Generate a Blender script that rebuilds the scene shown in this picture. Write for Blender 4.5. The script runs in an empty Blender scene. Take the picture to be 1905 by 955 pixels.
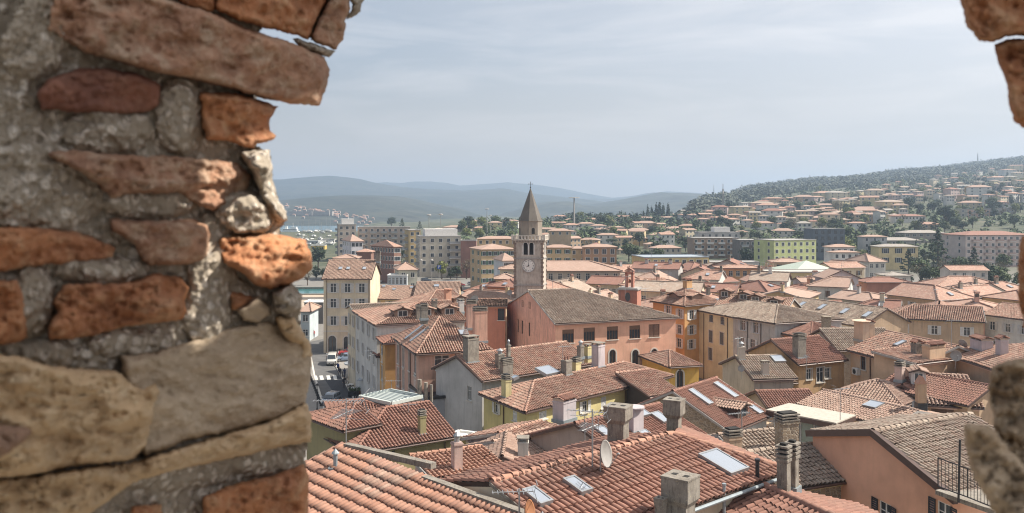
import bpy, bmesh, math, random
import numpy as np
from mathutils import Vector, Matrix, noise, geometry
R = random.Random(7)
SC = bpy.context.scene
COL = SC.collection
rad = math.radians

# ------------------------------------------------------------------ camera
F, CX, HY, H = 1600.0, 952.5, 392.0, 27.0
IW, IH = 1905.0, 955.0
cd = bpy.data.cameras.new('camera'); cam = bpy.data.objects.new('camera', cd); COL.objects.link(cam)
cam.location = (0, 0, H); cam.rotation_euler = (rad(90), 0, 0)
cd.sensor_width = 36.0; cd.lens = F*36/IW
cd.shift_y = -((IH/2)-HY)/IW
cd.clip_start = 0.05; cd.clip_end = 40000
cd.dof.use_dof = True; cd.dof.focus_distance = 90; cd.dof.aperture_fstop = 9.0
SC.camera = cam

# ------------------------------------------------------------------ light and sky
SUN_AZ, SUN_EL = 82.0, 46.0          # azimuth measured to the right of the view direction (+Y)
w = bpy.data.worlds.new('World'); SC.world = w; w.use_nodes = True
nt = w.node_tree; nt.nodes.clear()
out = nt.nodes.new('ShaderNodeOutputWorld'); bg = nt.nodes.new('ShaderNodeBackground')
sky = nt.nodes.new('ShaderNodeTexSky'); sky.sky_type = 'NISHITA'; sky.sun_disc = False
sky.sun_elevation = rad(SUN_EL); sky.sun_rotation = rad(SUN_AZ)
sky.air_density = 1.0; sky.dust_density = 3.0; sky.ozone_density = 1.5; sky.altitude = 30
bg.inputs['Strength'].default_value = 0.1
def wn(t, **k):
    n = nt.nodes.new(t)
    for a, b in k.items(): setattr(n, a, b)
    return n
tc = wn('ShaderNodeTexCoord')
# thin cirrus veil: streaky noise on the sky sphere, everywhere the same kind
mp = wn('ShaderNodeMapping'); mp.inputs['Scale'].default_value = (1.2, 1.0, 8.0); mp.inputs['Rotation'].default_value = (0.0, -0.42, 0.0)
nt.links.new(tc.outputs['Generated'], mp.inputs['Vector'])
n1 = wn('ShaderNodeTexNoise'); n1.inputs['Scale'].default_value = 3.4; n1.inputs['Detail'].default_value = 9; n1.inputs['Roughness'].default_value = .58; n1.inputs['Distortion'].default_value = .45
nt.links.new(mp.outputs[0], n1.inputs['Vector'])
r1 = wn('ShaderNodeValToRGB'); r1.color_ramp.elements[0].position = .44; r1.color_ramp.elements[1].position = .66
nt.links.new(n1.outputs['Fac'], r1.inputs[0])
mul = wn('ShaderNodeMath', operation='MULTIPLY_ADD'); mul.inputs[1].default_value = .26
nt.links.new(r1.outputs[0], mul.inputs[0])
# the veil scatters forward: whiter the nearer to the sun
sv = (math.sin(rad(SUN_AZ))*math.cos(rad(SUN_EL)), math.cos(rad(SUN_AZ))*math.cos(rad(SUN_EL)), math.sin(rad(SUN_EL)))
dt = wn('ShaderNodeVectorMath', operation='DOT_PRODUCT'); dt.inputs[1].default_value = sv; nt.links.new(tc.outputs['Generated'], dt.inputs[0])
fw = wn('ShaderNodeMapRange'); fw.inputs['From Min'].default_value = -.1; fw.inputs['From Max'].default_value = .85; fw.inputs['To Max'].default_value = .85; nt.links.new(dt.outputs['Value'], fw.inputs['Value']); nt.links.new(fw.outputs[0], mul.inputs[2])
gm = wn('ShaderNodeMix', data_type='RGBA'); gm.inputs[0].default_value = .5; gm.inputs[7].default_value = (1.55, 1.75, 1.95, 1); nt.links.new(sky.outputs[0], gm.inputs[6])
mix = wn('ShaderNodeMix', data_type='RGBA'); mix.inputs[7].default_value = (6.0, 5.85, 5.85, 1)
nt.links.new(mul.outputs[0], mix.inputs[0]); nt.links.new(gm.outputs[2], mix.inputs[6])
# dusty band low over the horizon, the same all round
sz = wn('ShaderNodeSeparateXYZ'); nt.links.new(tc.outputs['Generated'], sz.inputs[0])
hz_ = wn('ShaderNodeMapRange', interpolation_type='SMOOTHSTEP'); hz_.inputs['From Min'].default_value = .0; hz_.inputs['From Max'].default_value = .2; hz_.inputs['To Min'].default_value = .9; hz_.inputs['To Max'].default_value = 0; nt.links.new(sz.outputs[2], hz_.inputs['Value'])
hm = wn('ShaderNodeMix', data_type='RGBA'); hm.inputs[7].default_value = (4.6, 4.15, 3.7, 1); nt.links.new(hz_.outputs[0], hm.inputs[0]); nt.links.new(mix.outputs[2], hm.inputs[6])
nt.links.new(hm.outputs[2], bg.inputs['Color']); nt.links.new(bg.outputs[0], out.inputs[0])
sd = bpy.data.lights.new('sun', 'SUN'); sd.energy = 5.0; sd.angle = rad(.6); sd.color = (1, .93, .82)
sun = bpy.data.objects.new('sun', sd); COL.objects.link(sun)
sdir = Vector((math.sin(rad(SUN_AZ))*math.cos(rad(SUN_EL)), math.cos(rad(SUN_AZ))*math.cos(rad(SUN_EL)), math.sin(rad(SUN_EL))))
sun.rotation_euler = sdir.to_track_quat('Z', 'Y').to_euler()
SC.view_settings.view_transform = 'Standard'; SC.view_settings.look = 'None'
SC.view_settings.gamma = 1; SC.view_settings.exposure = 0.74
cy = SC.cycles
cy.use_denoising = True; cy.filter_width = 1.15
cy.max_bounces = 5; cy.diffuse_bounces = 3; cy.glossy_bounces = 2; cy.transmission_bounces = 2; cy.transparent_max_bounces = 4
cy.volume_bounces = 1; cy.caustics_reflective = False; cy.caustics_refractive = False

# ------------------------------------------------------------------ helpers: pixels, meshes, objects
def P(px, py, z):
    D = (H-z)*F/(py-HY); return Vector(((px-CX)/F*D, D, z))
def PD(px, py, D): return Vector(((px-CX)/F*D, D, H-(py-HY)/F*D))
def proj(v): return (CX+F*v[0]/v[1], HY+(H-v[2])*F/v[1])
def lerp(a, b, t): return a+(b-a)*t
def setp(o, label=None, cat=None, group=None, kind=None):
    if label: o['label'] = label
    if cat: o['category'] = cat
    if group: o['group'] = group
    if kind: o['kind'] = kind
    return o
class MB:
    def __init__(s): s.v = []; s.f = []; s.m = []; s.uv = None
    def add(s, vs, fs, m=0):
        b = len(s.v); s.v.extend(tuple(v) for v in vs)
        for f in fs: s.f.append(tuple(b+i for i in f)); s.m.append(m)
        return s
    def quad(s, a, b, c, d, m=0): return s.add([a, b, c, d], [(0, 1, 2, 3)], m)
    def box(s, c, sz, m=0, X=Vector((1, 0, 0)), Y=Vector((0, 1, 0)), Z=Vector((0, 0, 1)), top=1.0):
        c = Vector(c); hx, hy, hz = sz[0]/2, sz[1]/2, sz[2]/2
        vs = [c+X*(hx*i*(top if k > 0 else 1))+Y*(hy*j*(top if k > 0 else 1))+Z*(hz*k) for k in (-1, 1) for i, j in ((-1, -1), (1, -1), (1, 1), (-1, 1))]
        return s.add(vs, [(3, 2, 1, 0), (4, 5, 6, 7), (0, 1, 5, 4), (1, 2, 6, 5), (2, 3, 7, 6), (3, 0, 4, 7)], m)
    def tube(s, a, b, r1, r2=None, n=8, m=0, cap=True):
        a = Vector(a); b = Vector(b); r2 = r1 if r2 is None else r2
        d = (b-a).normalized(); u = d.orthogonal().normalized(); v = d.cross(u)
        vs = [a+(u*math.cos(t)+v*math.sin(t))*r1 for t in [2*math.pi*i/n for i in range(n)]]
        vs += [b+(u*math.cos(t)+v*math.sin(t))*r2 for t in [2*math.pi*i/n for i in range(n)]]
        fs = [(i, (i+1) % n, n+(i+1) % n, n+i) for i in range(n)]
        if cap: fs += [tuple(range(n))[::-1], tuple(range(n, 2*n))]
        return s.add(vs, fs, m)
    def lathe(s, c, prof, n=12, m=0):
        c = Vector(c); vs = []; k = len(prof)
        for r, z in prof:
            for i in range(n): vs.append(c+Vector((r*math.cos(2*math.pi*i/n), r*math.sin(2*math.pi*i/n), z)))
        fs = [(j*n+i, j*n+(i+1) % n, (j+1)*n+(i+1) % n, (j+1)*n+i) for j in range(k-1) for i in range(n)]
        fs += [tuple(range(n))[::-1], tuple(range((k-1)*n, k*n))]
        return s.add(vs, fs, m)
    def slab(s, poly, th, m=0, down=Vector((0, 0, -1))):
        n = len(poly); vs = [Vector(p) for p in poly]; vs += [v+down*th for v in vs]
        fs = [tuple(range(n)), tuple(range(2*n-1, n-1, -1))]+[(i, n+i, n+(i+1) % n, (i+1) % n) for i in range(n)]
        return s.add(vs, fs, m)
    def mesh(s, name, mats, smooth=False):
        me = bpy.data.meshes.new(name); me.from_pydata(s.v, [], s.f)
        for m in mats: me.materials.append(m)
        if len(mats) > 1: me.polygons.foreach_set('material_index', s.m)
        if smooth: me.polygons.foreach_set('use_smooth', [True]*len(s.f))
        me.update(); return me
    def build(s, name, mats, parent=None, smooth=False, **k):
        if not isinstance(mats, (list, tuple)): mats = [mats]
        return link(name, s.mesh(name, mats, smooth), parent, **k)
def link(name, me, parent=None, mat=None, **k):
    o = bpy.data.objects.new(name, me); COL.objects.link(o)
    if parent is not None: o.parent = parent
    if mat is not None: o.matrix_local = mat
    return setp(o, **k)
def empty(name, loc=(0, 0, 0), rz=0, **k):
    o = bpy.data.objects.new(name, None); COL.objects.link(o); o.location = loc; o.rotation_euler = (0, 0, rz)
    o.empty_display_size = .5
    return setp(o, **k)
def copy_tree(o, parent=None):
    c = o.copy(); COL.objects.link(c)
    if parent is not None: c.parent = parent
    for ch in o.children: copy_tree(ch, c)
    return c
def frame(o, X, Y, Z):
    m = Matrix((X, Y, Z)).transposed().to_4x4(); m.translation = o; return m
def fromnp(name, V, Fq, mats, smooth=False):
    me = bpy.data.meshes.new(name); V = np.asarray(V, dtype=np.float32); Fq = np.asarray(Fq, dtype=np.int32)
    k = Fq.shape[1]
    me.vertices.add(len(V)); me.vertices.foreach_set('co', V.ravel())
    me.loops.add(Fq.size); me.loops.foreach_set('vertex_index', Fq.ravel())
    me.polygons.add(len(Fq)); me.polygons.foreach_set('loop_start', np.arange(0, Fq.size, k, dtype=np.int32))
    if smooth: me.polygons.foreach_set('use_smooth', [True]*len(Fq))
    for m in mats: me.materials.append(m)
    me.update(calc_edges=True); me.validate(); return me
ORD = 'first second third fourth fifth sixth seventh eighth ninth tenth eleventh twelfth thirteenth fourteenth fifteenth sixteenth seventeenth eighteenth nineteenth'.split()
TEN = {2: 'twent', 3: 'thirt', 4: 'fort', 5: 'fift', 6: 'sixt', 7: 'sevent', 8: 'eight', 9: 'ninet'}
def ordw(n):
    if n < 20: return ORD[n-1]
    t, u = divmod(n, 10)
    return TEN[t]+'ieth' if u == 0 else TEN[t]+'y-'+ORD[u-1]

# ------------------------------------------------------------------ materials
class NT:
    def __init__(s, name):
        s.mat = bpy.data.materials.new(name); s.mat.use_nodes = True; s.t = s.mat.node_tree
        s.b = s.t.nodes['Principled BSDF']; s.out = s.t.nodes['Material Output']
    def n(s, typ, _in=None, **k):
        x = s.t.nodes.new(typ)
        for a, b in k.items(): setattr(x, a, b)
        for a, b in (_in or {}).items():
            if isinstance(b, bpy.types.NodeSocket): s.t.links.new(b, x.inputs[a])
            else: x.inputs[a].default_value = b
        return x
    def l(s, a, b): s.t.links.new(a, b)
    def noise(s, vec, scale, detail=4, rough=.55, dist=0):
        return s.n('ShaderNodeTexNoise', {'Vector': vec, 'Scale': scale, 'Detail': detail, 'Roughness': rough, 'Distortion': dist}).outputs['Fac']
    def ramp(s, fac, a, b):
        return s.n('ShaderNodeMapRange', {'Value': fac, 'From Min': a, 'From Max': b}).outputs[0]
    def mix(s, fac, a, b, mode='MIX'):
        x = s.n('ShaderNodeMix', data_type='RGBA', blend_type=mode)
        for i, v in ((0, fac), (6, a), (7, b)):
            if isinstance(v, bpy.types.NodeSocket): s.t.links.new(v, x.inputs[i])
            else: x.inputs[i].default_value = v if i == 0 else (*v, 1)[:4]
        return x.outputs[2]
    def math(s, op, a, b=0.0, c=0.0):
        x = s.n('ShaderNodeMath', operation=op)
        for i, v in enumerate((a, b, c)):
            if isinstance(v, bpy.types.NodeSocket): s.t.links.new(v, x.inputs[i])
            else: x.inputs[i].default_value = v
        return x.outputs[0]
    def pos(s): return s.n('ShaderNodeNewGeometry').outputs['Position']
    def bump(s, h, st, dist=.02):
        x = s.n('ShaderNodeBump', {'Height': h, 'Strength': st, 'Distance': dist}); s.l(x.outputs[0], s.b.inputs['Normal'])
    def col(s, c):
        if isinstance(c, bpy.types.NodeSocket): s.l(c, s.b.inputs['Base Color'])
        else: s.b.inputs['Base Color'].default_value = (*c, 1)
    def rough(s, v): s.b.inputs['Roughness'].default_value = v
def dim(c, k): return tuple(x*k for x in c[:3])
_pl = {}
def plaster(c, wear=.5):
    key = (tuple(round(x, 3) for x in c), wear)
    if key in _pl: return _pl[key]
    m = NT('plaster'); p = m.pos()
    big = m.noise(p, .35, 5, .6); mid = m.noise(p, 2.3, 5, .65)
    st = m.n('ShaderNodeMapping', {'Vector': p, 'Scale': (2.2, 2.2, .18)}).outputs[0]; streak = m.noise(st, 1.6, 5, .6)
    c1 = m.mix(m.ramp(big, .3, .7), dim(c, .76), tuple(min(1, x*1.1) for x in c))
    c2 = m.mix(m.math('MULTIPLY', m.ramp(mid, .52, .72), .6*wear), c1, dim((c[0]*.8+.05, c[1]*.8+.05, c[2]*.8+.05), .8))
    c3 = m.mix(m.math('MULTIPLY', m.ramp(streak, .52, .74), .75*wear), c2, dim((.5*c[0]+.1, .5*c[1]+.1, .5*c[2]+.1), .62))
    m.col(c3); m.rough(.92); m.bump(m.noise(p, 14, 4, .7), .25, .02)
    _pl[key] = m.mat; return m.mat
def plain(name, c, rough=.6, metal=0, var=.12):
    m = NT(name); p = m.pos()
    n = m.noise(p, 3.0, 4)
    m.col(m.mix(m.ramp(n, .3, .7), dim(c, 1-var), tuple(min(1, x*(1+var)) for x in c))); m.rough(rough); m.b.inputs['Metallic'].default_value = metal
    return m.mat
def tilemat(name, cols, dark=.35, rows=False, lichen=.4):
    """terracotta: one shade per tile (mesh island / object), lichen and soot spots"""
    m = NT(name); g = m.n('ShaderNodeNewGeometry'); oi = m.n('ShaderNodeObjectInfo')
    p = g.outputs['Position']
    if rows:   # far roofs: shade varies by small cells instead of by island
        rnd = m.n('ShaderNodeTexVoronoi', {'Vector': p, 'Scale': 2.6}).outputs['Color']
        rnd = m.n('ShaderNodeSeparateColor', {0: rnd}).outputs[0]
    else:
        rnd = m.n('ShaderNodeTexWhiteNoise', {'Vector': m.n('ShaderNodeCombineXYZ', {0: g.outputs['Random Per Island'], 1: oi.outputs['Random']}).outputs[0]}).outputs['Value']
    cr = m.n('ShaderNodeValToRGB', {0: rnd}); e = cr.color_ramp.elements
    cr.color_ramp.interpolation = 'CONSTANT' if not rows else 'LINEAR'
    e[0].position = 0; e[0].color = (*cols[0], 1); e[1].position = 1/len(cols); e[1].color = (*cols[1], 1)
    for i, c in enumerate(cols[2:]): x = e.new((i+2)/len(cols)); x.color = (*c, 1)
    big = m.noise(p, .45, 4, .6); fine = m.noise(p, 9, 5, .7)
    c1 = m.mix(m.math('MULTIPLY', m.ramp(big, .45, .72), dark), cr.outputs[0], (.16, .11, .085))
    c2 = m.mix(m.math('MULTIPLY', m.ramp(fine, .5, .66), lichen), c1, (.10, .085, .07))
    spots = m.noise(p, 30, 2, .5)
    c3 = m.mix(m.math('MULTIPLY', m.ramp(spots, .66, .72), lichen*.8), c2, (.34, .31, .26))
    m.col(c3); m.rough(.88); m.bump(m.noise(p, 26, 3, .7), .3, .01)
    return m.mat
TC = dict(
 new=[(.46,.19,.105),(.41,.165,.09),(.52,.235,.14),(.44,.20,.12),(.36,.15,.09)],
 red=[(.31,.115,.07),(.27,.10,.062),(.37,.15,.095),(.33,.135,.085),(.25,.10,.065)],
 mix=[(.44,.22,.15),(.36,.16,.11),(.52,.34,.25),(.40,.25,.18),(.31,.17,.12)],
 old=[(.33,.24,.18),(.40,.32,.25),(.28,.20,.15),(.45,.36,.28),(.34,.22,.16)],
 pale=[(.50,.30,.20),(.56,.36,.25),(.47,.27,.18),(.60,.42,.30),(.52,.32,.22)],
 grey=[(.30,.27,.24),(.26,.23,.20),(.34,.31,.27),(.29,.25,.22),(.38,.34,.30)])
def _ds(c, k=.24): g = (c[0]+c[1]+c[2])/3*1.02; return (lerp(c[0], g, k), lerp(c[1], g*.97, k), lerp(c[2], g*.88, k))
TC['pale'] = [(c[0]*.78, c[1]*.74, c[2]*.78) for c in TC['pale']]
for _k in TC:
    _m = [sum(c[i] for c in TC[_k])/len(TC[_k]) for i in range(3)]; TC[_k] = [tuple(lerp(_m[i], c[i], .6) for i in range(3)) for c in TC[_k]]
TC = {k: [_ds(c, .28 if k in ('red', 'new') else .26 if k == 'pale' else .14) for c in v] for k, v in TC.items()}
TM = {k: tilemat('roof_tile_'+k, v, {'new': .3, 'red': .45, 'mix': .5, 'old': .5, 'pale': .35, 'grey': .3}[k], False, {'new': .25, 'red': .3, 'mix': .45, 'old': .6, 'pale': .25, 'grey': .5}[k]) for k, v in TC.items()}
TF = {k: tilemat('far_roof_'+k, v, .2, True, .25) for k, v in TC.items()}
UND = plain('roof_slab_gap_shade', (.055, .035, .026), .9)  # near-black slab paints the shade in the gaps between tiles
CONC = NT('weathered_concrete'); _p = CONC.pos()
_st = CONC.n('ShaderNodeMapping', {'Vector': _p, 'Scale': (3, 3, .5)}).outputs[0]
_c = CONC.mix(CONC.ramp(CONC.noise(_p, 1.7, 6, .7), .3, .7), (.17, .145, .12), (.31, .28, .24))
_c = CONC.mix(CONC.math('MULTIPLY', CONC.ramp(CONC.noise(_st, 3.5, 5, .7), .5, .68), .75), _c, (.06, .052, .045))
CONC.col(CONC.mix(CONC.ramp(CONC.noise(_p, 22, 3, .6), .62, .7), _c, (.42, .37, .25))); CONC.rough(.95); CONC.bump(CONC.noise(_p, 30, 4, .7), .6, .02); CONC = CONC.mat
def stonework(name, c1, c2, mort, sc=3.0):
    m = NT(name); p = m.n('ShaderNodeMapping', {'Vector': m.pos(), 'Scale': (1, 1, 1.9)}).outputs[0]
    v = m.n('ShaderNodeTexVoronoi', {'Vector': p, 'Scale': sc, 'Randomness': .8}, feature='DISTANCE_TO_EDGE').outputs['Distance']
    vc = m.n('ShaderNodeTexVoronoi', {'Vector': p, 'Scale': sc, 'Randomness': .8}).outputs['Color']
    f = m.n('ShaderNodeSeparateColor', {0: vc}).outputs[0]
    c = m.mix(f, c1, c2); c = m.mix(m.ramp(v, .09, .02), c, mort); m.col(c); m.rough(.95); m.bump(m.ramp(v, 0, .12), .6, .05); return m.mat
STONE = stonework('rubble_stone', (.34, .27, .19), (.22, .18, .14), (.42, .37, .30))
STONE2 = stonework('tower_stone', (.40, .35, .30), (.33, .29, .25), (.36, .32, .28), 1.6)
GLASS = NT('window_glass'); GLASS.col((.035, .045, .055)); GLASS.rough(.12); GLASS.b.inputs['Specular IOR Level'].default_value = .8; GLASS = GLASS.mat
SKYG = NT('skylight_glass'); SKYG.col((.72, .76, .80)); SKYG.rough(.06); SKYG.b.inputs['Metallic'].default_value = .9; SKYG = SKYG.mat
SHG = plain('shutter_grey', (.56, .55, .54), .7); SHW = plain('white_paint', (.72, .71, .68), .6); SHB = plain('brown_wood', (.16, .085, .05), .6)
SHN = plain('dark_green_wood', (.05, .11, .08), .6); BLK = plain('black_metal', (.025, .025, .028), .5); ALU = plain('grey_metal', (.34, .35, .36), .45, .6)
ZINC = plain('zinc_sheet', (.30, .34, .36), .5, .4); GUT = plain('brown_gutter', (.09, .055, .045), .5, .2); WST = plain('pale_stone_trim', (.58, .54, .48), .85)
GSTN = plain('grey_stone_trim', (.33, .31, .29), .9); DARK = plain('opening_shade', (.02, .018, .016), .9); RUST = plain('rusty_metal', (.30, .13, .06), .8)  # DARK: near-black that stands in for shade inside openings
WHITE = plain('white_plaster', (.66, .64, .61), .9); OCHR = plain('ochre_wood', (.40, .20, .06), .7); TEAK = plain('orange_plastic', (.75, .28, .05), .5)
SHM = dict(d=plain('dark_grey_wood', (.15, .15, .15), .7), g=SHG, w=SHW, b=SHB, n=SHN, k=BLK)

# ------------------------------------------------------------------ terrain
_cp = [150, 450, 640, 760, 880, 1000, 1100, 1250, 1300, 1400, 1500, 1600, 1700, 1800, 1905, 2400]
_cy = [436, 434, 433, 429, 416, 413, 412, 408, 380, 352, 341, 331, 319, 310, 299, 266]
_cd = [800, 800, 800, 800, 850, 850, 900, 1000, 1350, 1900, 2100, 2200, 2300, 2400, 2400, 2400]
def ter(x, y, rough=True):
    y = max(y, 1.0); px = CX+F*x/(y+1)
    px = min(max(px, 150), 2400)
    Dr = np.interp(px, _cp, _cd); cyp = np.interp(px, _cp, _cy); zc = H-(cyp-HY)/F*Dr
    t = (y-380)/(Dr-380)
    if t <= 0: z = 0
    elif t <= 1: z = zc*t
    else: z = zc*(1-.55*min(1, (t-1)*1.3)**1.2)
    t0 = min(max(t, 0), 1)
    if rough and t > 0: z += (noise.noise(Vector((x*.004, y*.004, 0)))*9*t0+noise.noise(Vector((x*.017, y*.017, 3)))*2.2*t0)*min(1, zc/30 if zc > 0 else 0)
    # the bay to the left, and low land dropping to the sea far away
    bay = min(max((y-850)/60, 0), 1)*min(max((700-px)/40, 0), 1)
    z = z*(1-bay)-4*bay
    far = min(max((y-4200)/1200, 0), 1); z = z*(1-far)-3*far
    return z
def ground(px, py, dmax=3000):
    """first point of the terrain hit by the ray through a pixel"""
    D = 60.0
    while D < dmax:
        x = (px-CX)/F*D; zr = H-(py-HY)/F*D
        if ter(x, D, False) >= zr: return Vector((x, D, ter(x, D, True)))
        D += max(2, D*.006)
    return None
NY, NX = 300, 240
ys = np.concatenate([np.linspace(-160, 380, 28), 380+(np.linspace(0, 1, NY-28)[1:]**1.7)*7600])
al = np.linspace(-1.25, 1.25, NX)
V = []; 
for yv in ys:
    for a in al:
        x = a*(yv+260); V.append((x, yv, ter(x, yv) if yv > 370 else 0.0))
nyy = len(ys)
Fq = [(j*NX+i, j*NX+i+1, (j+1)*NX+i+1, (j+1)*NX+i) for j in range(nyy-1) for i in range(NX-1)]
m = NT('hillside_ground'); p = m.pos()
gv = m.mix(m.ramp(m.noise(p, .012, 6, .65), .35, .62), (.045, .06, .03), (.13, .12, .075))
gv = m.mix(m.ramp(m.noise(p, .11, 5, .7), .45, .62), gv, (.035, .052, .022))
sep = m.n('ShaderNodeSeparateXYZ', {0: p})
pav = m.mix(m.ramp(m.noise(p, .8, 5, .6), .3, .7), (.16, .15, .135), (.22, .205, .185))
m.col(m.mix(m.ramp(sep.outputs[1], 330, 420), pav, gv)); m.rough(.95); m.bump(m.noise(p, .5, 5, .7), .5, .6)
o = link('ground', fromnp('ground', V, Fq, [m.mat], True), kind='structure')
# the bay
m = NT('sea_water'); p = m.pos(); m.col((.05, .12, .15)); m.rough(.22); m.b.inputs['Specular IOR Level'].default_value = .6
mp_ = m.n('ShaderNodeMapping', {'Vector': p, 'Scale': (.3, .9, 1)}).outputs[0]; m.bump(m.noise(mp_, .35, 4, .6), .35, .5); SEA = m.mat
b = MB(); b.quad((-5200, 700, -1), (900, 700, -1), (900, 4300, -1), (-5200, 4300, -1)); b.build('water', SEA, kind='structure')
b = MB(); q = [P(500, 538, .02), P(616, 538, .02), P(616, 546, .02), P(500, 547, .02)]; b.add(q, [(0, 1, 2, 3)][::-1]); m2 = NT('harbour_water'); m2.col((.045, .17, .17)); m2.rough(.15); b.build('harbour_basin_water', m2.mat, kind='structure')
b = MB(); a_, c_ = P(480, 536.5, .3), P(622, 536.5, .3); b.box((a_+c_)/2, ((c_-a_).length, 1.2, .9)); a_, c_ = P(480, 548, .15), P(622, 548, .15); b.box((a_+c_)/2, ((c_-a_).length, .8, .4))
b.build('quay_wall', CONC, label='low concrete quay wall round the small turquoise harbour basin', cat='wall')

# ------------------------------------------------------------------ far hills: real ridges, one mesh each
def hillmat(name, c1, c2, sc):
    m = NT(name); p = m.pos()
    a = m.mix(m.ramp(m.noise(p, sc*1.6, 9, .78), .42, .58), c1, c2)
    m.col(m.mix(m.ramp(m.noise(p, sc*6, 4, .7), .5, .65), a, dim(c1, .35))); m.rough(1); return m.mat
HM = hillmat('wooded_hill', (.018, .028, .022), (.052, .056, .042), .004)
def ridge(prof, D, front, back, foot=-3, amp=10, nx=220, seed=0):
    pxs = [p[0] for p in prof]; pys = [p[1] for p in prof]; V = []; ts = np.concatenate([np.linspace(-1, 0, 26), np.linspace(0, 1, 10)[1:]])
    for t in ts:
        D2 = D+(t*front if t < 0 else t*back)
        for i in range(nx):
            px = lerp(pxs[0], pxs[-1], i/(nx-1)); x = (px-CX)/F*D
            zc = H-(np.interp(px, pxs, pys)-HY)/F*D
            s = 1-abs(t)**1.35 if t < 0 else (1-t*t)
            nz = noise.fractal(Vector((x*.0016, D2*.0016, seed)), 1, 2, 5)*amp*(1-s*.75)*4*min(1, 3*(1-abs(t)))+noise.noise(Vector((x*.02, D2*.02, seed)))*amp*.12
            V.append((x, D2, foot+(zc-foot)*s+nz*(s > .02)))
    nt_ = len(ts)
    Fq = [(j*nx+i, j*nx+i+1, (j+1)*nx+i+1, (j+1)*nx+i) for j in range(nt_-1) for i in range(nx-1)]
    link('hills', fromnp('hills', V, Fq, [HM], True), kind='structure')
ridge([(250, 372), (400, 368), (508, 371), (560, 368), (590, 366), (640, 364.5), (700, 364.5), (735, 366), (770, 372), (820, 383), (860, 393), (900, 404), (960, 420)], 2900, 1350, 900, seed=1)
ridge([(150, 345), (400, 335), (508, 333), (560, 331), (610, 330), (650, 332.5), (672, 335), (700, 342), (740, 348), (800, 350), (860, 352.5), (900, 352), (940, 352), (990, 361), (1040, 366), (1100, 374), (1180, 392)], 5000, 1500, 900, seed=2, amp=12)
ridge([(640, 352), (690, 340.5), (720, 339), (745, 340.5), (770, 338), (800, 338), (830, 341), (855, 346), (900, 342.5), (930, 340.5), (945, 339), (960, 341), (1000, 344), (1040, 350), (1080, 358), (1140, 367), (1200, 362), (1240, 356), (1300, 360), (1400, 372)], 7400, 900, 500, seed=3, amp=8)
ridge([(900, 412), (925, 402), (950, 392), (975, 383), (1000, 376), (1018, 373.5), (1040, 374), (1060, 380), (1084, 383), (1110, 378), (1150, 372), (1190, 365), (1228, 357.5), (1260, 359.5), (1300, 362), (1350, 372), (1450, 395)], 3700, 1300, 700, seed=4)
ridge([(960, 372), (1000, 362), (1030, 363), (1080, 369.5), (1136, 370), (1160, 368), (1200, 361), (1216, 359), (1250, 362), (1300, 375)], 6100, 700, 500, seed=5, amp=7)

# ------------------------------------------------------------------ haze
def haze():
    b = MB(); b.box((0, 3900, 172), (11500, 8900, 358)); o = b.build('haze', [], kind='stuff')
    m = bpy.data.materials.new('haze_air'); m.use_nodes = True; t = m.node_tree; t.nodes.clear()
    ou = t.nodes.new('ShaderNodeOutputMaterial'); pv = t.nodes.new('ShaderNodeVolumePrincipled')
    pv.inputs['Color'].default_value = (.50, .64, .84, 1); pv.inputs['Density'].default_value = HAZE; pv.inputs['Anisotropy'].default_value = .35
    t.links.new(pv.outputs[0], ou.inputs['Volume']); o.data.materials.append(m)
HAZE = 2.0e-4
haze()

# ------------------------------------------------------------------ tiles
def tile_rows(poly, pitch, row, r=None, hit=.42, lift=.028, base=.012, seed=0, seg=4, drop=None):
    """barrel tiles laid on the planar polygon (poly[0]->poly[1] is the eave); returns (u,v,origin basis) of each tile"""
    o = poly[0]; U = (poly[1]-poly[0]).normalized(); N = (poly[1]-poly[0]).cross(poly[-1]-poly[0]).normalized()
    if N.z < 0: N = -N
    Vd = N.cross(U).normalized()
    if Vd.z < 0: Vd = -Vd
    pts = [((p-o).dot(U), (p-o).dot(Vd)) for p in poly]; n = len(pts)
    umin = min(p[0] for p in pts); umax = max(p[0] for p in pts); out = []
    rr = random.Random(seed)
    k = 0; u = umin+pitch*.5
    while u < umax:
        vs = []
        for i in range(n):
            (u1, v1), (u2, v2) = pts[i], pts[(i+1) % n]
            if (u1-u)*(u2-u) < 0: vs.append(v1+(v2-v1)*(u-u1)/(u2-u1))
        if len(vs) >= 2:
            v0, v1 = min(vs), max(vs); v = v0-.02+rr.uniform(-.03, .03)
            while v < v1-row*.25:
                ln = min(row+.06, v1-v)
                out.append((u+rr.uniform(-.006, .006), v, ln)); v += row
        u += pitch
    return o, U, Vd, N, out
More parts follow.
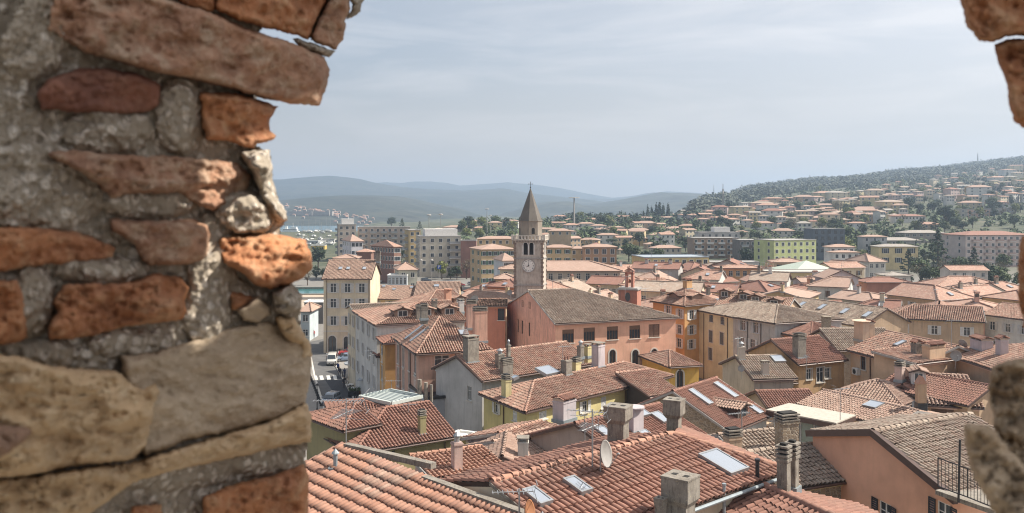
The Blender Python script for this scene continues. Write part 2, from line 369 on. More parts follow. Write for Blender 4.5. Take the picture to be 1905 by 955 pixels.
def tiles_np(poly, pitch, row, seed=0, r0=.4, seg=4, lift=.03):
    o, U, Vd, N, T = tile_rows(poly, pitch, row, seed=seed)
    if not T: return None
    T = np.array(T); k = len(T); rs = np.random.RandomState(seed+5)
    th = np.linspace(0, math.pi, seg+1); cs, sn = np.cos(th), np.sin(th)
    rl, ru = pitch*.385, pitch*.33
    du = rs.normal(0, .009, k)[:, None]
    h = rs.normal(0, .009, k)[:, None]
    lo_u = T[:, 0:1]+rl*cs[None]; lo_n = lift+h+.01+rl*1.15*sn[None]; lo_v = T[:, 1:2]+0*cs[None]
    up_u = T[:, 0:1]+du+ru*cs[None]; up_n = .004+ru*1.15*sn[None]+h*0; up_v = (T[:, 1]+T[:, 2])[:, None]+0*cs[None]
    sag = (np.sin(T[:, 0:1]*.9+seed)*np.sin(T[:, 1:2]*.8+seed*1.7)+.5*np.sin(T[:, 0:1]*2.3+T[:, 1:2]*1.9+seed))*.022; lo_n = lo_n+sag; up_n = up_n+sag; slip = (rs.rand(k) < .025)[:, None]*-.12; lo_v = lo_v+slip; up_v = up_v+slip
    u = np.concatenate([lo_u, up_u], 1); v = np.concatenate([lo_v, up_v], 1); nn = np.concatenate([lo_n, up_n+0*lo_n], 1)
    O, U_, V_, N_ = [np.array(x) for x in (o, U, Vd, N)]
    pts = O+u[..., None]*U_+v[..., None]*V_+nn[..., None]*N_
    q = np.array([(j, j+1, seg+1+j+1, seg+1+j) for j in range(seg)])
    Fq = (np.arange(k)[:, None, None]*(2*(seg+1))+q[None]).reshape(-1, 4)
    return pts.reshape(-1, 3), Fq
def corr_np(poly, pitch):
    """far roofs: each tile column as one low ridge"""
    o, U, Vd, N, T = tile_rows(poly, pitch, 100.0)
    if not T: return None
    T = [(u, v, v+100) for u, v, l in T]
    pts = []; fq = []
    uv = [((p-o).dot(U), (p-o).dot(Vd)) for p in poly]; n = len(uv)
    for u, _, _ in T:
        vs = []
        for i in range(n):
            (u1, v1), (u2, v2) = uv[i], uv[(i+1) % n]
            if (u1-u)*(u2-u) < 0: vs.append(v1+(v2-v1)*(u-u1)/(u2-u1))
        if len(vs) < 2: continue
        v0, v1 = min(vs), max(vs); b = len(pts); r = pitch*.42
        for v in (v0, v1):
            for du, h in ((-r*.85, .004), (0, r*1.25), (r*.85, .004)): pts.append(o+U*(u+du)+Vd*v+N*h)
        fq += [(b, b+1, b+4, b+3), (b+1, b+2, b+5, b+4)]
    return np.array([tuple(p) for p in pts]), np.array(fq)
def merge_np(parts):
    V = []; Fq = []; b = 0
    for p in parts:
        if p is None or len(p[0]) == 0: continue
        V.append(p[0]); Fq.append(p[1]+b); b += len(p[0])
    if not V: return np.zeros((3, 3)), np.array([[0, 1, 2, 0]])
    return np.concatenate(V), np.concatenate(Fq)
def cap_line(mb, a, b, r=.13, ln=.45, seed=0):
    a = Vector(a); b = Vector(b); L = (b-a).length; d = (b-a)/L; rr = random.Random(seed)
    n = max(1, int(L/ln)); s = L/n; side = d.cross(Vector((0, 0, 1))).normalized(); up = side.cross(d)
    for i in range(n):
        p, q = a+d*(i*s-.03), a+d*((i+1)*s+.03); vs = []
        for c, rad_, lf in ((p, r*1.08, .03+rr.uniform(-.01, .01)), (q, r*.9, .0)):
            for t in range(5):
                th = math.pi*(-.08+1.16*t/4); vs.append(c+side*math.cos(th)*rad_+up*(math.sin(th)*rad_*.85+lf))
        mb.add(vs, [(j, j+1, j+6, j+5) for j in range(4)])

# ------------------------------------------------------------------ windows
_wm = {}
def cm(key, fn):
    if key not in _wm: _wm[key] = fn()
    return _wm[key]
def bx(b, x0, x1, y0, y1, z0, z1, m=0): b.box(((x0+x1)/2, (y0+y1)/2, (z0+z1)/2), (x1-x0, y1-y0, z1-z0), m)
def put_window(par, M, w, h, shut='', shc='g', fr='w', arch=False, sur=None, far=False, sill=True, mull=1, flat=False, blind=0):
    """M: matrix at the centre of the opening, x along the wall, z up, y into the wall"""
    w = round(w, 2); h = round(h, 2); FM = SHM[fr]; y0 = -.03 if (far or flat) else .08
    if far:
        def f():
            b = MB(); t = .09; bx(b, -w/2-t, w/2+t, -.035, .02, -h/2-t, h/2+t)
            if shut == 'o':
                for s in (-1, 1): bx(b, s*(w/2+w*.28)-w*.22, s*(w/2+w*.28)+w*.22, -.06, .0, -h/2, h/2, 1)
            return b.mesh('window', [WST if sur else FM, SHM[shc]])
        o = link('window', cm(('f', w, h, shut, shc, fr, sur), f), par, M)
        def g():
            b = MB()
            if shut == 'c': bx(b, -w/2, w/2, -.05, 0, -h/2, h/2); return b.mesh('shutter', [SHM[shc]])
            for s in (-1, 1): bx(b, s*w/4-w*.235, s*w/4+w*.235, -.045, 0, -h/2+.02, h/2-.02)
            return b.mesh('pane', [GLASS])
        link('shutter' if shut == 'c' else 'pane', cm(('g', w, h, shut == 'c' and shc), g), o); return o
    def fm():
        b = MB(); t = .07
        if arch:
            r = w/2; zc = h/2-r; N_ = 10
            for i in range(N_):
                a1, a2 = math.pi*i/N_, math.pi*(i+1)/N_
                for (r1, r2, ya, yb, mi) in ((r-t, r, y0, y0+.06, 0), (r, r+.2, -.05, .02, 1)):
                    vs = []
                    for y in (ya, yb):
                        for a, rr_ in ((a1, r1), (a1, r2), (a2, r2), (a2, r1)): vs.append((rr_*math.cos(a), y, zc+rr_*math.sin(a)))
                    b.add(vs, [(0, 1, 2, 3), (7, 6, 5, 4), (0, 4, 5, 1), (1, 5, 6, 2), (2, 6, 7, 3), (3, 7, 4, 0)], mi)
            for s in (-1, 1):
                bx(b, min(s*r, s*(r-t)), max(s*r, s*(r-t)), y0, y0+.06, -h/2, zc); bx(b, min(s*r, s*(r+.2)), max(s*r, s*(r+.2)), -.05, .02, -h/2, zc, 1)
            bx(b, -t/2, t/2, y0, y0+.05, -h/2, h/2-t)
        else:
            for s in (-1, 1):
                bx(b, min(s*w/2, s*(w/2-t)), max(s*w/2, s*(w/2-t)), y0, y0+.06, -h/2, h/2); bx(b, -w/2+t, w/2-t, y0, y0+.06, min(s*h/2, s*(h/2-t)), max(s*h/2, s*(h/2-t)))
            for i in range(mull):
                x = -w/2+w*(i+1)/(mull+1); bx(b, x-.035, x+.035, y0+.003, y0+.055, -h/2+t, h/2-t)
            bx(b, -w/2+t, w/2-t, y0+.01, y0+.05, h*.18-.02, h*.18+.02)
            if sur:
                s_ = sur if isinstance(sur, float) else .14
                for s in (-1, 1): bx(b, min(s*w/2, s*(w/2+s_)), max(s*w/2, s*(w/2+s_)), -.045, .02, -h/2, h/2, 1)
                bx(b, -w/2-s_-.05, w/2+s_+.05, -.06, .02, h/2, h/2+s_, 1)
        if blind: bx(b, -w/2+t, w/2-t, y0-.02, y0+.02, h/2-t-h*blind, h/2-t, 2)
        return b.mesh('window', [FM, WST, SHM[shc]])
    o = link('window', cm(('w', w, h, fr, arch, sur, flat, mull, blind), fm), par, M)
    def pm():
        b = MB(); bx(b, -w/2+.05, w/2-.05, y0+.035, y0+.045, -h/2+.05, (h/2-w/2 if arch else h/2-.05))
        if arch:
            r = w/2-.05; b.add([(r*math.cos(math.pi*i/10), y0+.035, h/2-w/2+r*math.sin(math.pi*i/10)) for i in range(11)], [tuple(range(11))[::-1]])
        return b.mesh('pane', [GLASS])
    if shut != 'c': link('pane', cm(('p', w, h, arch, flat), pm), o)
    if sill:
        def sm(): b = MB(); bx(b, -w/2-.14, w/2+.14, -.12, .05, -h/2-.1, -h/2); return b.mesh('sill', [WST])
        link('sill', cm(('s', w, h), sm), o)
    if shut:
        sw = w/2-.01
        def shm():
            b = MB(); t = .05
            bx(b, 0, t, -.02, .02, -h/2, h/2); bx(b, sw-t, sw, -.02, .02, -h/2, h/2)
            for z0 in (-h/2, -.03, h/2-.06): bx(b, t, sw-t, -.018, .018, z0, z0+.06)
            n = max(4, int(h/.12))
            for i in range(n):
                z = -h/2+.06+(h-.12)*(i+.5)/n; b.add([(t, -.014, z-.035), (sw-t, -.014, z-.035), (sw-t, .014, z+.03), (t, .014, z+.03)], [(0, 1, 2, 3)])
            return b.mesh('shutter', [SHM[shc]])
        me = cm(('sh', w, h, shc), shm)
        yy = -.05 if not flat else -.08
        if shut == 'o':
            link('shutter', me, o, Matrix.Translation((w/2+.02, yy, 0))@Matrix.Rotation(rad(-6), 4, 'Z'))
            link('shutter', me, o, Matrix.Translation((-w/2-.02-sw, yy, 0)))
        elif shut == 'h':
            link('shutter', me, o, Matrix.Translation((w/2+.02, yy, 0))@Matrix.Rotation(rad(-10), 4, 'Z'))
            link('shutter', me, o, Matrix.Translation((-w/2, .03, 0)))
        else:
            link('shutter', me, o, Matrix.Translation((0, .03 if not flat else -.05, 0))); link('shutter', me, o, Matrix.Translation((-w/2, .03 if not flat else -.05, 0)))
    return o

# ------------------------------------------------------------------ houses
HOUSES = []
class House: pass
def ray_plane(px, py, p0, n):
    d = Vector(((px-CX)/F, 1, -(py-HY)/F)); o = Vector((0, 0, H)); k = d.dot(n)
    return o+d*((p0-o).dot(n)/k)
def inpoly(pt, poly, n):
    k = len(poly)
    for i in range(k):
        if n.dot((poly[(i+1) % k]-poly[i]).cross(pt-poly[i])) < -1e-6: return False
    return True
def house(label, A, B, z, depth=None, L=None, roof='x', pitch=20, wall=(.6, .5, .35), rc='mix', ov=.4, og=.3, hip=None, g=None, zb=None, skew=0,
          name='town_house', cat='house', group=None, wins=(), lod=None, wear=.6, pitchw=None, gut=True, wallmat=None, caps=True, wallmats=None, inst=0, rmat=None, pipes=()):
    hs = House(); a = P(A[0], A[1], z) if not isinstance(A, Vector) else A.copy()
    b = P(B[0], B[1], zb if zb is not None else z) if not isinstance(B, Vector) else B.copy()
    b.z = a.z = z; ab = b-a; W = ab.length; X = ab/W
    if L is not None: d = (P(L[0], L[1], z) if not isinstance(L, Vector) else L.copy())-a; d.z = 0
    else:
        d = Vector((-X.y, X.x, 0)); d = d if d.y > 0 or abs(d.y) < .02 and d.x > 0 else -d
        if skew: d = Matrix.Rotation(rad(skew), 3, 'Z')@d
        d = d*depth
    D0 = a.y; lod = lod if lod is not None else (2 if D0 < 128 else 1 if D0 < 260 else 0)
    c = a+d; r = b+d; far = lod == 0
    if g is None: g = -.3
    loc = (a+b+c+r)/4; root = empty(name, (loc.x, loc.y, g), label=label, cat=cat, group=group); hs.root = root
    off = Vector((loc.x, loc.y, g))
    T_ = lambda v: Vector(v)-off
    mats = wallmats or [wallmat or plaster(wall, wear)]
    faces = dict(F=(a, b), R=(b, r), K=(r, c), L=(c, a)); hs.faces = faces
    cen = (a+b+c+r)/4
    ridx = dict(x=(a, b, r, c), y=(b, r, c, a)).get(roof)
    e = [Vector(v) for v in (ridx or (a, b, r, c))]
    S = (e[1]-e[0]); Ws = S.length; S /= Ws; Tv = (e[3]-e[0]); Td = Tv.length; Tn = Tv/Td
    perp = abs(Tn.cross(S).length); half = Td*perp/2; tp = math.tan(rad(pitch))
    if hip is None: hip = ''
    hs.slopes = []; rise = half*tp
    if roof in ('x', 'y'):
        def Q(s, t, up): return e[0]+S*s+Tn*t+Vector((0, 0, up))
        h0 = '0' in hip; h1 = '1' in hip; in0 = (Td/2) if h0 else 0; in1 = (Td/2) if h1 else 0
        if in0+in1 > Ws-.1: k = (Ws-.1)/(in0+in1); in0 *= k; in1 *= k
        x0 = ov if h0 else og; x1 = ov if h1 else og; dz = -ov*tp
        zr = rise; R0 = Q(in0 if h0 else -x0, Td/2, zr); R1 = Q(Ws-in1 if h1 else Ws+x1, Td/2, zr)
        c0 = Q(-x0, -ov, dz); c1 = Q(Ws+x1, -ov, dz); c2 = Q(Ws+x1, Td+ov, dz); c3 = Q(-x0, Td+ov, dz)
        sl = [[c0, c1, R1, R0], [c2, c3, R0, R1]]
        if h1: sl.append([c1, c2, R1])
        if h0: sl.append([c3, c0, R0])
        hs.ridge = (R0, R1); hs.hips = ([(c1, R1), (c2, R1)] if h1 else [])+([(c0, R0), (c3, R0)] if h0 else [])
        verges = ([] if h0 else [(c0, R0), (c3, R0)])+([] if h1 else [(c1, R1), (c2, R1)])
        hs.eaves = [(c0, c1), (c2, c3)]+([(c1, c2)] if h1 else [])+([(c3, c0)] if h0 else [])
    elif roof == 'mono':   # high at back
        zr = Td*tp; c0 = e[0]-S*og-Tn*ov+Vector((0, 0, -ov*tp)); c1 = e[1]+S*og-Tn*ov+Vector((0, 0, -ov*tp)); c2 = e[2]+S*og+Tn*ov*.3+Vector((0, 0, zr+ov*.3*tp)); c3 = e[3]-S*og+Tn*ov*.3+Vector((0, 0, zr+ov*.3*tp))
        sl = [[c0, c1, c2, c3]]; hs.ridge = (c3, c2); hs.hips = []; verges = [(c0, c3), (c1, c2)]; hs.eaves = [(c0, c1)]; h0 = h1 = False
    else:
        sl = []; hs.ridge = None; hs.hips = []; verges = []; hs.eaves = []; h0 = h1 = True
    # fix winding to face up
    ns = []
    for p in sl:
        n = (p[1]-p[0]).cross(p[2]-p[0]).normalized()
        if n.z < 0: p[:] = [p[1], p[0]]+p[:1:-1]; n = -n
        ns.append(n)
    hs.slopes = list(zip(sl, ns)); hs.z = z; hs.tp = tp
    # windows -> openings
    opens = {k: [] for k in 'FRKL'}; wl = []
    for wd in wins:
        kind = wd[0]
        if kind == 'grid':
            _, fc, nc, nr, ww, wh, opt = wd; opt = dict(opt); p0, p1 = faces[fc]; L_ = (p1-p0).length
            top = opt.pop('top', 1.1); fh = opt.pop('fh', 3.1); mg = opt.pop('mg', None); skip = opt.pop('skip', ()); cl = opt.pop('closed', 0)
            for i in range(nc):
                u = L_*(i+.5)/nc if mg is None else mg+(L_-2*mg)*(i/(nc-1) if nc > 1 else .5)
                for j in range(nr):
                    v = z-top-wh/2-j*fh
                    if (i, j) in skip or v-wh/2 < g+.4: continue
                    o2 = dict(opt)
                    if cl and R.random() < cl and o2.get('shut'): o2['shut'] = 'c'
                    wl.append((fc, u, v, ww, wh, o2))
        else:
            fc, pts, ww, wh, opt = wd; p0, p1 = faces[fc]; Xf = (p1-p0).normalized(); nf = Xf.cross(Vector((0, 0, 1)))
            for px, py in pts:
                q = ray_plane(px, py, p0, nf); wl.append((fc, (q-p0).dot(Xf), q.z, ww, wh, dict(opt)))
    for i_, (fc, u, v, ww, wh, opt) in enumerate(wl):
        L_ = (faces[fc][1]-faces[fc][0]).length
        u = min(max(u, ww/2+.1), L_-ww/2-.1)
        isfar = opt.get('far', far)
        ok = v+wh/2 < z-.05 and not isfar and not opt.get('flat') and all(abs(u-uu) > (ww+w2)/2 or abs(v-vv) > (wh+h2)/2 for uu, vv, w2, h2, _ in opens[fc])
        if not ok and not isfar: opt['flat'] = True
        if ok: opens[fc].append((u, v, ww, wh, opt.get('arch')))
        p0, p1 = faces[fc]; Xf = (p1-p0).normalized(); M = frame(T_(p0+Xf*u+Vector((0, 0, v-z))), Xf, Vector((0, 0, 1)).cross(Xf), Vector((0, 0, 1)))
        if 'far' not in opt: opt['far'] = far
        if opt['far']: opt.pop('flat', None); opt = {k: v_ for k, v_ in opt.items() if k in ('shut', 'shc', 'fr', 'sur', 'far')}
        door = opt.pop('door', False)
        o = put_window(root, M, ww, wh, **opt)
        if door: o.name = 'door'
    # walls
    wb = MB()
    for fk, fc in enumerate('FRKL'):
        p0, p1 = faces[fc]; L_ = (p1-p0).length; Xf = (p1-p0)/L_; Nn = Xf.cross(Vector((0, 0, 1))); mi = min(fk, len(mats)-1)
        us = {0.0, L_}; vs = {g-.2, z}
        for u, v, ww, wh, ar in opens[fc]: us |= {u-ww/2, u+ww/2}; vs |= {v-wh/2, v+wh/2}
        us = sorted(us); vs = sorted(vs)
        W3 = lambda u, v, d=0: T_(Vector((p0.x, p0.y, 0))+Xf*u-Nn*d+Vector((0, 0, v)))
        if not opens[fc]: wb.quad(W3(0, g-.2), W3(L_, g-.2), W3(L_, z), W3(0, z), mi)
        else:
            for i in range(len(us)-1):
                for j in range(len(vs)-1):
                    uc, vc = (us[i]+us[i+1])/2, (vs[j]+vs[j+1])/2
                    if any(abs(uc-u) < ww/2 and abs(vc-v) < wh/2 for u, v, ww, wh, ar in opens[fc]): continue
                    wb.quad(W3(us[i], vs[j]), W3(us[i+1], vs[j]), W3(us[i+1], vs[j+1]), W3(us[i], vs[j+1]), mi)
            for u, v, ww, wh, ar in opens[fc]:
                u0, u1, v0, v1 = u-ww/2, u+ww/2, v-wh/2, v+wh/2; dp = .22
                for (q1, q2) in (((u0, v0), (u1, v0)), ((u1, v0), (u1, v1)), ((u1, v1), (u0, v1)), ((u0, v1), (u0, v0))):
                    wb.quad(W3(*q1), W3(*q1, dp), W3(*q2, dp), W3(*q2), mi)
                wb.quad(W3(u0, v0, dp), W3(u1, v0, dp), W3(u1, v1, dp), W3(u0, v1, dp), mi)
                if ar:
                    rr = ww/2; zc = v1-rr
                    for s in (-1, 1):
                        arc = [W3(u+s*rr*math.cos(math.pi/2*i/6), zc+rr*math.sin(math.pi/2*i/6)) for i in range(7)]
                        wb.add([W3(u+s*rr, v1)]+arc, [tuple(range(8)) if s > 0 else tuple(range(8))[::-1]], mi)
    if roof in ('x', 'y'):
        if not h0: wb.add([T_(e[3]), T_(e[0]), T_(e[0]+Tv/2+Vector((0, 0, rise)))], [(0, 1, 2)], min(3 if roof == 'x' else 0, len(mats)-1))
        if not h1: wb.add([T_(e[1]), T_(e[2]), T_(e[1]+Tv/2+Vector((0, 0, rise)))], [(0, 1, 2)], min(1 if roof == 'x' else 2, len(mats)-1))
    elif roof == 'mono':
        zt = Vector((0, 0, Td*tp)); wb.add([T_(e[3]), T_(e[0]), T_(e[3]+zt)], [(0, 1, 2)], 0); wb.add([T_(e[1]), T_(e[2]), T_(e[2]+zt)], [(0, 1, 2)], 0); wb.quad(T_(e[2]), T_(e[3]), T_(e[3]+zt), T_(e[2]+zt))
    wb.build('wall', mats, root)
    # roof
    if roof == 'flat':
        rb = MB(); pp = .35; rb.slab([T_(v+Vector((0, 0, .02))) for v in (a, b, r, c)], .15)
        ro = rb.build('roof', rmat or plain('flat_roof', (.36, .34, .32), .9), root)
        pb = MB()
        for p0, p1 in ((a, b), (b, r), (r, c), (c, a)):
            Xf = (p1-p0).normalized(); Nn = Xf.cross(Vector((0, 0, 1))); mid = (p0+p1)/2-Nn*.09+Nn*.12
            pb.box(T_(mid+Vector((0, 0, .06))), ((p1-p0).length+.1, .26, .3), 0, Xf, Nn)
        pb.build('parapet', [rmat or WST], root)
    else:
        th = .14 if not far else .22
        rb = MB()
        for p in sl: rb.slab([T_(v) for v in p], th)
        ro = rb.build('roof', TF[rc] if lod == 0 else UND if lod == 2 else TF[rc], root)
        hs.roof = ro
        pw = pitchw or .26
        if lod == 2:
            parts = [tiles_np([T_(v) for v in p], pw, .38, seed=len(HOUSES)*7+i) for i, p in enumerate(sl) if not (inst and i in inst)]
            if any(x is not None for x in parts): V_, F_ = merge_np(parts); link('barrel_tile', fromnp('barrel_tile', V_, F_, [TM[rc]], True), ro, kind='stuff')
        elif lod == 1:
            parts = [corr_np([T_(v) for v in p], pw*1.05) for p in sl]
            V_, F_ = merge_np(parts); link('barrel_tile', fromnp('barrel_tile', V_, F_, [TF[rc]]), ro, kind='stuff')
        if lod >= 1 and caps:
            cb = MB(); k = 0
            for (p, q) in [hs.ridge]+hs.hips: cap_line(cb, T_(p)+Vector((0, 0, .04)), T_(q)+Vector((0, 0, .04)), .14 if lod == 2 else .17, .42 if lod == 2 else .9, k); k += 1
            cb.build('ridge_cap', [TM[rc]], ro, True)
        if lod >= 1:
            bm_ = GSTN if R.random() < .5 else GUT
            for p, q in verges:
                gb = MB()
                dd = (q-p).normalized(); mid = (p+q)/2; side = (p-cen); side.z = 0
                sp = S if (p-cen).dot(S) > 0 else -S
                gb.box(T_(mid+sp*.03-Vector((0, 0, .07))), ((q-p).length, .06, .2), 0, dd, dd.cross(Vector((0, 0, 1))).normalized(), dd.cross(Vector((0, 0, 1))).normalized().cross(dd))
                gb.build('bargeboard', [bm_], ro)
            if gut:
                for p, q in hs.eaves:
                    gb = MB(); dd = (q-p).normalized(); o_ = dd.cross(Vector((0, 0, 1))); 
                    if o_.dot((p+q)/2-cen) < 0: o_ = -o_
                    gb.tube(T_(p+o_*.06-Vector((0, 0, .1))), T_(q+o_*.06-Vector((0, 0, .1))), .075, n=6)
                    gb.build('gutter', [GUT], ro)
                for p, q in hs.eaves:    # pale cornice under the eaves
                    cb = MB(); dd = (q-p).normalized(); mid = (p+q)/2; o_ = dd.cross(Vector((0, 0, 1)))
                    if o_.dot(mid-cen) < 0: o_ = -o_
                    i_ = ov-.1; cb.box(T_(mid-o_*(ov-.1)-Vector((0, 0, .28-ov*tp*.6))), ((q-p).length-2*ov+.16, .2, .24), 0, dd, o_)
                    cb.build('cornice', [wall_trim(wall)], root)
    for fc, px, zlow in pipes:
        p0, p1 = faces[fc]; Xf = (p1-p0).normalized(); nf = Xf.cross(Vector((0, 0, 1))); q = ray_plane(px, 700, p0, nf); q = p0+Xf*((q-p0).dot(Xf))
        pb = MB(); q += nf*.09; pb.tube(T_(Vector((q.x, q.y, z-.25))), T_(Vector((q.x, q.y, max(zlow, g)))), .055, n=6); pb.tube(T_(Vector((q.x, q.y, z-.25))), T_(Vector((q.x, q.y, z-.02))+nf*(ov-.05)), .055, n=6)
        pb.build('downpipe', [GUT], root)
    hs.off = off; hs.T = T_; hs.cen = cen; hs.rad = max(W, Td)/2; hs.foot = (a, b, r, c); hs.lod = lod; hs.rc = rc; hs.wall = wall
    HOUSES.append(hs); return hs
_wt = {}
def wall_trim(c):
    k = tuple(round(min(.8, x*1.0+.1), 1) for x in c)
    if k not in _wt: _wt[k] = plaster(k, .4)
    return _wt[k]
def hit(hs, px, py):
    best = None
    d = Vector(((px-CX)/F, 1, -(py-HY)/F)); o = Vector((0, 0, H))
    for p, n in hs.slopes:
        k = d.dot(n)
        if abs(k) < 1e-6: continue
        t = (p[0]-o).dot(n)/k
        q = o+d*t
        if inpoly(q, p, n) and (best is None or t < best[0]): best = (t, q, p, n)
    if best is None and hs.slopes:   # nearest slope facing the camera
        for p, n in hs.slopes:
            k = d.dot(n)
            if k < 0:
                t = (p[0]-o).dot(n)/k; q = o+d*t; c = sum(p, Vector())/len(p); e_ = (q-c).length
                if best is None or e_ < best[4] if best and len(best) > 4 else best is None: best = (t, q, p, n, e_)
    return best[1], best[2], best[3]
def sbasis(p, n):
    U = (p[1]-p[0]).normalized(); V = n.cross(U).normalized()
    if V.z < 0: V = -V; U = -U
    return U, V, n
CAPC = {}
def chimney(hs, px, py, w=.7, d=.5, h=1.4, style='slab', rz=None, mat=None, lab=None):
    """base centre given by its pixel on the roof"""
    q, p, n = hit(hs, px, py); U, V, N = sbasis(p, n); Uh = Vector((U.x, U.y, 0)).normalized(); Vh = Vector((-Uh.y, Uh.x, 0)); Z = Vector((0, 0, 1))
    if rz is not None: Uh = Vector((math.cos(rad(rz)), math.sin(rad(rz)), 0)); Vh = Vector((-Uh.y, Uh.x, 0))
    M = frame(hs.T(q), Uh, Vh, Z); mat = mat or (CONC if R.random() < .45 else plaster(tuple(min(.62, x*.9+.06) for x in hs.wall), .9))
    b = MB(); lo = -.7
    def B(x0, x1, y0, y1, z0, z1, m=0): bx(b, x0, x1, y0, y1, z0, z1, m)
    if style == 'pipe': b.tube((0, 0, lo), (0, 0, h), w/2, n=10); mats = [mat]
    else: B(-w/2, w/2, -d/2, d/2, lo, h); B(-w/2-.04, w/2+.04, -d/2-.04, d/2+.04, h-.16, h-.06); B(-w/2-.08, w/2+.08, -d/2-.08, d/2+.08, -.25, .02, 1); mats = [mat, ZINC]
    o = b.build('chimney', mats, hs.root); o.matrix_local = M
    if lab: o['label'] = lab
    b = MB(); t = h
    if style == 'slab':
        for sx in (-1, 1):
            for sy in (-1, 1): B(sx*(w/2-.06)-.06, sx*(w/2-.06)+.06, sy*(d/2-.06)-.06, sy*(d/2-.06)+.06, t, t+.2)
        B(-w/2-.08, w/2+.08, -d/2-.08, d/2+.08, t+.2, t+.27); cm_ = CONC
    elif style == 'stack':
        for i in range(3):
            B(-w/2-.05, w/2+.05, -d/2-.05, d/2+.05, t+.02+i*.17, t+.1+i*.17); B(-w/2+.08, w/2-.08, -d/2+.08, d/2-.08, t-.02+i*.17, t+.19+i*.17, 1)
        cm_ = CONC
    elif style == 'tiled':
        for sx in (-1, 0, 1): B(sx*(w/2-.06)-.06, sx*(w/2-.06)+.06, -d/2, d/2, t, t+.2)
        for s in (-1, 1):
            b.add([(-w/2-.12, s*(d/2+.12), t+.2), (w/2+.12, s*(d/2+.12), t+.2), (w/2+.12, 0, t+.42), (-w/2-.12, 0, t+.42)], [(0, 1, 2, 3) if s < 0 else (3, 2, 1, 0)], 2)
            k = max(3, int(w/.17))
            for i in range(k):
                x = -w/2+(i+.5)*w/k; b.tube((x, s*(d/2+.16), t+.21), (x, 0, t+.44), .075, .07, n=6, m=2)
        b.tube((-w/2-.13, 0, t+.45), (w/2+.13, 0, t+.45), .085, n=6, m=2); cm_ = plaster((.5, .42, .34))
    elif style == 'cowl':
        b.tube((0, 0, t), (0, 0, t+.35), w*.3, n=10); b.lathe((0, 0, t+.33), [(w*.45, 0), (w*.42, .05), (.02, .25)], 10); cm_ = ALU
    elif style == 'pots':
        for sx in (-1, 1): b.tube((sx*w*.25, 0, t), (sx*w*.25, 0, t+.4), .12, .1, n=10, m=2)
        cm_ = CONC
    else: cm_ = mat; b.tube((0, 0, t-.02), (0, 0, t+.06), w/2*1.35, n=10)
    b.build('chimney_cap', [cm_, DARK, TM['red']], o)
    return o
def skylight(hs, px, py, w=.8, h=1.1, pane=True):
    q, p, n = hit(hs, px, py); U, V, N = sbasis(p, n)
    M = frame(hs.T(q)+N*.21, U, V, N); b = MB(); t = .07
    for s in (-1, 1): bx(b, min(s*w/2, s*(w/2+t)), max(s*w/2, s*(w/2+t)), -h/2-t, h/2+t, -.24, .05); bx(b, -w/2, w/2, min(s*h/2, s*(h/2+t)), max(s*h/2, s*(h/2+t)), -.24, .05)
    o = b.build('skylight', [ALU], hs.root); o.matrix_local = M
    b = MB(); bx(b, -w/2, w/2, -h/2, h/2, .0, .03); b.build('pane', [SKYG], o); return o
def dormer(hs, px, py, w=1.8, h=1.2, ln=2.6, win=True, wallc=(.3, .2, .15), rc=None, fr='w', pitch=18):
    """gabled dormer; pixel = foot of its front wall on the roof"""
    q, p, n = hit(hs, px, py); U, V, N = sbasis(p, n); Uh = Vector((U.x, U.y, 0)).normalized(); Vh = Vector((V.x, V.y, 0)).normalized(); Z = Vector((0, 0, 1))
    if Uh.cross(Vh).z < 0: Uh = -Uh
    o = empty('dormer', (0, 0, 0)); o.parent = hs.root; o.matrix_local = frame(hs.T(q), Uh, Vh, Z)
    b = MB(); rise = w/2*math.tan(rad(pitch)); b.quad((-w/2, 0, -.4), (w/2, 0, -.4), (w/2, 0, h), (-w/2, 0, h)); b.add([(-w/2, 0, h), (w/2, 0, h), (0, 0, h+rise)], [(0, 1, 2)])
    for s in (-1, 1): b.add([(s*w/2, 0, -.4), (s*w/2, ln, -.4), (s*w/2, ln, h), (s*w/2, 0, h)], [(0, 1, 2, 3) if s > 0 else (3, 2, 1, 0)])
    b.build('dormer_wall', [plaster(wallc, .8)], o)
    sl = []
    for s in (-1, 1):
        e0, e1 = Vector((s*(w/2+.25), -.35, h-.25*math.tan(rad(pitch)))), Vector((s*(w/2+.25), ln, h-.25*math.tan(rad(pitch)))); r0, r1 = Vector((0, -.35, h+rise)), Vector((0, ln, h+rise))
        sl.append([e1, e0, r0, r1] if s < 0 else [e0, e1, r1, r0])
    b = MB(); [b.slab(x, .09) for x in sl]; ro = b.build('dormer_roof', [UND], o)
    rc = rc or hs.rc
    ps = [tiles_np(x, .26, .38, seed=i+int(px)) for i, x in enumerate(sl)]; V_, F_ = merge_np(ps)
    b = MB(); b.v = [tuple(v) for v in V_]; b.f = [tuple(int(i) for i in f) for f in F_]; b.m = [0]*len(b.f); cap_line(b, (0, -.38, h+rise+.03), (0, ln, h+rise+.03), .12); x = b.build('dormer_tile', [TM[rc]], o, True, kind='stuff')
    if win:
        wb = MB(); ww, wh = w*.55, min(h*.7, .9)
        bx(wb, -ww/2-.07, ww/2+.07, -.06, -.005, h*.5-wh/2-.07, h*.5+wh/2+.07); bx(wb, -ww/2+.02, -.03, -.075, -.055, h*.5-wh/2, h*.5+wh/2, 1); bx(wb, .03, ww/2-.02, -.075, -.055, h*.5-wh/2, h*.5+wh/2, 1)
        wb.build('dormer_window', [SHM[fr], GLASS], o)
    return o
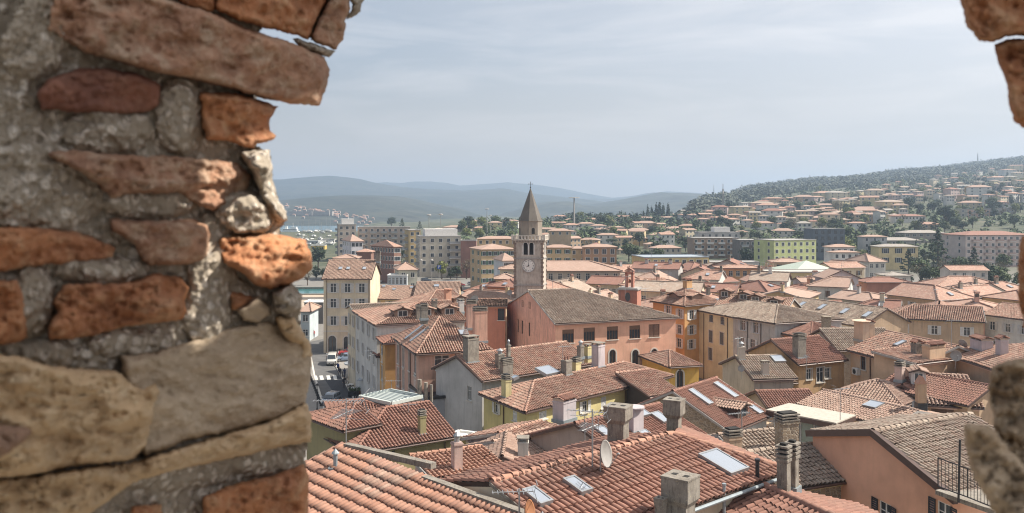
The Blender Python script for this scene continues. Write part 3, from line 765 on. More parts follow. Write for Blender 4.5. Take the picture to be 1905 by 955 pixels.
def antenna(pt, h=2.5, label='', booms=1, az=0, dish=False, n=9, s=1.0):
    pt = Vector(pt); o = empty('tv_antenna', pt, label=label, cat='antenna'); b = MB(); b.tube((0, 0, -.3), (0, 0, h), .03, n=6); b.build('mast', [ALU], o)
    for k in range(booms):
        a = rad(az+k*75); X = Vector((math.cos(a), math.sin(a), 0)); Y = Vector((-X.y, X.x, 0)); z = Vector((0, 0, h-.1-k*.55)); L = (1.5-.3*k)*s
        b = MB(); b.tube(z-X*L*.35, z+X*L*.65, .018, n=5)
        for i in range(n):
            c = z-X*L*.33+X*(L*.96*i/(n-1)); hl = (.34-.018*i)*s; b.tube(c-Y*hl, c+Y*hl, .012, n=4)
        for sg in (-1, 1): b.tube(z-X*L*.36, z-X*L*.42+Vector((0, 0, sg*.3*s)), .012, n=4); b.tube(z-X*L*.42+Vector((0, 0, sg*.3*s))-Y*.3*s, z-X*L*.42+Vector((0, 0, sg*.3*s))+Y*.3*s, .012, n=4)
        b.build('antenna_boom', [ALU], o)
    return o
def dish(pt, r=.45, az=200, el=30, label='', mast=.8, mat=None):
    o = empty('satellite_dish', pt, label=label, cat='satellite dish'); b = MB(); b.tube((0, 0, -.3), (0, 0, mast), .03, n=6); b.build('mast', [ALU], o)
    d = Vector((math.sin(rad(az))*math.cos(rad(el)), math.cos(rad(az))*math.cos(rad(el)), math.sin(rad(el)))); b = MB(); prof = [(r*k/6, (k/6)**2*r*.28) for k in range(7)]
    b.lathe((0, 0, 0), [(.01, 0)]+prof[1:]+[(r+.01, r*.28+.015)]+[(r*k/6, (k/6)**2*r*.28-.025) for k in (5, 3, 1)], 20)
    c = b.build('dish', [mat or plain('dish_paint', (.27, .255, .24), .7)], o, True); q = d.to_track_quat('Z', 'Y'); c.location = Vector((0, 0, mast))+d*.1; c.rotation_mode = 'QUATERNION'; c.rotation_quaternion = q
    b = MB(); b.tube((0, -r, r*.28), (0, -r*.1, r*1.2), .015, n=5); b.tube((0, -r*.12, r*1.12), (0, -r*.05, r*1.3), .04, n=8); c2 = b.build('feed_arm', [ALU], o); c2.location = c.location; c2.rotation_mode = 'QUATERNION'; c2.rotation_quaternion = q
    return o

# ================================================================== THE OLD TOWN, near to far
CREAM=(.66,.56,.41); YEL=(.62,.53,.25); PYEL=(.68,.60,.40); PINK=(.60,.36,.27); ORA=(.60,.34,.13); REDO=(.60,.31,.21); GREY=(.50,.48,.46); LIL=(.50,.44,.45)
TAN=(.52,.37,.245); WHI=(.62,.60,.56); OLI=(.30,.26,.13); OCH=(.52,.38,.22); PORA=(.62,.30,.17); BRK=(.36,.15,.10)
GL = dict(shut='o', shc='g'); GS = dict(shut='o', shc='g', sur=True)
# --- bottom left roof (hip seen from above, columns running down to the left)
def slope_from(r0, r1, pitch, L, back=False):
    S = (r1-r0).normalized(); n = Vector((S.y, -S.x, 0))
    if n.y > 0: n = -n
    if back: n = -n
    d = n*L-Vector((0, 0, L*math.tan(rad(pitch)))); return d
def tile_obj_mesh(pitch, ln, seg=6):
    b = MB(); rl, ru, th = pitch*.41, pitch*.34, .014; vs = []
    for (r, y, zz) in ((rl, 0, .05), (rl, ln*.5, .03), (ru, ln, .01)):
        for k in range(seg+1): a = math.pi*k/seg; vs.append((r*math.cos(a), y, zz+r*1.1*math.sin(a)))
    n = seg+1; fs = [(j*n+i, j*n+i+1, (j+1)*n+i+1, (j+1)*n+i) for j in range(2) for i in range(seg)]
    b0 = len(vs)
    for k in range(seg+1): a = math.pi*k/seg; vs.append(((rl-th)*math.cos(a), 0.0, .05+(rl-th)*1.1*math.sin(a)))
    for k in range(seg+1): a = math.pi*k/seg; vs.append(((rl-th)*math.cos(a), ln*.35, .03+(rl-th)*1.1*math.sin(a)))
    fs += [(i+1, i, b0+i, b0+i+1) for i in range(seg)]+[(b0+i+1, b0+i, b0+n+i, b0+n+i+1) for i in range(seg)]
    b.add(vs, fs); return b
def single_tiles(parent, T_, poly, pitch, row, mat, limit=300, seed=0, minpx=575, skipf=None, alt=None):
    """nearest tiles as parts of their own, the rest joined; channel tiles joined underneath"""
    o, U, Vd, N, T = tile_rows(poly, pitch, row, seed=seed); meshes = [tile_obj_mesh(pitch, row+.06).mesh('tile', [mm], True) for mm in (mat, alt or mat)]
    lst = []
    for u, v, ln in T:
        q = o+U*u+Vd*v
        if skipf and skipf(q): continue
        if q.y < 1: px = -1; py = 0
        else: px, py = proj(q+Vd*.2)
        vis = minpx < px < 1915 and 300 < py < 965
        lst.append((not vis, (q-Vector((0, 0, H))).length, u, v, ln, q))
    lst.sort(key=lambda t: t[:2]); rr = random.Random(seed); k = 0; rest = MB(); tm = tile_obj_mesh(pitch, row+.06, 4)
    for nv, dist, u, v, ln, q in lst:
        M = frame(T_(q)+N*rr.uniform(0, .012)+U*rr.uniform(-.01, .01), (U+Vd*rr.uniform(-.055, .055)).normalized(), Vd, N)
        wild = noise.noise(q*.22+Vector((seed, 0, 0))) > .12
        if k < limit and not nv: link('tile', meshes[1 if wild and alt else 0], parent, M); k += 1
        else:
            b0 = len(rest.v); rest.v += [tuple(M@Vector(x)) for x in tm.v]; rest.f += [tuple(b0+i for i in f) for f in tm.f]; rest.m += [1 if wild and alt else 0]*len(tm.f)
    if rest.v: rest.build('tile_field', [mat, alt or mat], parent, True, kind='stuff')
    ch = MB(); rr2 = pitch*.4
    o, U, Vd, N, T = tile_rows(poly, pitch, 1e3, seed=seed)
    uv = [((p-o).dot(U), (p-o).dot(Vd)) for p in poly]; n = len(uv)
    for u, v, ln in T:
        u += pitch/2; vs = []
        for i in range(n):
            (u1, v1), (u2, v2) = uv[i], uv[(i+1) % n]
            if (u1-u)*(u2-u) < 0: vs.append(v1+(v2-v1)*(u-u1)/(u2-u1))
        if len(vs) < 2: continue
        v0, v1 = min(vs), max(vs); ks = max(1, int((v1-v0)/row)); 
        for j in range(ks):
            va, vb = v0+(v1-v0)*j/ks, v0+(v1-v0)*(j+1)/ks
            pts = [T_(o+U*(u-rr2*math.cos(math.pi*t/3))+Vd*vv+N*(.004-rr2*.0-rr2*.25*math.sin(math.pi*t/3)+e)) for vv, e in ((va, .02), (vb, 0)) for t in range(4)]
            ch.add(pts, [(t, t+1, t+5, t+4) for t in range(3)])
    if ch.v: ch.build('channel_tile', [mat], parent, True, kind='stuff')

def big_roof(label, polys, T0, wallpolys, wallmat, tmat, pitch, row, name='town_house', cat='house', limit=300, minpx=575, alt=None, extra=None):
    root = empty(name, T0, label=label, cat=cat); T_ = lambda v: Vector(v)-Vector(T0)
    rb = MB(); [rb.slab([T_(v) for v in p], .16) for p, _ in polys]; ro = rb.build('roof', UND, root)
    for i, (p, own) in enumerate(polys):
        if own: single_tiles(ro, T_, p, pitch, row, tmat, limit, seed=i+3+int(abs(T0[0])*10), minpx=minpx, alt=alt)
        else: V_, F_ = tiles_np([T_(v) for v in p], pitch, row, seed=i); link('barrel_tile', fromnp('barrel_tile', V_, F_, [tmat], True), ro, kind='stuff')
    wb = MB()
    for p in wallpolys: wb.add([T_(v) for v in p], [tuple(range(len(p)))])
    wb.build('wall', wallmat, root)
    return root, ro, T_
def single_caps(parent, T_, a, b, mat, r=.14, ln=.42, seed=0):
    a = T_(a); b = T_(b); L = (b-a).length; d = (b-a)/L; n = int(L/ln); s = L/n; side = d.cross(Vector((0, 0, 1))).normalized(); up = side.cross(d); rr = random.Random(seed)
    mb = MB(); vs = []
    for y, rd, lf in ((-.04, r*1.1, .035), (s*.5, r, .02), (s+.03, r*.9, 0)):
        for t in range(7): th = math.pi*(-.1+1.2*t/6); vs.append((math.cos(th)*rd, y, math.sin(th)*rd*.85+lf))
    mb.add(vs, [(j*7+i, j*7+i+1, j*7+i+8, j*7+i+7) for j in range(2) for i in range(6)]); me = mb.mesh('ridge_tile', [mat], True)
    for i in range(n): link('ridge_tile', me, parent, frame(a+d*(i*s)+up*rr.uniform(0, .02), side, d, up))
    mo = MB(); mo.box((a+b)/2-up*.02, (L, r*2.3, .12), 0, d, side, up); mo.build('mortar_bed', [CONC], parent)
# N1
r0, r1 = P(644, 832, 17.0), P(1000, 970, 17.0); dd = slope_from(r0, r1, 15, 9.5); r0x = r0+(r0-r1).normalized()*.3
tip = r0+Vector((-1, -.55, 0))*4.2
A_ = [r0x+dd, r1+dd, r1, r0x]
# left boundary: level edge running left from the corner
A_ = [r1+dd, r1, r0x, r0x+(P(556, 846, 17.0)-r0)*1.6+Vector((0, 0, -.1))*0+dd*.0, r0x+dd*1.0+Vector((-2.6, -.2, 0))]
pl_n = (r1-r0).cross(dd).normalized()
def onplane(v, p0, n): return Vector((v.x, v.y, p0.z-(n.x*(v.x-p0.x)+n.y*(v.y-p0.y))/n.z))
pl = [onplane(v, r0, pl_n) for v in (r0x+dd, r1+dd, r1, r0x)]
back = slope_from(r0, r1, 30, 3, True)
root, ro, T_ = big_roof('salmon barrel-tiled roof directly below the broken wall at the bottom left', [(pl, True), ([r1+back, r0x+back, r0x, r1], False)], (r0.x-2, r0.y-3, 8),
    [[(r0x+back*.95).xy.to_3d()+Vector((0, 0, 8)), (r1+back*.95).xy.to_3d()+Vector((0, 0, 8)), r1+back*.95, r0x+back*.95],
     [(r0x+dd*.97).xy.to_3d()+Vector((0, 0, 8)), (r0x+back*.95).xy.to_3d()+Vector((0, 0, 8)), r0x+back*.95-Vector((0, 0, .1)), r0x-Vector((0, 0, .15)), r0x+dd*.97-Vector((0, 0, .15))],
     [(r0x+dd*.97).xy.to_3d()+Vector((0, 0, 8)), (r1+dd*.97).xy.to_3d()+Vector((0, 0, 8)), r1+dd*.97-Vector((0, 0, .1)), r0x+dd*.97-Vector((0, 0, .1))]],
    plaster(PINK), TM['new'], .25, .52, alt=TM['mix'])
# grey mortared verge in two steps
b = MB(); e1 = P(806, 876, 17.05); e2 = P(790, 893, 16.95)
for p_, q_ in ((r0, e1+Vector((0, .1, .1))), (e2, r1)):
    X = (q_-p_).normalized(); b.box(T_((p_+q_)/2+Vector((0, 0, .06))), ((q_-p_).length, .3, .22), 0, X, X.cross(Vector((0, 0, 1))).normalized())
b.build('verge_coping', [CONC], ro)
single_caps(ro, T_, r0x, r0x+dd, TM['mix'], .13)
pv = P(624, 866, 17); q_ = ray_plane(624, 872, r0, pl_n)
b = MB(); b.tube(T_(q_), T_(q_+Vector((0, 0, .62))), .085, n=10); b.lathe(T_(q_+Vector((0, 0, .6))), [(.16, 0), (.15, .04), (.01, .2)], 8); b.box(T_(q_+Vector((0, 0, .03))), (.5, .5, .1)); b.build('roof_vent', [ZINC], root)
N1 = (r0, pl_n)
# N2 big roof bottom centre
r0, r1 = P(916, 898, 17.5), P(1252, 807.5, 17.5); dd = slope_from(r0, r1, 15.5, 1)
n2 = (r1-r0).cross(dd).normalized()
if n2.z < 0: n2 = -n2
pt = lambda px, py: ray_plane(px, py, r0, n2)
main = [pt(945, 1040), pt(1240, 965), pt(1294, 943), pt(1418, 909), r1, r0]
eR = pt(1521, 906)
main = [pt(985, 1080), pt(1200, 1000), pt(1294, 943), pt(1521, 893) if False else pt(1521, 906), r1, r0]
sd_ = (r1-r0).normalized()
# eave line parallel to the ridge through the gutter pixel
g0 = pt(1294, 942); tl = (g0-r0).dot(sd_); eL = g0-sd_*(tl+.0)
eR2 = g0+sd_*((eR-g0).dot(sd_))
main = [eL+sd_*.0, eR2, r1, r0]
bk = slope_from(r0, r1, 13, 3.2, True)
hipb = r1+(eR2-r1)*1.0
root, ro, T_ = big_roof('large terracotta barrel-tiled roof with satellite dish and white skylights, bottom centre', [(main, True), ([r1+bk, r0+bk, r0, r1], False), ([eR2, r1+bk+sd_*4.5-Vector((0,0,.3)), r1], False)], (r1.x, r1.y, 8),
    [[eL.xy.to_3d()+Vector((0, 0, 8)), eR2.xy.to_3d()+Vector((0, 0, 8)), eR2-Vector((0, 0, .2))-dd*.4, eL-Vector((0, 0, .2))-dd*.4],
     [eL.xy.to_3d()+Vector((0, 0, 8)), eL-Vector((0, 0, .15)), r0-Vector((0, 0, .15)), r0+bk-Vector((0, 0, .15)), (r0+bk).xy.to_3d()+Vector((0, 0, 8))],
     [(r0+bk*.95).xy.to_3d()+Vector((0, 0, 8)), (r1+bk*.95+sd_*4).xy.to_3d()+Vector((0, 0, 8)), r1+bk*.95+sd_*4-Vector((0, 0, .5)), r0+bk*.95-Vector((0, 0, .1))]],
    plaster(CREAM), TM['red'], .27, .46, minpx=850)
single_caps(ro, T_, r0, r1, TM['new'], .16, .45, 1); single_caps(ro, T_, eR2, r1, TM['new'], .15, .45, 2); single_caps(ro, T_, eL, r0, TM['red'], .12, .42, 3)
b = MB(); b.tube(T_(eL-Vector((0, 0, .05))+dd*.1), T_(eR2-Vector((0, 0, .05))+dd*.1), .075, n=8); b.build('gutter', [ZINC], ro)
class HH: pass
N2 = HH(); N2.slopes = [(main, n2)]; N2.root = root; N2.T = T_; N2.rc = 'red'; N2.wall = CREAM
def near_skylight(px, py, w, h):
    return skylight(N2, px, py, w, h)
near_skylight(998, 932, .45, .85); near_skylight(1073, 911, .45, .85); near_skylight(1344, 867, 1.1, 1.5)
N2b = HH(); N2b.slopes = [([r0, r1, r1+bk, r0+bk], (r1-r0).cross(bk).normalized())]; N2b.root = root; N2b.T = T_; N2b.rc = 'red'; N2b.wall = CREAM
if N2b.slopes[0][1].z < 0: N2b.slopes[0] = (N2b.slopes[0][0], -N2b.slopes[0][1])
# big concrete flared chimneys (things of their own look: cap, stack)
def big_chimney(px, pytop, pybot, D, wcap, wst, hcap, rz, label=None, parent=None, Tf=None):
    top = PD(px, pytop, D); bot = PD(px, pybot, D); h = top.z-bot.z
    o = b = MB(); U = Vector((math.cos(rad(rz)), math.sin(rad(rz)), 0)); Vv = Vector((-U.y, U.x, 0)); c = Vector((top.x, D, 0))
    def bb(w_, z0, z1, m=0, t=1.0): b.box(Tf(c+Vector((0, 0, (z0+z1)/2))), (w_, w_*.92, z1-z0), m, U, Vv, top=t)
    bb(wst, bot.z-1.0, top.z-hcap-.1)
    b.build('chimney', [CONC], parent); ch = bpy.data.objects[-1] if False else None
    b2 = MB(); b = b2
    bb(wst*1.05, top.z-hcap-.18, top.z-hcap-.0, 0, wcap/wst/1.05); bb(wcap, top.z-hcap, top.z-.06); bb(wcap*1.04, top.z-.06, top.z)
    for sx in (-1, 1): b.box(Tf(c+U*sx*wcap*.22+Vector((0, 0, top.z+.001))), (wcap*.2, wcap*.22, .012), 1, U, Vv)
    b.build('chimney_cap', [CONC, DARK], parent)
big_chimney(1150, 754, 838, 36.5, .98, .72, .55, -28, parent=root, Tf=T_)
big_chimney(1254, 742, 808, 40, .84, .56, .7, -28, parent=root, Tf=T_)
q = pt(1266, 972); big_chimney(1266, 884, 990, q.y-.2, 1.0, .76, .8, -38, parent=root, Tf=T_)
big_chimney(1229, 926, 985, q.y-.5, .36, .3, .12, -38, parent=root, Tf=T_)
chimney(N2, 1458, 920, .4, .36, 1.45, 'stack', rz=-40, lab='weathered twin-ridged chimney near the right eave'); chimney(N2, 1474, 905, .4, .36, 1.3, 'stack', rz=-40)
chimney(N2, 1409, 892, .16, .16, .75, 'pipe', mat=BLK)
chimney(N2, 1347, 920, .12, .12, .35, 'pipe', mat=ZINC)
q, _, _ = hit(N2, 1102, 876); antenna(q, 2.3, 'rooftop TV aerial on the mast beside the big satellite dish', 2, 160, s=1.0)
dish(q+Vector((.28, -.2, .12)), .5, 118, 12, 'large round satellite dish on the terracotta roof at bottom centre', .55)
q, _, _ = hit(N2, 966, 985); antenna(q, 1.3, 'small TV aerial sticking up at the bottom edge beside the leftmost skylight', 1, 185, s=.9)
dish(q+Vector((.15, 0, 0)), .42, 110, 12, 'rust-streaked satellite dish cut by the bottom edge of the photo', .5, RUST)
# N3 lower roof with hip at the bottom edge
r0, r1 = P(1420, 904, 16.2), P(1600, 985, 16.2); dd = slope_from(r0, r1, 17, 5)
house('low red-tiled roof at the bottom edge between the big roof and the orange house', P(1420, 904, 16.2)+dd, P(1600, 985, 16.2)+dd, (P(1420, 904, 16.2)+dd).z, L=P(1420, 904, 16.2)-dd*Vector((1, 1, 0)).x if False else Vector((r0-dd).xy.to_3d()), roof='x', pitch=17, wall=CREAM, rc='red', lod=2, g=6, ov=.1)
# N4 orange house right
hs = house('orange plastered house with dark window shutters, bottom right', (1512, 803), (1772, 919), 14, depth=8, skew=15, roof='y', pitch=14.6, wall=(.76, .41, .27), rc='old', g=2, lod=2, og=.05, ov=.3, wear=.12, inst=(), name='town_house', pipes=(),
   wins=[('F', [(1646, 962)], 1.0, 1.5, dict(shut='o', shc='k', fr='w')), ('F', [(1775, 975)], .95, 1.5, dict(shut='o', shc='k'))])
# deep brown fascia of the orange house
b = MB(); a_, b_, r_, c_ = hs.foot; sl = hs.slopes
for (p, n) in sl:
    pass
ga, gb_ = hs.ridge
X_ = (b_-a_).normalized(); out_ = X_.cross(Vector((0, 0, 1)))
apex = (a_+b_)/2+Vector((0, 0, (b_-a_).length/2*math.tan(rad(14.6))))
for p_, q_ in ((a_-X_*.35-Vector((0, 0, .09)), apex), (apex, b_+X_*.35-Vector((0, 0, .09)))):
    d_ = (q_-p_).normalized(); b.box(hs.T((p_+q_)/2+out_*.12+Vector((0, 0, -.1))), ((q_-p_).length+.03, .26, .36), 0, d_, out_, d_.cross(out_)*-1 if d_.cross(out_).z < 0 else d_.cross(out_))
b.build('fascia', [GUT], hs.root)
# iron balcony with railing at the right eave
o = empty('roof_terrace_railing', (0, 0, 0), label='dark iron railing of the small roof terrace below the orange house eave', cat='railing'); b = MB()
tp_ = [PD(1745, 852, 39), PD(1800, 872, 37.5), PD(1850, 890, 36.4)]; lo_ = [PD(1745, 905, 39), PD(1800, 925, 37.5), PD(1850, 945, 36.4)]
for i in range(2):
    for s_ in (tp_, lo_): b = MB(); b.tube(s_[i], s_[i+1], .03, n=6); b.build('rail', [BLK], o)
for i in range(2):
    for k in range(8):
        bb = MB(); t = k/8; bb.tube(lerp(lo_[i], lo_[i+1], t), lerp(tp_[i], tp_[i+1], t), .014 if k else .03, n=5); bb.build('baluster', [BLK], o)
bb = MB(); bb.tube(PD(1786, 818, 38), PD(1783, 935, 38), .05, n=8); bb.build('post', [BLK], o)
bb = MB(); bb.slab([PD(1740, 912, 39.6), PD(1850, 950, 36.2), PD(1905, 935, 38), PD(1790, 900, 41)], .2); bb.build('terrace_slab', [CONC], o)

# ---------------------------------------------------------------- mid town, hand placed
def H_(*a, **k): return house(*a, **k)
h = H_('tall cream four-storey house with grey shutters and arched doors beside the street', (602, 517), (689, 517), 14.3, depth=12, roof='x', pitch=26, wall=CREAM, rc='pale', lod=2, g=-.3, pitchw=.24,
   wins=[('F', [(620, 536), (646.5, 536), (673, 536), (620, 564.4), (646.5, 564.4), (673, 564.4), (620, 597), (646.5, 597), (673, 597)], 1.15, 1.75, dict(shut='o', shc='g', sur=.1)),
         ('F', [(618, 640)], 1.5, 3.1, dict(arch=True, fr='b', sill=False, door=True)), ('F', [(644.6, 641), (669, 640)], 1.05, 3.0, dict(arch=True, fr='k', sill=False, door=True))], pipes=[('F', 608, 0), ('F', 686.5, 0)])
for x in (633.5, 648, 678): skylight(h, x, 500.5, .55, .75)
b = MB(); a_, b_ = h.foot[0], h.foot[1]; X = (b_-a_).normalized(); b.box(h.T((a_+b_)/2+Vector((0, -.05, 0)))-Vector((0, 0, 10.1)), ((b_-a_).length, .1, .22), 0, X); b.build('string_course', [WST], h.root)
chimney(h, 703, 487, .9, .6, 1.6, 'stack')
h = H_('low house with pale salmon roof directly right of the cream four-storey house', (684, 555), (770, 556), 9.5, depth=12, roof='x', pitch=18, wall=OCH, rc='pale', lod=2, wins=[('F', [(698, 563), (727, 563), (757, 563)], 1.1, 1.5, dict(shut='o'))])
for x, y in ((714, 534), (733, 539.5), (766, 536)): skylight(h, x, y, .5, .7)
h = H_('ochre house under a pale salmon roof with one skylight, left of the flat red roof', (771, 552), (850, 552), 10, depth=14, roof='x', pitch=18, wall=OCH, rc='pale', lod=2, wins=[('F', [(791, 560), (800, 560)], 1.1, 1.6, dict(shut='o', sur=True))])
skylight(h, 812, 533, .9, 1)
h = H_('low wing with salmon roof sloping right behind the dark red gabled house', (855, 560), (938, 566), 9.6, depth=11, roof='x', pitch=15, wall=TAN, rc='pale', lod=2, hip='1')
h = H_('wide low roof of dark red tiles left of the bell tower', (866, 541), (946, 543), 8, depth=14, roof='x', pitch=15, wall=TAN, rc='red', hip='01')
skylight(h, 901, 533, 1.0, 1.2)
h = H_('white-walled house with three dormers on its long striped roof facing the street', (701, 603), (864, 595.5), 12, depth=16, roof='x', pitch=13, wall=WHI, rc='mix', hip='0', lod=2, pitchw=.3, g=-.3,
   wins=[('grid', 'L', 4, 3, 1.0, 1.6, dict(shut='o', top=.8, fh=3.2))])
for x, y in ((749, 590), (793, 588), (836, 586)): dormer(h, x, y, 2.2, .95, 2.6)
for x, y, s in ((779, 594, 'stack'), (808, 580, 'slab'), (858, 580, 'slab')): chimney(h, x, y, .7, .6, 1.5, s)
_a, _b, _r, _c = h.foot; _u = (_b-_a).normalized(); _w = (_c-_a).normalized()
h = H_('dull-tiled narrow roof at the far left end of the dormered house', _c+_w*.2, _c+_w*.2+_u*9, 11.8, L=_c+_w*7, roof='x', pitch=12, wall=CREAM, rc='old', lod=2, wins=[('grid', 'L', 2, 3, 1.0, 1.6, dict(shut='o', top=.8, fh=3.2))])
h = H_('brick-chimneyed house with dark hipped roof and a round-topped dormer behind the striped roofs', (790, 572), (870, 566), 11.5, depth=10, roof='x', pitch=22, wall=REDO, rc='mix', hip='0', lod=2)
chimney(h, 833, 568, 1.0, .7, 2.6, 'pipe2' if False else 'plain', mat=plaster(REDO)); dormer(h, 856, 564, 2.2, .9, 2)
h = H_('terracotta-red house wall with one small window left of the big red gable', (884, 569), (940, 569), 11.9, depth=8, roof='mono', pitch=1.5, wall=(.50, .21, .14), rc='mix', lod=2, wins=[('F', [(933, 585)], 1.1, 1.9, dict(fr='k'))])
_A = Vector((-16.0, 108.5, 10.4)); h = H_('orange facade with white windows squeezed between the white and the pink house', _A, _A+Vector((.955, .297, 0))*6, 10.4, L=Vector((-17.35, 112.9, 10.4)), roof='x', pitch=16, wall=ORA, rc='red', hip='0', lod=2, g=-.3, wins=[('L', [(711, 646), (711, 660), (711, 694), (712, 720)], 1.0, 1.9, dict(fr='w', sur=.1))])
h = H_('narrow white street house with small square windows and red roof', Vector((-17.4, 113.0, 8)), Vector((-17.4, 113.0, 8))+Vector((.955, .297, 0))*5, 8, L=Vector((-20.7, 123.6, 8)), roof='x', pitch=18, wall=WHI, rc='red', hip='0', lod=2, wins=[('L', [(694, 668), (702, 675), (694, 702), (701, 708)], .9, 1.4, dict(fr='w'))])
h = H_('pink house with tall white windows and two long skylights on its hipped roof', (779, 655), (908, 648), 11.5, depth=13, roof='x', pitch=24, wall=PINK, rc='mix', hip='01', lod=2, pitchw=.3, wins=[('L', [(741, 659), (750.7, 665), (762, 672), (772.5, 680)], .95, 2.3, dict(fr='w', sur=.1)),
   ('L', [(741, 701), (750.7, 706), (762, 711), (772.5, 715)], .95, 2.3, dict(fr='w', sur=.1)), ('F', [(822.5, 672)], 1.7, 1.3, dict(fr='w'))], pipes=[('L', 745.5, 0), ('L', 764.5, 0)], rmat=None)
skylight(h, 772, 620, .45, 2.6); skylight(h, 782, 624, .45, 2.6); skylight(h, 862, 621, .9, .9)
chimney(h, 893, 634, 1.5, .9, 3.4, 'stack', mat=plaster(PINK, .9)); chimney(h, 877, 610, 1.1, .7, 2.8, 'stack'); chimney(h, 789, 592, .8, .6, 1.2, 'stack'); 
h = H_('tall grey-white blind gable house with one slit window, left of the yellow house', (811, 683), (897, 705), 10, depth=15, roof='y', pitch=23, wall=GREY, rc='mix', lod=2, pitchw=.27, wear=.5, wins=[('F', [(873, 732)], .75, 1.5, dict(fr='w'))])
chimney(h, 876, 672, 1.4, .9, 2.4, 'slab'); chimney(h, 930, 685, .8, .6, 1.5, 'cowl'); chimney(h, 942, 698, 1.3, .6, 1.3, 'stack'); chimney(h, 946, 680, .35, .35, 2.2, 'cowl')
h = H_('small flat-roofed grey annex with black coping beside the blind gable house', (799, 742), (842, 738), 7, depth=7, roof='flat', wall=(.36, .37, .40), rmat=BLK)
h = H_('pale yellow house with a broad hipped red roof, glazed hatch and lilac chimney', (978, 762), (1245, 697), 9.5, L=(900, 730), roof='x', pitch=17, wall=YEL, rc='mix', hip='01', lod=2, wear=.3,
   wins=[('L', [(924, 758)], .8, 1.1, dict(shut='o', shc='w')), ('L', [(958, 771)], .8, 1.2, dict(shut='c', shc='w')), ('F', [(1010, 771)], 1.0, .9, dict(shut='c', shc='w')), ('F', [(1088, 757)], .8, 1.1, dict(shut='o', shc='w')), ('F', [(1123, 749), (1172, 733)], .8, 1.1, dict(shut='c', shc='g')), ('F', [(1195, 725)], .8, 1.1, dict(shut='o', shc='g'))], pipes=[('L', 938, 0), ('F', 1162, 0)])
chimney(h, 1113, 681, 1.1, .9, 2.2, 'slab', mat=plaster(LIL, .9)); chimney(h, 1054, 696, .9, .7, 1.4, 'pots'); chimney(h, 1072, 690, .8, .6, .9, 'stack'); chimney(h, 942, 738, .9, .6, 1.6, 'stack'); chimney(h, 1080, 664, .6, .5, 1.2, 'cowl'); chimney(h, 1094, 662, .7, .5, 1, 'slab')
skylight(h, 1018, 692, 1.9, 1.5); skylight(h, 958, 705, .6, .5)
q, _, _ = hit(h, 1047, 672); antenna(q, 1.6, 'thin TV aerial on the ridge of the broad yellow house roof', 1, 20)
# red-orange big house
h = H_('big red-orange house with five brown-framed windows above three arched ones, below the bell tower', (1033, 601), (1257, 589), 11.3, L=(943, 567), roof='x', pitch=15.8, wall=(.74, .42, .30), rc='old', hip='1', lod=2, pitchw=.25, wear=.7, og=.15,
   wallmats=[plaster((.76, .43, .30), .35), plaster(REDO), plaster(REDO), plaster((.68, .36, .27), 1.6)],
   wins=[('F', [(1057, 626), (1096.3, 622.4), (1139.4, 620), (1181, 618)], 1.8, 1.9, dict(fr='b', mull=3, blind=.25, shc='b')), ('F', [(1217, 615.5)], 1.8, 1.9, dict(fr='b', shut='c', shc='b')), ('F', [(1139.4, 667), (1181.8, 667), (1217, 665)], 1.05, 2.5, dict(arch=True, fr='b')),
         ('L', [(972.4, 565), (985.5, 568)], .9, 1.0, dict(fr='b', sill=False, flat=True)), ('L', [(963.6, 606), (971.6, 609), (984.8, 613)], .8, 2.1, dict(fr='b', sill=False)), ('L', [(975, 649)], 1.0, 1.2, dict(fr='b', sill=False))])
h = H_('small bright yellow house with one arched window and a round vent', (1249, 681), (1300, 678), 6, depth=9, roof='x', pitch=16, wall=(.68, .42, .10), rc='mix', hip='01', lod=2, wins=[('F', [(1265, 705)], 1.0, 2.3, dict(arch=True, fr='b'))])
b = MB(); a_, b_ = h.foot[:2]; X = (b_-a_).normalized(); nn = X.cross(Vector((0, 0, 1))); q = ray_plane(1265, 686.5, a_, nn); b.tube(h.T(q), h.T(q+nn*.06), .22, n=16); b.build('round_vent', [BRK and GUT], h.root)
h = H_('orange corner house with grey quoins and white shutters', (1273.6, 567), (1338, 561), 12, L=(1215, 558), roof='x', pitch=27, wall=(.64, .36, .15), rc='mix', hip='01', lod=2, wear=.3,
   wins=[('F', [(1286.6, 586), (1286.6, 614), (1286, 640.6)], 1.0, 1.5, dict(shut='o', shc='w', sur=.08)), ('L', [(1265, 584), (1264, 613), (1263.5, 638.5), (1243, 577), (1243, 606), (1243, 634)], 1.0, 1.5, dict(shut='o', shc='w', sur=.08))])
for x, y in ((1254, 557), (1297, 558)): dormer(h, x, y, 2.6, .7, 2.4, win=False)
chimney(h, 1279, 536, 1.3, .9, 1.2, 'tiled')
h = H_('pale yellow facade with grey shuttered windows right of the orange corner house', (1298, 575.5), (1364, 588), 11, depth=12, roof='x', pitch=16, wall=PYEL, rc='old', lod=2, wear=.3, hip='0', wins=[('F', [(1323, 592), (1344, 596.5)], 1.0, 1.2, dict(shut='c', shc='d')), ('F', [(1322.5, 626), (1343, 630), (1321.5, 658.5)], 1.0, 1.9, dict(shut='c', shc='d', sur=.12))], pipes=[('F', 1310, 0), ('F', 1354, 0)])
a_, b_, r_, c_ = h.foot
h2 = H_('worn grey stucco facade joined to the pale yellow one, shutters open', b_, P(1442, 600, 11), 11, L=r_, roof='x', pitch=16, wall=GREY, rc='old', lod=2, wear=1.2, hip='1', wins=[('F', [(1382, 604), (1406, 609)], 1.0, 1.8, dict(shut='o', shc='g')), ('F', [(1380, 638.5), (1400, 641.7)], 1.0, 1.7, dict(shut='o', shc='w'))], pipes=[('F', 1391, 0), ('F', 1416, 0)])
for x, y in ((1348, 548), (1382, 554), (1405, 559), (1440, 562)): pass
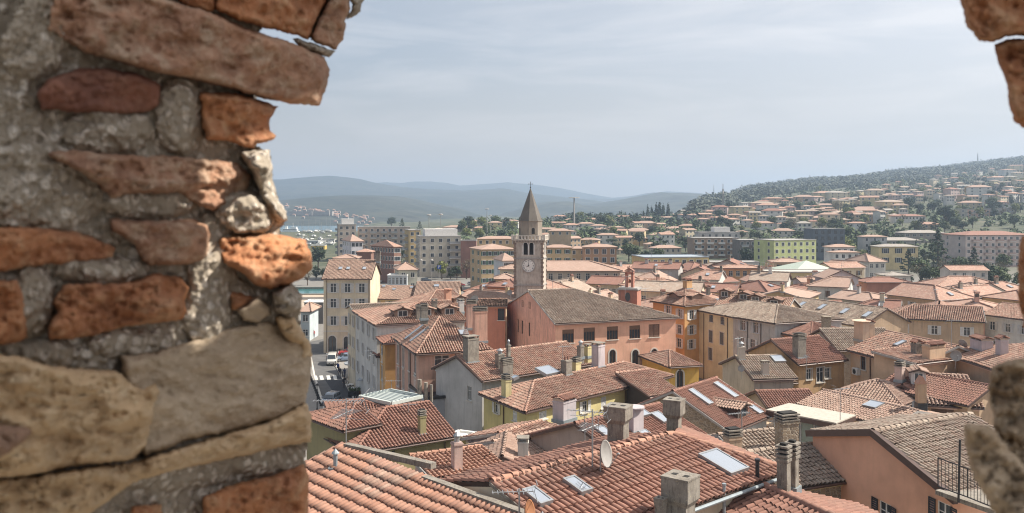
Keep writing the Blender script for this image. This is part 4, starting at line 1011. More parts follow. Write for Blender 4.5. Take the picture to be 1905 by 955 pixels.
h = H_('long pale roof with four white skylights over a stone wall, right of centre', (1438, 580), (1604, 605), 9, depth=10.5, roof='x', pitch=24, wall=TAN, rc='old', lod=2, wallmats=[STONE, plaster(TAN), plaster(TAN), plaster(TAN)])
for x, y in ((1492, 567.8), (1529.8, 572.4), (1571.8, 580.4), (1613.8, 586.7)): skylight(h, x, y, .8, 1.6)
b = MB(); a_, b_ = h.foot[:2]; X = (b_-a_).normalized(); nn = X.cross(Vector((0, 0, 1))); b.box(h.T((a_+b_)/2+nn*.08)-Vector((0, 0, .75)), ((b_-a_).length, .16, 1.3), 0, X, nn); b.build('frieze', [WHITE], h.root)
h = H_('row of old roofs with four small black-sided dormers behind the pale yellow facade', (1330, 572), (1460, 580), 11.3, depth=9, roof='x', pitch=20, wall=TAN, rc='mix', lod=2)
for x, y in ((1348, 553), (1383, 558), (1405, 563), (1440, 570)): dormer(h, x, y, 1.9, 1.0, 2.2)
h = H_('small salmon-walled house with a hipped red roof in front of the long skylit roof', (1423, 612), (1508, 628), 9.5, depth=9, roof='x', pitch=16, wall=PORA, rc='red', hip='01', lod=2)
h = H_('rubble stone house with slit window between the two tan houses', (1500, 628), (1560, 650), 10, depth=8, roof='y', pitch=20, wall=GREY, rc='old', lod=2, wallmat=stonework('grey_rubble', (.30, .28, .25), (.40, .38, .35), (.45, .43, .4), 3.4), wins=[('F', [(1521, 632), (1553, 658)], .6, 1.4, dict(fr='w'))])
chimney(h, 1537, 628, 1.0, .8, 2.8, 'plain', mat=STONE)
h = H_('tan gabled house with dark red roof, chimney and white small windows', (1394, 652), (1485.7, 675), 10, depth=7, skew=6, roof='y', pitch=23, wall=(.56, .36, .19), rc='red', lod=2, wear=.8, wins=[('R', [(1505, 696.7), (1539.6, 694.6)], .8, 1.2, dict(fr='w', sur=.1)), ('R', [(1526, 697.7)], 1.1, 1.7, dict(fr='w', sur=.1))])
chimney(h, 1487, 664, 1.2, .9, 2.2, 'stack')
h = H_('small weathered house with sagging striped roof and a white bay window', (1402.7, 703), (1476, 701), 9, depth=9, roof='x', pitch=19, wall=(.50, .43, .36), rc='old', lod=2, wear=1.2)
skylight(h, 1447, 670, 1.2, 1.3); chimney(h, 1423, 696, .7, .6, 1.2, 'slab'); chimney(h, 1379, 668, .7, .6, 1.4, 'cowl')
h = H_('white boxed bay with three small panes under the sagging striped roof', (1437, 712), (1476, 710), 8.1, depth=4, roof='mono', pitch=10, wall=WHI, rc='old', lod=2, name='bay_annex', wear=.3, wins=[('F', [(1448, 720), (1460, 720), (1469, 719.5)], .6, .9, dict(fr='w', sill=False))])
h = H_('tan house with large pale red roof, air conditioner and tiled chimney, right side', (1582.7, 649), (1702.4, 679.5), 11, depth=10, roof='x', pitch=20, wall=(.60, .42, .28), rc='mix', lod=2, pitchw=.3, wear=.3, wins=[('F', [(1606, 675.7)], .9, 1.5, dict(fr='b', sur=.08, shc='k')), ('F', [(1654.5, 683)], .4, .7, dict(fr='b'))], pipes=[('F', 1620, 0)])
chimney(h, 1603, 632, 1.7, .9, 2.2, 'plain', mat=plaster((.60, .45, .33))); chimney(h, 1618, 628, .9, .7, 1.6, 'tiled'); chimney(h, 1705, 664, .9, .7, 1.4, 'tiled'); skylight(h, 1675, 641, .6, 1.2)
o = empty('air_conditioner', (0, 0, 0), label='white air conditioner unit hanging on the tan house wall', cat='air conditioner'); a_, b_ = h.foot[:2]; X = (b_-a_).normalized(); nn = X.cross(Vector((0, 0, 1))); q = ray_plane(1596, 691, a_, nn); o.location = q
b = MB(); b.box(nn*.25, (1.0, .45, .75), 0, X, nn); b.build('casing', [SHW], o); b = MB(); b.tube(nn*.475, nn*.5, .28, n=14); b.build('fan_grille', [BLK], o)
h = H_('tan party-wall block with a row of tiled chimney tops and a satellite dish, right', (1702, 675), (1762, 668), 11.6, depth=5, roof='mono', pitch=5, wall=(.60, .42, .28), rc='mix', lod=2, wear=.3)
chimney(h, 1737, 668, 2.4, .9, 1.4, 'tiled', mat=plaster((.60, .42, .28))); q, _, _ = hit(h, 1766, 668); dish(q+Vector((0, -1.2, -.5)), .55, 190, 15, 'round satellite dish on the tan parapet below the broad right roof', 1.0)
h = H_('broad pale red roof with lilac and tiled chimneys reaching the right stone', (1750, 652), (1900, 700), 11.8, depth=15, roof='x', pitch=15, wall=(.60, .42, .28), rc='mix', lod=2, pitchw=.3, wear=.3, hip='0')
chimney(h, 1826, 650, 2.2, 1.2, 1.0, 'tiled', mat=plaster(LIL)); chimney(h, 1864, 660, .9, .8, 1.5, 'tiled', mat=plaster(LIL)); 
# lower right group
h = H_('small pyramid roof of spotted barrel tiles in front of the tan house, right', (1547, 731), (1675, 751), 9, depth=6.3, roof='x', pitch=22, wall=TAN, rc='pale', hip='01', lod=2, pitchw=.3)
h = H_('low barrel-tiled roof with a big square skylight below the pyramid roof', (1490, 750), (1655, 790), 8.6, depth=7, roof='x', pitch=13, wall=TAN, rc='pale', hip='', lod=2, pitchw=.3); skylight(h, 1625, 756, 1.3, 1.2)
h = H_('house with coarse spotted roof tiles, tan walls and a small white dormer', (1724, 750), (1822, 756), 9.2, depth=14, roof='x', pitch=12, wall=(.58, .42, .28), rc='pale', lod=2, pitchw=.34, wins=[('F', [(1760, 764)], 2.5, .6, dict(fr='b', shut='c', shc='b', sill=False))])
dormer(h, 1709, 716, 1.3, 1.3, 2, wallc=(.62, .60, .58)); 
h = H_('dark red striped roof right of the spotted roof, touching the corner stone', (1800, 750), (1880, 735), 9.6, depth=9, roof='y', pitch=20, wall=TAN, rc='red', lod=2)
h = H_('pink-walled narrow building with louvred chimneys left of the spotted roof', (1660, 722), (1702, 728), 9.6, depth=4, roof='y', pitch=24, wall=(.55, .40, .34), rc='red', lod=2)
chimney(h, 1674, 706, .9, .7, 1.3, 'stack'); chimney(h, 1689, 712, .9, .7, 1.4, 'stack')
o = P(1713, 760, 9.3); h.root
h = H_('slim orange-capped brick chimney house corner below the spotted roof', (1700, 764), (1722, 766), 9, depth=3, roof='flat', wall=TAN, lod=2, rmat=BLK, name='roof_hatch', cat='roof hatch')
b = MB(); q = P(1713, 768, 9.0); b.box(h.T(q+Vector((0, 0, 1.3))), (.75, .6, 2.6)); b.box(h.T(q+Vector((0, 0, .5))), (.85, .7, .8), 1); b.build('chimney', [plaster((.5, .34, .22)), BLK], h.root)
b = MB(); b.add([h.T(q+Vector(v)) for v in ((-.45, -.35, 2.6), (.45, -.35, 2.6), (.45, .35, 2.6), (-.45, .35, 2.6), (0, -.35, 3.3), (0, .35, 3.3))], [(0, 1, 4), (1, 2, 5, 4), (2, 3, 5), (3, 0, 4, 5)]); b.build('chimney_cap', [TM['new']], h.root)
# flat-roofed glazed veranda
a1, a2, a3, a4 = P(1425, 762, 9.4), P(1556, 787, 9.4), P(1592, 772, 9.4), P(1468, 750, 9.4)
o = empty('glazed_veranda', (a1.x, a1.y, 6), label='glazed rooftop veranda under a flat cream roof with brown fascia', cat='veranda'); T_ = lambda v: Vector(v)-Vector((a1.x, a1.y, 6))
b = MB(); b.slab([T_(v) for v in (a1, a2, a3, a4)], .1); b.build('roof', [plain('cream_membrane', (.44, .40, .34), .9)], o)
b = MB(); b.slab([T_(v-Vector((0, 0, .101))) for v in (a1, a2, a3, a4)], .42); b.build('fascia', [GUT], o)
for i in range(5):
    t0, t1 = .08+i*.19, .08+(i+1)*.19; p_, q_ = lerp(a1, a2, t0), lerp(a1, a2, t1); n_ = (a4-a1).normalized()*.5; X = (q_-p_).normalized()
    f = MB(); 
    for (u, w_) in ((p_, .14), (q_, .14)): f.box(T_(u+n_-Vector((0, 0, 1.6))), (w_, .12, 2.4), 0, X)
    fo = f.build('window_frame', [SHW], o); g_ = MB(); g_.box(T_((p_+q_)/2+n_-Vector((0, 0, 1.6))), ((q_-p_).length-.14, .04, 2.3), 0, X); g_.build('pane', [GLASS if i % 2 else plain('curtain_green', (.20, .24, .20), .4)], fo)
b = MB(); b.box(T_(lerp(a1, a2, .5)+Vector((1.2, 1.4, -4))), (11, 2, 4.5), 0, (a2-a1).normalized()); b.build('wall', [plaster(TAN)], o)
# red roof house with stone side wall
h = H_('red-roofed house with rubble stone side wall, white front and one long dormer', (1354, 798), (1426, 768), 9, depth=10, roof='x', pitch=26, wall=WHI, rc='red', lod=2, pitchw=.25, wallmats=[plaster(WHI), plaster(TAN), plaster(TAN), STONE])
skylight(h, 1302, 741, .7, 2.1); skylight(h, 1349, 728, .7, 2.2); skylight(h, 1405, 765, .7, 1.0); dormer(h, 1382, 778, 1.9, 1.0, 3.0, wallc=(.10, .075, .06), fr='b', rc='pale')
h = H_('narrow dark-eaved shed roof between the long dormer house and the sagging roof', (1392, 735), (1430, 755), 8, depth=5, roof='y', pitch=20, wall=(.48, .40, .32), rc='red', lod=2)
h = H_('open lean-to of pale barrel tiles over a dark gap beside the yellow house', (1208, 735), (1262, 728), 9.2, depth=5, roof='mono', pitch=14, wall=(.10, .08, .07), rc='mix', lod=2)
r0, r1 = P(1075, 787, 12.2), P(1222, 752, 12.2); dv = slope_from(r0, r1, 20, 4.6)
h = H_('steep red striped roof with skylights behind the two big concrete chimneys', r0+dv, r1+dv, (r0+dv).z, L=(r0-dv), roof='x', pitch=20, wall=(.48, .38, .32), rc='red', lod=2, pitchw=.27)
skylight(h, 1122, 806, .7, 1.0); skylight(h, 1201, 812, .7, .8); skylight(h, 1228, 780, .8, 1.2); skylight(h, 1192, 770, .8, 1.0); chimney(h, 1180, 800, 1.1, .8, 1.6, 'plain', mat=plaster(LIL))
h = H_('rough pink plaster gable with dark striped roof left of the concrete chimney', (994, 822), (1062, 800), 9.8, L=(872, 813), roof='x', pitch=12, wall=(.46, .37, .35), rc='mix', lod=2, wear=1.6, pitchw=.27, wins=[('L', [(960, 826)], .9, .9, dict(fr='b', sill=False))])
chimney(h, 1050, 778, 1.7, 1.1, 1.5, 'tiled', mat=plaster((.52, .47, .48), 1))
h = H_('small white gable with grey metal verge above the big bottom roof', (888, 868), (981, 869), 9.7, depth=6, roof='y', pitch=24, wall=(.55, .54, .50), rc='pale', lod=2, wear=.3, gut=False)
chimney(h, 973, 852, .8, .7, 1.2, 'slab')
h = H_('jumbled short roofs of salmon tiles between the white gable and the pink gable', (985, 868), (1078, 842), 9.2, depth=7, roof='x', pitch=17, wall=TAN, rc='pale', lod=2)
antenna(P(1088, 862, 10.5), 3.2, 'tall TV aerial with yellow-tipped boom in front of the pink gable roof', 2, 170)
# between big roof and orange house
h = H_('old grey-brown roof in the gap left of the orange house', P(1440, 905, 12.2), P(1575, 885, 12.2), 12.2, depth=6, roof='x', pitch=18, wall=STONE and TAN, rc='old', lod=2, pitchw=.27, wallmat=STONE, g=4)
h = H_('stone-walled old roof with two battered chimneys above the gap', P(1395, 862, 11.8), P(1500, 850, 11.8), 11.8, depth=6, roof='x', pitch=18, wall=TAN, rc='old', lod=2, pitchw=.27, wallmat=STONE, g=4)
chimney(h, 1464, 842, 1.2, .8, 2.0, 'stack', mat=STONE); chimney(h, 1363, 842, .9, .7, 1.0, 'stack'); q, _, _ = hit(h, 1380, 838); antenna(q, 2.4, 'TV aerial with crooked boom in front of the white gable wall', 1, 200); q, _, _ = hit(h, 1446, 840); antenna(q, 2.0, 'TV aerial beside the battered stone chimney', 1, 20)
# olive house bottom left with its wings
h = H_('olive-walled house with hipped red roof and one green shuttered window', (662, 838), (842, 808.5), 8, depth=9.6, roof='x', pitch=21, wall=OLI, rc='red', hip='0', lod=2, pitchw=.3, wear=.3, wins=[('F', [(808, 856)], .75, 1.3, dict(fr='b', shut='c', shc='n', sill=False)), ('F', [(732, 841), (808, 823)], .25, .28, dict(fr='k', sill=False))], pipes=[('F', 827, 0)])
chimney(h, 785, 806, .55, .5, 1.5, 'stack', mat=plaster(OLI, .5)); q, _, _ = hit(h, 760, 770); antenna(q, .9, 'low TV aerial lying over the olive house roof', 1, 10, s=.8)
h = H_('cross wing of the olive house with a striped red roof', (642, 797), (700, 786), 9.3, depth=6.5, roof='x', pitch=17, wall=OLI, rc='red', hip='0', lod=2, pitchw=.3)
h = H_('small low red roof at the left foot of the olive house', (622, 808), (652, 826), 7.3, depth=5, roof='mono', pitch=14, wall=OLI, rc='red', lod=2, wear=.3)
h = H_('brick-red hipped roof beside the parked dark car at the street end', (618, 764), (712, 758), 9.4, depth=3.6, roof='x', pitch=12, wall=OLI, rc='red', hip='01', lod=2)
h = H_('low lean-to with striped pale metal sheet roof beside the terrace', (728, 752), (784, 739), 9.8, depth=4.2, roof='flat', wall=(.40, .38, .35), lod=2, rmat=plain('white_sheet_metal', (.46, .50, .47), .5))
a_, b_, r_, c_ = h.foot
for i in range(9):
    b = MB(); t = (i+.5)/9; b.tube(h.T(lerp(a_, b_, t)+Vector((0, 0, .24))), h.T(lerp(c_, r_, t)+Vector((0, 0, .24))), .04, n=5); b.build('standing_seam', [ZINC], h.root)
HX = HOUSES[-1]; b = MB()
for k, (dx, hh) in enumerate(((0, 1.6), (.6, 1.3), (1.1, 1.1))): b.tube(h.T(b_+Vector((-.2+dx, .2, -.5))), h.T(b_+Vector((-.2+dx, .2, hh))), .2-.03*k, n=10)
b.build('chimney', [CONC], h.root)
q = P(651, 842, 13.5); antenna(PD(644, 790, 40)-Vector((0, 0, 2.2)), 3.4, 'long white TV aerial reaching left over the street in front of the olive house', 2, 178, n=14, s=1.6)
h = H_('small olive tower roof with white-capped pipe behind the salmon bottom roof', (838, 812), (868, 816), 7.0, depth=1.6, roof='flat', wall=OLI, rmat=SHW, lod=2)
h = H_('pinkish low parapet wall behind the end of the salmon bottom roof', P(808, 886, 12.5), P(930, 868, 12.5), 12.5, depth=3, roof='mono', pitch=6, wall=(.50, .34, .29), rc='new', lod=2, g=4); chimney(h, 850, 872, .5, .5, 1.5, 'cowl')

for (px, py, D, hh, nb, az, lab) in ((692, 700, 104, 3.2, 2, 175, 'TV aerial in front of the pink house windows'), (1163, 548, 140, 3.0, 2, 10, 'TV aerials left of the small red church belfry'), (1372, 655, 96, 1.6, 1, 40, 'short aerial on the rear of the sagging striped roof'), (1770, 655, 90, 3.4, 1, 0, 'tall thin aerial on the tan parapet, right side'),
   (1563, 775, 72, 2.4, 1, 15, 'thin aerial at the end of the glazed veranda roof'), (1500, 700, 92, 2.2, 1, 80, 'small aerial against the tan gabled house wall'), (728, 745, 84, 2.0, 1, 0, 'aerial standing on the striped metal lean-to roof'), (1200, 560, 130, 2.0, 1, 30, 'aerial on the right end of the big red-orange house roof')): antenna(PD(px, py, D), hh, lab, nb, az)
for (px, py, D, r_, az, lab) in ((780, 707, 100, .5, 130, 'two-tone satellite dish on a pole before the pink house'), (884, 560, 128, .6, 200, 'white satellite dish on the low orange roof behind the dormers'), (1789, 645, 92, .5, 60, 'white satellite dish beside the tall thin aerial'), (949, 547, 158, .5, 200, 'small white dish at the foot of the bell tower'), (1380, 690, 90, .35, 210, 'small dish on the left end of the white bay house')): dish(PD(px, py, D)-Vector((0, 0, .6)), r_, az, 20, lab)

# ================================================================== bell tower
def lbox(b, T, c, sz, m, X, Y): b.box(T(c), sz, m, X, Y)
def campanile():
    D = 165.0; c = Vector(((987.5-CX)/F*D, D+3, 0)); a = rad(-9); X = Vector((math.cos(a), math.sin(a), 0)); Y = Vector((-X.y, X.x, 0)); Zp = lambda py: H-(py-HY)/F*D
    o = empty('bell_tower', (c.x, c.y, 0), label='tall stone bell tower with clock, twin-arched belfry and pointed spire', cat='bell tower')
    o.rotation_euler = (0, 0, a); W = 5.5; hw = W/2
    def pc(name, mats, fn, smooth=False, **k):
        b = MB(); fn(b); return b.build(name, mats, o, smooth, **k)
    z0, z1, z2, z3, z4, z5, z6 = -.3, Zp(531), Zp(481), Zp(446.5), Zp(439), Zp(411.5), Zp(350)
    pl = NT('tower_plaster'); p = pl.pos(); st = pl.n('ShaderNodeMapping', {'Vector': p, 'Scale': (2.5, 2.5, .3)}).outputs[0]
    cc = pl.mix(pl.ramp(pl.noise(p, .8, 6, .7), .35, .65), (.40, .35, .30), (.54, .485, .425)); cc = pl.mix(pl.math('MULTIPLY', pl.ramp(pl.noise(st, 2, 5, .7), .48, .7), .6), cc, (.16, .135, .11)); pl.col(cc); pl.rough(.95); pl.bump(pl.noise(p, 8, 5, .7), .5, .05); PL = pl.mat
    # shaft with belfry openings on every side
    bw, bh0, bh1 = .62, Zp(474.5), Zp(455.5)
    def shaft(b):
        for k in range(4):
            M = Matrix.Rotation(k*math.pi/2, 4, 'Z'); q = lambda u, z, d=0: M@Vector((u, -hw+d, z))
            us = sorted({-hw, -1.05-bw/2+.0, -1.05+bw+.0-.31, 1.05-.31-.0, hw, -.15-.8, -.15, .15, .95}); us = [-hw, -.98, -.16, .16, .98, hw]; vs = [z0, bh0, bh1+.4, z3]
            for i in range(5):
                for j in range(3):
                    if j == 1 and i in (1, 3): continue
                    b.quad(q(us[i], vs[j]), q(us[i+1], vs[j]), q(us[i+1], vs[j+1]), q(us[i], vs[j+1]))
            for (u0, u1) in ((-.98, -.16), (.16, .98)):
                v0, v1 = bh0, bh1+.4; r = (u1-u0)/2; zc = v1-r; um = (u0+u1)/2
                for q1, q2 in (((u0, v0), (u1, v0)), ((u1, v0), (u1, v1)), ((u1, v1), (u0, v1)), ((u0, v1), (u0, v0))): b.quad(q(*q1), q(*q1, .5), q(*q2, .5), q(*q2))
                for s in (-1, 1):
                    arc = [q(um+s*r*math.cos(math.pi/2*i/6), zc+r*math.sin(math.pi/2*i/6)) for i in range(7)]; b.add([q(um+s*r, v1)]+arc, [tuple(range(8)) if s > 0 else tuple(range(8))[::-1]])
    pc('shaft', [PL], shaft)
    pc('belfry_shade_box', [DARK], lambda b: b.box((0, 0, (bh0+bh1)/2), (W-1.1, W-1.1, 3)))  # solid black box puts the shade of the belfry into colour
    for k in range(4):
        M = Matrix.Rotation(k*math.pi/2, 4, 'Z'); b = MB()
        for u in (-1.08, 0, 1.08): b.box(M@Vector((u, -hw-.02, (bh0+bh1)/2-.1)), (.2, .14, bh1-bh0), 0, M.to_3x3()@Vector((1, 0, 0)), M.to_3x3()@Vector((0, 1, 0)))
        for um in (-.57, .57):
            zc = bh1+.4-.41
            for i in range(10):
                a1, a2 = math.pi*i/10, math.pi*(i+1)/10; vs = []
                for y in (-hw-.08, -hw+.05):
                    for an, r_ in ((a1, .41), (a1, .56), (a2, .56), (a2, .41)): vs.append(M@Vector((um+r_*math.cos(an), y, zc+r_*math.sin(an))))
                b.add(vs, [(0, 1, 2, 3), (7, 6, 5, 4), (1, 5, 6, 2), (3, 7, 4, 0)])
        b.build('arch_trim', [WHITE], o)
    for z in (z1, z2, z3-.25): pc('string_course', [GSTN], lambda b: (b.box((0, 0, z), (W+.3, W+.3, .2)), b.box((0, 0, z-.14), (W+.14, W+.14, .1))))
    pc('cornice', [PL], lambda b: (b.box((0, 0, z3-.05), (W+.9, W+.9, .22)), [b.box((s*(hw+.2)*cx_+(0 if cx_ else t), s*(hw+.2)*(1-cx_)+(t if cx_ else 0), z3-.35), (.18, .18, .4)) for s in (-1, 1) for cx_ in (0, 1) for t in [(-hw+.3+i*(W-.6)/9) for i in range(10)]]))
    for sx in (-1, 1):
        for sy in (-1, 1):
            b = MB(); z = z0
            while z < z3-.9: b.box((sx*(hw-.1), sy*(hw-.1), z+.2), (.32+.24*(int(z/.45) % 2), .32+.24*((int(z/.45)+1) % 2), .4)); z += .45
            b.build('quoin', [STONE2 if False else plaster((.27, .20, .16), 1)], o, kind='stuff')
    # balustrade
    hb = (W+.7)/2
    for k in range(4):
        M = Matrix.Rotation(k*math.pi/2, 4, 'Z'); X3, Y3 = M.to_3x3()@Vector((1, 0, 0)), M.to_3x3()@Vector((0, 1, 0))
        b = MB(); b.box(M@Vector((0, -hb, z4)), (2*hb-.3, .22, .12), 0, X3, Y3); b.build('handrail', [WST], o)
        b = MB(); b.box(M@Vector((-hb, -hb, (z3+z4)/2+.1)), (.36, .36, z4-z3+.3), 0, X3, Y3); b.build('corner_post', [WST], o)
        for i in range(9): b = MB(); b.box(M@Vector((-hb+.55+i*(2*hb-1.1)/8, -hb, (z3+z4)/2)), (.26, .14, z4-z3-.06), 0, X3, Y3); b.build('baluster', [WST], o)
    def octo(r): return [(r*math.cos(math.pi/4*i+math.pi/8), r*math.sin(math.pi/4*i+math.pi/8)) for i in range(8)]
    pc('drum', [plaster((.30, .255, .21), 1.2)], lambda b: b.lathe((0, 0, 0), [(2.3, z3), (2.3, z5-.1), (2.42, z5-.08), (2.42, z5+.02)], 8))
    SP = plaster((.15, .133, .115), 1.3)
    pc('spire', [SP], lambda b: b.lathe((0, 0, 0), [(2.32, z5+.02), (.06, z6)], 8))
    for k in range(4):
        M = Matrix.Rotation(k*math.pi/2+.39, 4, 'Z'); b = MB(); b.add([M@Vector((x, -2.15, z)) for x, z in [(-.3, z3+1.1), (.3, z3+1.1)]+[(.3*math.cos(math.pi*i/8), z3+2+.3*math.sin(math.pi*i/8)) for i in range(9)]], [tuple(range(11))]); b.build('drum_opening_shade', [DARK], o)  # flat black sheets paint the shade of the drum openings
    b = MB(); zt = z6; b.tube((0, 0, zt-.1), (0, 0, zt+1.3), .05, n=6); b.box((0, 0, zt+.85), (.9, .06, .07)); b.lathe((0, 0, zt), [(.02, .05), (.14, .16), (.14, .24), (.02, .36)], 8)
    for s in (-1, 1): b.lathe((s*.45, 0, zt+.85), [(.01, -.08), (.08, 0), (.01, .08)], 6)
    b.build('iron_cross', [BLK], o)
    # clocks on the two visible faces
    zc = Zp(494.8)
    fm = plain('clock_face', (.74, .72, .68), .6)
    for k in (0, 3):
        M = Matrix.Rotation(k*math.pi/2, 4, 'Z')@Matrix.Translation((0, -hw-.02, zc)); b = MB(); n = 32; r = 1.18
        ring = lambda r_, y: [M@Vector((r_*math.cos(2*math.pi*i/n), y, r_*math.sin(2*math.pi*i/n))) for i in range(n)]
        b.add(ring(r+.14, -.12)+ring(r, -.12)+ring(r+.14, .05)+ring(r, -.04), [(i, (i+1) % n, n+(i+1) % n, n+i) for i in range(n)]+[(2*n+i, 2*n+(i+1) % n, (i+1) % n, i) for i in range(n)]+[(n+i, n+(i+1) % n, 3*n+(i+1) % n, 3*n+i) for i in range(n)])
        co = b.build('clock_rim', [BRK and GSTN], o)
        b = MB(); b.add(ring(r, -.05), [tuple(range(n))]); b.build('clock_face', [fm], co)
        b = MB()
        for ang, L, w_ in ((90, .78, .06), (90-240, .5, .09)):
            d = Vector((math.cos(rad(ang)), 0, math.sin(rad(ang)))); s = Vector((-d.z, 0, d.x)); b.add([M@(d*-.15+s*w_+Vector((0, -.1, 0))), M@(d*L+s*w_*.3+Vector((0, -.1, 0))), M@(d*L-s*w_*.3+Vector((0, -.1, 0))), M@(d*-.15-s*w_+Vector((0, -.1, 0)))], [(0, 1, 2, 3)])
        b.build('clock_hands', [BLK], co)
        for i, tx in enumerate('XII I II III IIII V VI VII VIII IX X XI'.split()):
            ang = math.pi/2-i*math.pi/6; me = text_mesh(tx, .3); me.materials.append(BLK)
            link('numeral', me, co, M@Matrix.Translation((r*.8*math.cos(ang), -.075, r*.8*math.sin(ang)))@Matrix.Rotation(math.pi/2-0, 4, 'X')@Matrix.Rotation(ang-math.pi/2, 4, 'Z'))
def text_mesh(tx, size):
    cu = bpy.data.curves.new('text', 'FONT'); cu.body = tx; cu.size = size; cu.align_x = 'CENTER'; cu.align_y = 'CENTER'; cu.extrude = .004; cu.resolution_u = 2; cu.offset = .006
    t = bpy.data.objects.new('text', cu); COL.objects.link(t); dg = bpy.context.evaluated_depsgraph_get(); me = bpy.data.meshes.new_from_object(t.evaluated_get(dg)); bpy.data.objects.remove(t); return me
campanile()
# small red church bell gable
D = 147.0; c = PD(1171.5, 561, D); zz = lambda py: H-(py-HY)/F*D
o = empty('church_belfry', (c.x, c.y, 0), label='small red brick church belfry on a round-windowed drum right of the bell tower', cat='belfry'); RB = plaster((.46, .20, .14), 1.2); o.rotation_euler = (0, 0, rad(-20))
b = MB(); b.box((0, 0, zz(538)/2), (3.2, 3.2, zz(538)+.1)); b.build('drum', [RB], o)
b = MB(); b.box((0, 0, zz(538)+.05), (3.6, 3.6, .2)); b.box((0, 0, zz(538)+.22), (3.3, 3.3, .15)); b.build('cornice', [BLK and GSTN], o)
b = MB()
for s in (-1, 1): b.box((s*.52, 0, (zz(538)+zz(508))/2), (.42, .9, zz(508)-zz(538)))
b.box((0, 0, zz(508)), (1.46, .9, .5)); b.build('bell_gable', [RB], o)
b = MB(); b.add([(-.85, -.6, zz(507)+.3), (.85, -.6, zz(507)+.3), (.85, .6, zz(507)+.3), (-.85, .6, zz(507)+.3), (0, -.6, zz(500)+.2), (0, .6, zz(500)+.2)], [(0, 1, 4), (1, 2, 5, 4), (2, 3, 5), (3, 0, 4, 5), (3, 2, 1, 0)]); b.build('roof', [TF['red']], o)
b = MB(); b.lathe((0, 0, zz(522)), [(.3, -.35), (.24, -.2), (.16, .15), (.02, .22)], 10); b.build('bell', [BRK and RUST], o)
b = MB(); b.add([(.45*math.cos(2*math.pi*i/16), -1.62, zz(551)+.75*math.sin(2*math.pi*i/16)) for i in range(16)], [tuple(range(16))]); b.build('oval_window', [GLASS], o)
b = MB(); b.tube((0, 0, zz(500)), (0, 0, zz(494)), .04); b.build('lightning_rod', [BLK], o)

# ================================================================== mid-distance town (pixel span, eave row, base row)
def fh(label, x0, x1, pe, pb, wall, rc='mix', roof='x', pitch=18, hip='01', depth=None, rot=0, nc=3, nr=2, ww=1.1, wh=1.4, opt=None, D=None, side=0, cat='house', name='house', group=None, flatc=None, shut='', shc='g', fr='w', top=.9, fh_=3.0, lod=0, extra=(), wear=.4):
    if D is None:
        q = ground((x0+x1)/2, pb)
        if q is None: return None
        D = q.y
    ca, sa = math.cos(rad(rot)), math.sin(rad(rot)); cx = ((x0+x1)/2-CX)/F*D; z = H-(pe-HY)/F*D; Wp = (x1-x0)/F*D
    dp = depth or max(6.5, Wp*.5); vw = Wp-abs(sa)*dp*.0; vw = max(3, (Wp-abs(sa)*dp)/ca) if rot else Wp
    g = min(ter(cx, D), ter(cx, D+dp))-.4 if pb is None or True else 0
    z = max(z, g+3); X = Vector((ca, sa, 0)); 
    mid = Vector((cx, D, z)); shift = Vector((-sa, ca, 0)); 
    # keep the silhouette span centred on the pixel span
    a = mid-X*vw/2+Vector((sa*dp/2, 0, 0)); b = mid+X*vw/2+Vector((sa*dp/2, 0, 0))
    o = dict(opt or {}); o.update(dict(shut=shut, shc=shc, fr=fr, top=top, fh=fh_)); wins = [('grid', 'F', nc, nr, ww, wh, o)] if nc else []
    if side: wins.append(('grid', 'L' if rot > 0 or cx > 0 else 'R', side, nr, ww, wh, dict(o)))
    h = house(label, a, b, z, depth=dp, roof=roof, pitch=pitch, wall=wall, rc=rc, hip=hip, g=g, lod=lod, name=name, cat=cat, group=group, wins=wins, ov=.5, og=.4, wear=wear, rmat=flatc)
    h.D = D; return h
def balconies(h, cols, rows, w=3.2, top=1.0, fhh=3.0, face='F', mat=None, u0=None, u1=None, solid=True):
    p0, p1 = h.faces[face]; L = (p1-p0).length; X = (p1-p0)/L; n = X.cross(Vector((0, 0, 1))); u0 = 0 if u0 is None else u0*L; u1 = L if u1 is None else u1*L
    for i in range(cols):
        for j in range(rows):
            u = lerp(u0, u1, (i+.5)/cols); z = h.z-top-fhh*(j+1)+fhh*.1
            b = MB(); c = p0+X*u+n*.65; c.z = z; b.box(h.T(c), (w, 1.3, .18), 0, X, n)
            if solid: b.box(h.T(c+n*.6+Vector((0, 0, .5))), (w, .08, .95), 1, X, n); [b.box(h.T(c+X*s*w/2+Vector((0, 0, .5))), (.08, 1.25, .95), 1, X, n) for s in (-1, 1)]
            b.build('balcony', [WHITE, mat or ALU], h.root)
FLATR = plain('flat_roof_gravel', (.40, .38, .36), .95)
